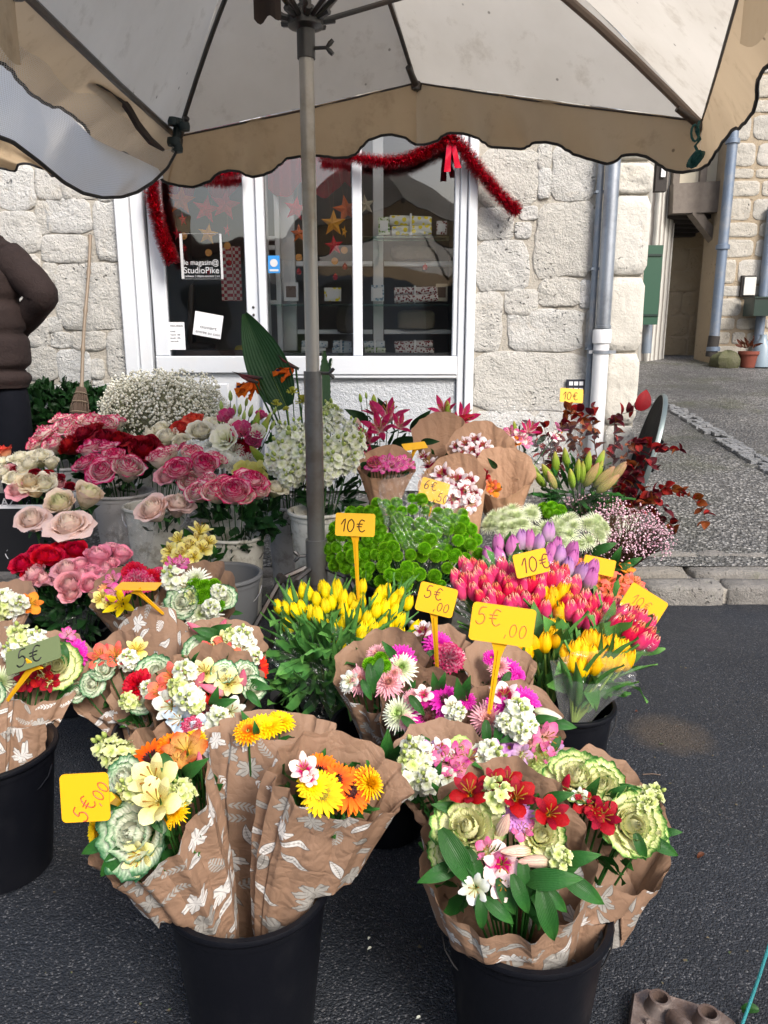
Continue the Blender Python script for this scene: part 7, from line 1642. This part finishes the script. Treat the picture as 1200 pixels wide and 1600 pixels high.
gyps(wxf, P(975, 830, 3.35), .20, .14, .13, 620, 7, [WXM, WXD], .003, .0065, 210, P(965, 900, 3.4)); gyps(wxf, P(1010, 850, 3.3), .13, .10, .10, 260, 8, [WXM, WXD], .003, .006, 120, P(965, 905, 3.4)); gyps(wxf, P(930, 790, 3.5), .15, .1, .07, 240, 9, [WXM, WXD], .003, .006, 110, P(940, 870, 3.4)); gyps(wxf, P(950, 860, 3.2), .16, .10, .09, 260, 10, [WXM, WXD], .003, .006, 130, P(955, 920, 3.3))
# ---------------------------------------------------------------- tulips
bunch('tulip_bunch', 'mauve tulips at the back of the tulip buckets', 'tulips', bb(bU, .05), (835, 870, 2.75), 85, UP, ';'.join('tulip:%s %d %d %d' % t for t in [('mauve', 779, 848, 21), ('mauve', 762, 866, 21), ('mauve', 779, 867, 21), ('mauve', 801, 852, 23), ('mauve_grey', 815, 841, 21), ('mauve', 827, 842, 21), ('mauve_grey', 843, 847, 21), ('mauve_grey', 857, 829, 22), ('mauve', 861, 860, 22), ('mauve_grey', 875, 866, 21), ('mauve', 895, 860, 22), ('mauve', 894, 872, 22), ('mauve_grey', 756, 895, 22), ('mauve', 856, 876, 20), ('mauve_grey', 909, 893, 22), ('mauve', 926, 886, 22), ('mauve', 923, 902, 24), ('mauve_grey', 887, 884, 20), ('mauve', 870, 850, 20)]), 'bunches of tulips', nf=10, mat=GRT, bulge=.15)
PK = [(713, 903), (725, 907), (725, 882), (732, 889), (742, 884), (741, 908), (741, 923), (750, 934), (772, 895), (763, 902), (775, 922), (787, 904), (770, 934), (795, 923), (802, 892), (813, 904), (812, 927), (819, 912), (821, 937), (829, 912), (843, 924), (849, 899), (860, 904), (873, 904), (852, 951), (886, 940), (898, 912), (762, 925), (756, 912), (795, 943), (805, 940), (781, 935), (720, 920), (760, 945), (835, 940), (845, 912), (885, 915), (880, 896), (785, 885), (818, 895), (792, 912), (748, 900), (830, 950), (752, 890), (733, 905), (835, 905), (866, 890), (800, 910)]
bunch('tulip_bunch', 'pink red tulips at the left of the right hand tulips', 'tulips', P(830, 1120, 2.5), (805, 915, 2.5), 90, UP, ';'.join('tulip:%s %d %d %d' % (('pink', 'red', 'pink')[i % 3], x, y, 22) for i, (x, y) in enumerate(PK)), 'bunches of tulips', nf=26, fs=.12, mat=GRT, bulge=.15, tleaf=True)
PK2 = [(903, 943), (910, 950), (918, 956), (934, 936), (932, 964), (944, 957), (950, 941), (892, 952), (925, 945), (915, 935), (955, 960), (905, 965), (940, 970), (922, 972), (898, 928), (960, 948)]
bunch('tulip_bunch', 'pink tulips in the middle of the right hand sleeves', 'tulips', P(890, 1120, 2.35), (922, 948, 2.4), 45, UP, ';'.join('tulip:%s %d %d %d' % (('red', 'pink')[i % 2], x, y, 23) for i, (x, y) in enumerate(PK2)), 'bunches of tulips', nf=8, fs=.12, mat=GRT, bulge=.15, tleaf=True)
PK3 = [(980, 970), (1000, 963), (995, 983), (1014, 972), (1012, 992), (1020, 1003), (963, 971), (974, 957), (988, 958), (1004, 1000), (985, 990)]
bunch('tulip_bunch', 'pink tulips leaning out at the far right under a price sign', 'tulips', P(900, 1115, 2.25), (992, 976, 2.3), 42, (.35, -.4, .85), ';'.join('tulip:%s %d %d %d 0 %d' % (('red', 'pink')[i % 2], x, y, 24, 58) for i, (x, y) in enumerate(PK3)), 'bunches of tulips', nf=6, fs=.12, mat=GRT, bulge=.15, tleaf=True)
YR = [(849, 926), (864, 929), (878, 925), (893, 935), (875, 955), (860, 940), (888, 925)]
bunch('tulip_bunch', 'golden tulips surrounded by pink ones', 'tulips', P(870, 1100, 2.4), (872, 935, 2.45), 40, UP, ';'.join('tulip:yellow_deep %d %d 22' % t for t in YR), 'bunches of tulips', nf=4, fs=.12, mat=GRT, bulge=.15, tleaf=True)
YR2 = [(799, 1012), (823, 1016), (833, 1004), (860, 980), (852, 1002), (867, 996), (876, 981), (868, 982), (812, 1010)]
bunch('tulip_bunch', 'golden tulips below the pink ones beside the big price sign', 'tulips', P(860, 1140, 2.2), (845, 1000, 2.25), 52, (0, -.6, .8), ';'.join('tulip:yellow_deep %d %d 23' % t for t in YR2), 'bunches of tulips', nf=20, fs=.13, mat=GRT, bulge=.12, tleaf=True)
YR3 = [(893, 1033), (907, 1010), (918, 1001), (925, 1021), (909, 1041), (943, 1031), (944, 1009), (963, 1014), (981, 1029), (926, 1000), (912, 1018), (936, 1004), (952, 1028), (898, 1016), (968, 1032), (930, 1036), (955, 1006), (975, 1012), (885, 1022)]
bunch('tulip_bunch', 'golden tulips at the front of the right hand bucket in misted cellophane', 'tulips', P(895, 1135, 2.1), (930, 1020, 2.15), 52, (.1, -.6, .8), ';'.join('tulip:yellow_deep %d %d 24' % t for t in YR3), 'bunches of tulips', nf=30, fs=.13, mat=GRT, bulge=.12, tleaf=True)
film('misted cellophane sleeve round the front golden tulips', (893, 1150, 2.1), (928, 1052, 2.06), 62, (.12, -.5, .86), 12, FILMW, ell=.5); film('cellophane sleeve behind round the pink tulips', (830, 1120, 2.4), (800, 925, 2.45), 92, (-.05, -.5, .86), 13, ell=.6); film('cellophane sleeve of the rightmost pink tulips', (905, 1120, 2.2), (985, 985, 2.22), 50, (.4, -.4, .8), 14, ell=.7)
bunch('alstroemeria_bunch', 'coral and orange alstroemeria behind the right hand tulips', 'flowers', P(900, 1050, 2.8), (950, 908, 2.85), 58, UP, 'alstro:coral 909 880 34;alstro:coral 949 892 32;alstro:coral 952 904 36;alstro:coral 966 922 32;alstro:coral 992 910 32;alstro:orange 980 889 30;alstro:coral 952 922 30;alstro:orange 934 897 30;alstro:coral 998 918 28;alstro:coral 975 908 30;alstro:coral 938 914 26;alstro:coral 985 925 26;alstro:coral 1002 928 24;leaf 962 872 40 0 80;leaf 985 880 40 0 40;leaf 940 858 50 0 35;leaf 970 886 34 0 20', None, nf=30, fs=.06, mat=GRN)
YT = [(435, 947), (446, 949), (460, 952), (456, 930), (470, 948), (474, 922), (483, 926), (485, 956), (497, 960), (449, 977), (508, 945), (518, 940), (510, 922), (527, 917), (537, 933), (527, 926), (514, 992), (511, 980), (520, 976), (536, 972), (532, 1008), (549, 936), (554, 948), (549, 964), (558, 958), (565, 939), (566, 983), (565, 997), (566, 1018), (574, 966), (580, 977), (588, 997), (584, 983), (588, 936), (588, 953), (602, 948), (600, 973), (604, 922), (593, 926), (615, 937), (625, 928), (624, 942), (639, 941), (625, 969), (624, 992), (615, 1006), (606, 978), (650, 981), (566, 916), (617, 953), (505, 918), (494, 935), (537, 950)]
bunch('tulip_bunch', 'yellow tulips with blue green leaves in a dark cellophane sleeve', 'tulips', P(520, 1130, 2.25), (540, 955, 2.45), 112, (0, -.6, .8), ';'.join('tulip:yellow %d %d %d' % (x, y, 18 if y < 960 else 20) for x, y in YT), 'bunches of tulips', nf=0, bulge=.12, tleaf=True, fan=.9)
# extra upright leaves between the yellow tulips
tl = thing('tulip_foliage', 'pointed tulip leaves standing among the yellow tulips', 'leaves', P(520, 1100, 2.3)); rr = random.Random(77); bT = P(520, 1130, 2.25)
for i in range(130):
    x = rr.uniform(412, 655); y = 945+rr.uniform(-45, 60)*(1 if 430 < x < 650 else .6)+(22 if x < 430 else 0); c = hit(x, y, P(540, 955, 2.45), V((0, -.6, .8)).normalized(), rr.uniform(-.02, .03)); d = ((c-bT).normalized()+V((rr.uniform(-.14, .14), rr.uniform(-.1, .1), .05))).normalized(); L = rr.uniform(.13, .21)
    put('leaf', m_tulipleaf([GRT], rr.randrange(3)), tl, frame(c-d*L*.9, d, L, rr.uniform(0, 6.28)))
film('dark smoky cellophane cone round the yellow tulips', (510, 1150, 2.2), (528, 1022, 2.27), 108, (0, -.5, .86), 15, clear_film('smoky_cellophane', .01, (.72, .80, .80)), ell=.4, back=.0)
foliage(thing('tulip_foliage', 'packed tulip leaves and stems inside the smoky sleeve', 'leaves', P(500, 1060, 2.3)), P(505, 1040, 2.28), .11, (0, -.95, .3), 120, .14, GRT, 33, wl=.2, down=-.02, ell=.8)
# ---------------------------------------------------------------- kraft bouquets with printed leaves
G1 = 'bouquets wrapped in leaf printed kraft paper'
_, bX = bk_(258, 1003, .33, .15, BLACKP, 'black bucket under the white and green kraft bouquet')
_, bY = bk_(778, 1290, .33, .12, BLACKP, 'black bucket behind the front right one, under white stocks')
IN = {2: bC, 3: bC, 4: bX, 5: bX, 6: bG, 7: bG, 8: bG, 9: bG, 10: bG, 21: bF, 22: bF, 23: bF, 24: bW, 25: bW, 26: bY, 31: bB, 32: bB, 41: bA, 42: bA, 43: bA}
def bq(label, apx, cen, R, n, txt, seed, **k):
    if seed in IN:
        b = IN[seed]; c = P(*cen); d = V((c.x-b.x, c.y-b.y, 0)); apx = V((b.x, b.y, b.z+.15))+d.normalized()*min(.07, d.length*.35)
        wk = dict(k.pop('wk', {})); wk['bk'] = BK[id(b)]; k['wk'] = wk
    return bouquet('bouquet', label, 'bouquet', G1, apx, cen, R, n, txt, seed, 'kraft2' if seed == 10 else 'kraft', **k)
bq('small kraft bouquet of white stocks and orange alstroemeria cut by the left edge', (5, 1030, 2.4), (8, 940, 2.5), 50, (0, -.55, .83), 'stock:white 8 936 30;stock:white 28 946 28;alstro:orange 49 942 34;stock:cream 0 950 26;alstro:white 18 954 22;stock:white -14 940 30', 1, nf=20, fs=.05)
bq('kraft bouquet of cream kale and one magenta gerbera over the left edge bucket', (20, 1215, 1.95), (72, 1040, 2.1), 68, (.25, -.6, .75), 'stock:cream 34 1004 34;stock:white 56 1002 28;kale:cream 90 1038 68;gerbd:magenta 122 1014 46;alstro:crimson 44 1062 34;alstro:crimson 62 1056 36;stock:white 24 1022 26;alstro:crimson 78 1064 26;leaf 100 1020 40;alstro:magenta 106 990 26', 2, nf=26, fs=.06)
bq('kraft bouquet with spiky green white blooms at the very left edge', (-30, 1190, 1.9), (-18, 1070, 2.0), 46, (0, -.6, .8), 'plume:silver 0 1062 44;kale:white -20 1085 40', 3, nf=16, fs=.06)
bq('kraft bouquet of pink roses and bright yellow lilies left of the white and green one', (195, 1020, 2.55), (195, 925, 2.6), 62, (-.1, -.6, .8), 'lily:bright 190 942 40;alstro:yellow 157 934 26;alstro:magenta 180 926 30;carn:pink 214 906 30;carn:red 210 893 26;carn:red 238 902 22;carn:pink 252 898 24;gerb:peach 163 920 30;alstro:magenta 272 882 28;carn:pink 228 910 24;alstro:pink 176 905 26;alstro:magenta 285 878 22;carn:pink 200 914 20;alstro:yellow 168 944 22', 4, nf=24, fs=.05, ell=.8)
bq('kraft bouquet of white chrysanthemums, green pompoms and kale under the yellow alstroemeria', (318, 1040, 2.5), (312, 930, 2.6), 68, (0, -.62, .78), 'mum:white 305 900 42;mum:white 313 957 48;pom 304 914 24;pom 320 917 24;pom 318 931 26;pom 335 913 22;kale:white 286 940 50;kale:white 349 933 40;stock:white 273 908 34;plume:silver 263 952 34;pom 342 945 20;stock:white 330 950 24;alstro:white 290 918 24;kale:cream 300 930 26;stock:white 340 925 24', 5, nf=22, fs=.05)
bq('kraft bouquet leaning left with red gerbera and coral alstroemeria', (200, 1175, 2.05), (165, 1052, 2.15), 72, (-.35, -.6, .7), 'alstro:coral 157 1026 38;alstro:coral 180 1024 38;gerb:red 133 1056 40;kale:white 163 1046 42;kale:white 142 1068 38;leaf 114 1080 42 0 200;alstro:yellow 212 1014 32;stock:white 200 1030 24;kale:white 120 1080 36', 6, nf=22, fs=.06, wk=dict(ph0=1.0))
bq('low kraft bouquet with half hidden kale and one red flower', (250, 1190, 1.95), (228, 1080, 2.08), 64, (-.15, -.6, .78), 'kale:white 243 1048 54;carn:red 216 1070 34;bud:green 200 1090 22;bud:green 194 1098 20;kale:white 222 1094 42;alstro:crimson 222 1058 26;stock:cream 205 1096 24;stock:white 232 1076 24', 7, nf=24, fs=.06)
bq('big kraft bouquet of coral alstroemeria, white stocks and one red gerbera', (330, 1220, 1.85), (320, 1080, 1.98), 92, (.05, -.62, .78), 'alstro:coral 270 1060 46;alstro:coral 250 1082 42;bud:pink 312 1064 36 0 60;bud:pink 332 1078 38 0 150;alstro:lemon 322 1048 42;alstro:lemon 358 1066 40;kale:white 350 1050 36;stock:white 290 1052 34;stock:white 296 1088 40;alstro:white 266 1102 44;alstro:bluewhite 280 1124 46;gerb:red 324 1108 54;bud:pink 379 1062 36 0 80;leaf 400 1070 44 0 0;kale:white 385 1050 36;stock:cream 282 1078 30;leaf 345 1100 44 0 30;alstro:white 262 1086 30;alstro:coral 300 1068 30;stock:cream 305 1100 26;alstro:white 360 1112 40;leaf 395 1090 36 0 320;kale:white 400 1075 34;stock:white 340 1120 26;leaf 335 1092 40 0 70;alstro:white 336 1150 50;alstro:bluewhite 312 1136 34;leaf 352 1150 44 0 320;carn:pink 300 1136 26;stock:white 318 1148 26', 8, nf=44, fs=.06)
bq('kraft bouquet at the top right of that group with kale and coral alstroemeria', (350, 1130, 2.1), (352, 1020, 2.2), 68, (.1, -.6, .78), 'kale:white 311 1016 48;alstro:coral 334 1018 40;alstro:coral 356 1024 36;alstro:lemon 352 1004 34;alstro:lemon 376 1020 34;gerb:red 404 1042 38;stock:white 375 1003 30;bud:pink 307 982 30 0 140;bud:pink 347 980 30 0 60;leaf 330 990 44 0 150;leaf 340 984 44 0 30;leaf 322 1002 34;stock:cream 362 996 24;stock:white 392 1024 26;alstro:white 390 1008 26', 9, nf=26, fs=.06)
bq('folded empty looking kraft sheet rising behind the coral bouquets', (250, 1120, 2.25), (240, 1010, 2.35), 66, (-.1, -.75, .6), 'leaf 240 1030 24', 10, nf=8, fs=.05, back=.3)
# middle
bq('kraft bouquet of pink and white chrysanthemums in front of the yellow tulips', (610, 1190, 1.9), (598, 1048, 2.02), 76, (-.05, -.62, .78), 'mum:pink 560 1061 38;mum:white 541 1068 24;pom 578 1038 22;pom 595 1028 22;pom 602 1040 20;gerbd:magenta 632 1022 48;mum:whitegreen 630 1040 42;mum:pink 607 1064 40;mum:pink 588 1018 28;leaf 580 1058 44 0 280;leaf 590 1048 44 0 250;leaf 610 1018 36 0 120;alstro:white 548 1062 26;mum:pink 616 1050 24;leaf 572 1076 36 0 300', 21, nf=24, fs=.06)
bq('kraft bouquet of magenta gerbera and pink blooms behind the 5€ sign', (700, 1140, 2.05), (690, 1022, 2.15), 58, (.05, -.62, .78), 'gerbd:magenta 684 1002 46;carn:pink 700 1027 38;alstro:burgundy 660 984 26;mum:pink 715 1028 28;gerbd:magenta 800 1012 1;leaf 670 1022 26', 22, nf=22, fs=.05)
bq('kraft bouquet with a big magenta gerbera and white green chrysanthemum', (665, 1240, 1.78), (668, 1108, 1.9), 78, (-.05, -.64, .76), 'mum:whitegreen 620 1113 46;gerb:magenta 670 1114 68;gerb:magenta 698 1088 44;mum:pink 643 1088 28;alstro:pinkwhite 662 1084 26;leaf 727 1078 46 0 80;leaf 718 1085 50 0 100;gerbd:magenta 733 1090 34;alstro:white 706 1104 30;leaf 650 1100 36;leaf 640 1130 36 0 330;mum:pink 634 1128 24;leaf 690 1068 36 0 80;leaf 680 1070 36 0 100;stock:white 712 1116 24', 23, nf=26, fs=.06)
bq('kraft bouquet behind the tall 5€ sign with magenta gerberas', (770, 1160, 2.0), (778, 1042, 2.1), 58, (.15, -.6, .78), 'gerbd:magenta 800 1048 42;mum:pink 782 1040 30;gerbd:magenta 768 1024 26;gerbd:magenta 812 1056 28;leaf 790 1062 30', 24, nf=22, fs=.05)
bq('loose kraft bouquet of mixed mauve, pink and white flowers in the centre right', (800, 1270, 1.72), (800, 1132, 1.85), 86, (.12, -.62, .78), 'alstro:burgundy 790 1084 42;gerbd:magenta 823 1090 48;mum:pink 762 1120 54;stock:white 812 1118 36;stock:white 812 1142 34;stock:white 788 1130 28;alstro:pink 854 1150 46;bud:white 856 1116 38 0 350;gerbd:mauve 797 1168 44;mum:pink 830 1158 34;kale:pale 830 1190 46;gerbd:magenta 775 1098 34;alstro:mauve 868 1176 34;leaf 870 1130 46 0 0;leaf 848 1124 40 0 20;leaf 780 1142 40 0 250;kale:pale 848 1186 40;alstro:pink 846 1172 36;leaf 868 1164 36;stock:cream 806 1108 26;alstro:mauve 815 1178 30;leaf 760 1144 40 0 270;gerbd:magenta 792 1102 30;leaf 800 1152 36;stock:white 826 1136 26', 25, nf=44, fs=.06)
bq('wide kraft bouquet of white stocks and burgundy alstroemeria behind the front right one', (690, 1350, 1.55), (695, 1208, 1.66), 88, (-.05, -.62, .78), 'bud:white 582 1200 40 0 175;leaf 604 1176 66 0 88;leaf 622 1178 58 0 65;leaf 590 1188 50 0 170;stock:white 632 1218 42;stock:white 657 1178 38;alstro:mauve 673 1174 34;alstro:pink 698 1188 44;alstro:magenta 712 1180 40;alstro:pink 732 1184 44;stock:white 758 1180 40;stock:white 768 1196 34;alstro:mauve 787 1190 36;stock:cream 648 1192 34;stock:white 667 1218 34;alstro:white 747 1208 32;alstro:burgundy 690 1170 34;alstro:mauve 640 1196 26;stock:white 642 1172 28;alstro:pink 718 1200 34;kale:pale 720 1168 36;alstro:mauve 776 1172 30;alstro:white 700 1214 28;leaf 616 1200 40 0 200;leaf 684 1206 34', 26, nf=36, fs=.06)
# front right bucket
bq('front right kraft bouquet leaning right with two pale kale heads and crimson buds', (880, 1470, 1.30), (960, 1275, 1.37), 112, (.42, -.52, .74), 'kale:cream 901 1212 80;kale:cream 940 1222 66;kale:cream 992 1284 100;alstro:crimson 918 1256 42;alstro:crimson 942 1274 48;bud:crimson 884 1224 38 0 80;stock:cream 1009 1250 36;bud:crimson 974 1222 20;leaf 924 1236 46 0 80;kale:cream 1024 1302 52;leaf 975 1232 40 0 20;alstro:crimson 930 1264 34;stock:cream 1000 1262 26;leaf 1030 1320 50 0 340;leaf 960 1240 40 0 60;leaf 1000 1320 44 0 290;alstro:white 905 1244 26;leaf 1045 1300 34 0 20', 31, nf=34, fs=.07, bulge=.3, wk=dict(pw=.52, r0=.05))
bq('front right kraft bouquet with big kale heads, crimson alstroemeria and long green leaves', (815, 1520, 1.22), (782, 1322, 1.25), 130, (-.05, -.60, .78), 'kale:cream 728 1294 104;kale:cream 849 1306 76;alstro:crimson 732 1236 50 .03;alstro:crimson 772 1220 46 .03;alstro:crimson 806 1242 58 .03;alstro:crimson 862 1268 46 .04;alstro:crimson 792 1218 38;stock:cream 774 1248 44;gerbd:mauve 812 1270 46 .015;bud:cream 786 1292 56 0 75;bud:cream 836 1346 56 0 170;alstro:pinkwhite 784 1350 62;alstro:pinkwhite 786 1382 44;alstro:white 742 1388 42;bud:cream 806 1330 50 0 170;bud:white 812 1402 40 0 310;leaf 712 1336 92 .02 305;leaf 692 1362 70 0 185;leaf 856 1374 80 .03 25;leaf 900 1342 70 .02 35;leaf 906 1386 72 .03 335;leaf 854 1424 86 .03 285;leaf 812 1394 60 .02 295;leaf 776 1420 60 0 330;leaf 752 1422 56 0 270;leaf 702 1262 52 0 150;leaf 868 1246 50 0 35;kale:cream 700 1330 60;stock:cream 868 1344 36;leaf 740 1350 60 0 300;leaf 820 1370 60 0 280;alstro:pink 816 1292 34;leaf 790 1398 56 0 300;alstro:pink 764 1330 36;leaf 862 1400 56 0 320', 32, nf=70, fs=.075, bulge=.38, wk=dict(pw=.52, r0=.05))
# front left bucket: three crumpled bouquets
bq('front left kraft bouquet open to the left with orange gerbera, kale and yellow alstroemeria', (345, 1480, 1.24), (232, 1248, 1.31), 114, (-.55, -.50, .66), 'gerb:orange 226 1173 72;kale:white 190 1214 66;kale:white 208 1302 112;alstro:lemon 240 1216 70 .03;alstro:lemon 246 1254 60 .04;gerbd:yellow 136 1302 54;mum:yellow 268 1264 46;gerbd:orange 264 1154 42;alstro:rust 290 1170 58;stock:cream 184 1180 44;stock:cream 282 1236 30;leaf 264 1202 60 .02 300;leaf 300 1202 60 .02 45;alstro:lemon 216 1336 50;leaf 180 1340 60 0 230;alstro:rust 276 1190 40;stock:cream 214 1232 34;bud:pink 312 1186 24;gerbd:fire 300 1150 34;leaf 190 1250 50 0 200;leaf 246 1286 50 0 330;leaf 160 1316 60 0 200;alstro:lemon 262 1234 30;mum:yellow 252 1284 28', 41, nf=90, fs=.07, bulge=.32, wk=dict(ruff=1.3, nph=180, nv=28, pw=.6, r0=.03), back=.1)
bq('tall folded kraft bouquet at the back of the front left bucket hiding yellow gerberas', (400, 1470, 1.32), (428, 1140, 1.60), 104, (.1, -.15, .98), 'gerbd:yellow 407 1127 46 -.03;gerbd:yellow 440 1117 46 -.03;gerbd:yellow 422 1126 40 -.03;gerbd:fire 385 1136 40;leaf 400 1140 30', 42, nf=16, fs=.06, bulge=.25, wk=dict(ruff=1.3, nph=180, nv=30, pw=.5, r0=.03), ell=.35)
bq('front left kraft bouquet with orange and yellow gerberas peeping out on the right', (420, 1490, 1.25), (522, 1216, 1.33), 112, (.34, -.46, .82), 'gerb:orange 500 1200 56;gerb:yellow 505 1236 68;gerb:orange 556 1230 72;alstro:pinkwhite 476 1202 40;mum:yellow 585 1222 38;gerb:fire 582 1216 44;gerbd:yellow 488 1222 44;gerb:orange 530 1214 52;alstro:pinkwhite 484 1216 26', 43, nf=50, fs=.06, bulge=.10, wk=dict(ruff=1.3, nph=180, nv=26, pw=.6, r0=.03), back=.1, ell=.55)
# ---------------------------------------------------------------- price signs
sign('yellow sign with 10€ in dark marker standing in the yellow tulips', 555, 820, 2.4, 62, 36, -2, lines=[('10e', -.36, -.30, .55)], stake=(5, 118))
sign('yellow sign with 6€,50 tilted among the plain kraft bouquets', 678, 767, 3.0, 46, 34, -17, 10, lines=[('6e', -.38, .0, .42), (',50', .02, -.42, .4)], stake=(-8, 40))
sign('yellow sign seen from its blank side behind the small pink flowers', 648, 697, 3.6, 42, 14, 4, 25, -38, stake=(-10, 30))
sign('yellow sign with 10€ by the dark panel on the shop wall', 893, 618, 4.05, 37, 22, -4, 5, lines=[('10e', -.36, -.30, .55)], stake=(-16, 60))
sign('yellow sign with thin 10€ over the pink tulips', 830, 880, 2.45, 54, 38, 12, 5, lines=[('10e', -.30, -.34, .62)], ink=INKB, stake=(5, 40))
sign('yellow sign almost hidden behind the coral alstroemeria', 936, 884, 2.8, 50, 26, -12, stake=(0, 40))
sign('yellow sign with faint 10€ leaning at the right edge of the tulips', 1006, 944, 2.35, 66, 42, -32, 0, lines=[('10e', -.30, -.2, .40)], ink=INKF, stake=(-28, 55))
sign('yellow sign with faint 5€,00 on a long stake over the middle bouquets', 682, 937, 2.0, 60, 46, -14, 0, lines=[('5e', -.34, .0, .42), (',00', -.05, -.36, .30)], ink=INKB, stake=(2, 125))
sign('largest yellow sign, faint 5€,00 on the longest stake in the centre', 785, 976, 1.8, 100, 60, -8, 0, lines=[('5e', -.42, -.05, .45), (',00', .02, -.28, .34)], ink=INKF, stake=(-28, 190))
sign('square yellow sign with sideways red 5€,00 at the front left', 133, 1246, 1.20, 76, 76, 3, 0, lines=[('5e', -.44, -.26, .34), (',00', -.02, -.34, .26)], ink=INKR, stake=None, textroll=58, group='price signs on plastic stakes')
mb = MB(); a_, b_ = P(172, 1246, 1.21), P(208, 1264, 1.32); mb.tube([a_, b_], [.010, .005], 4); mb.obj('stake', SIGNY, bpy.data.objects['price_sign.009'] if 'price_sign.009' in bpy.data.objects else None)
sign('weathered green tinted sign with black 5€ lying over the left kraft bouquet', 52, 1024, 1.95, 88, 40, 24, -10, -30, lines=[('5e', -.30, -.30, .70)], ink=plain('black_marker', (.01, .01, .012), .5, var=0), mat=SIGNO, stake=(-44, 75), stake_mat=SIGNY, textroll=0)
sign('yellow sign seen edge-on, lying flat over the pink and yellow bouquet', 216, 916, 2.35, 66, 34, -2, 0, -76, stake=(40, 44))
# ---------------------------------------------------------------- street things at the lower right
RST = plain('rusty_cast_iron', (.16, .11, .09), .6, .4, var=.5, bump=.5, bscale=30, dirt=(.30, .26, .24))
ib = thing('iron_foot_bracket', 'rusty cast iron foot plate with two round sockets at the lower right corner', 'bracket', PZ(1065, 1600, 0))
p0 = PZ(1060, 1570, .03); 
mb = MB(); c1, c2, c3, c4 = PZ(990, 1536, .03), PZ(1148, 1584, .03), PZ(1170, 1680, .03), PZ(972, 1660, .03)
poly = []
for a, b, c_ in ((c4, c1, c2), (c1, c2, c3), (c2, c3, c4), (c3, c4, c1)):
    for t in (0, .5, 1): q = b+(a-b)*.12*(1-t)*(1 if t < 1 else 0)+(c_-b)*.12*t; poly.append(q)
n_ = len(poly)
for s, z in ((1, .0), (1, .022), (.95, .03), (.88, .026)):
    cc = sum(poly, V((0, 0, 0)))/n_
    for q in poly: w_ = cc+(q-cc)*s; mb.vert((w_.x, w_.y, z))
for j in range(3):
    for i in range(n_): mb.face((j*n_+i, (j+1)*n_+i, (j+1)*n_+(i+1) % n_, j*n_+(i+1) % n_))
mb.face([3*n_+i for i in range(n_)][::-1]); bmf = mb.obj('foot_plate', RST, ib, sharp=radians(50))
for (x, y) in ((1031, 1562), (1107, 1586)):
    q = PZ(x, y, .05); mb = MB(); mb.lathe([(.032, -.024), (.026, -.012), (.0235, .004), (.022, .007), (.0165, .007), (.0155, .002), (.015, -.03), (.001, -.03)], 24); mb.obj('socket', RST, ib, M=Matrix.Translation(q))
mb = MB(); a_, b_ = PZ(1050, 1590, .04), PZ(1090, 1640, .04); mb.tube([a_, (a_+b_)/2+V((0, 0, .012)), b_], .018, 10); mb.obj('cast_rib', RST, ib)
for x, y in ((1002, 1630), (1012, 1600)): mb = MB(); mb.lathe([(.001, .012), (.006, .01), (.008, 0)], 8, o=PZ(x, y, .026)); mb.obj('rivet', RST, ib)
TW = plain('turquoise_twine', C(50, 140, 145), .8, bump=.6, bscale=300); mb = MB(); rr = random.Random(3); mb.tube([PZ(1215, 1440, .18), PZ(1200, 1482, .15), PZ(1188, 1520, .10), PZ(1176, 1555, .05), PZ(1160, 1600, .01), PZ(1150, 1640, .006)], .0035, 8); o = mb.obj('twine', TW); tag(o, 'turquoise twine running down to the ground at the lower right edge', 'twine')
def litter(label, x, y, s, mat, nm='fallen_leaf', z=.012):
    c = PZ(x, y, z); o = put(nm, m_leaf([mat], int(x) % 3, .5, 1.6), None, frame(c, (rr.uniform(-.3, .3), -.3, 1), s, rr.uniform(0, 6.28))); tag(o, label, 'leaf' if 'leaf' in nm else 'petal', None)
litter('curled green leaf scrap beside the rusty bracket', 1186, 1578, .045, GRN); litter('small brown leaf on the asphalt right of the front bouquet', 1100, 1333, .028, RUSTL); litter('tiny brown leaf near the damp patch', 993, 1112, .02, RUSTL); litter('white petal stuck below the tulip bucket rim', 948, 1118, .03, MM['white'], 'fallen_petal', .30)
for x, y in ((575, 1468), (580, 1480), (657, 1588)):
    litter({1468: 'white petal speck between the two front buckets', 1480: 'second white petal speck between the front buckets', 1588: 'white speck near the bottom edge of the asphalt'}[y], x, y, .012, MM['white'], 'fallen_petal')
# damp twig
mb = MB(); mb.tube([PZ(1004, 1210, .008), PZ(1020, 1209, .01), PZ(1032, 1211, .006)], .002, 5); o = mb.obj('twig', TWIG); tag(o, 'short thin twig on the asphalt right of the front bouquets', 'twig')
mb = MB(); rr = random.Random(44)
for i in range(420):
    x, y = rr.uniform(-1.6, 3.2), rr.uniform(.9, 3.9); s_ = rr.uniform(.002, .007)*(2.2 if rr.random() < .06 else 1); a = rr.uniform(0, 6.28); mb.face([mb.vert((x+s_*cos(a+q)*rr.uniform(.5, 1.2), y+s_*sin(a+q)*rr.uniform(.5, 1.2), .003+rr.uniform(0, .004)), at=(rr.random(), 0, 0, 0)) for q in (0, 1.5, 3, 4.6)])
LIT = NT('plant_litter'); at_ = LIT.n('Attribute', attribute_name='pt'); LIT = LIT.bsdf(LIT.ramp(at_.outputs['Fac'], [(0., C(90, 80, 60)), (.25, C(70, 90, 50)), (.33, C(200, 200, 195))], 'CONSTANT'), .8)
o = mb.obj('plant_litter', LIT, smooth=False, kind='stuff'); o['label'] = 'scattered tiny petals, leaf crumbs and grit on the asphalt around the buckets'
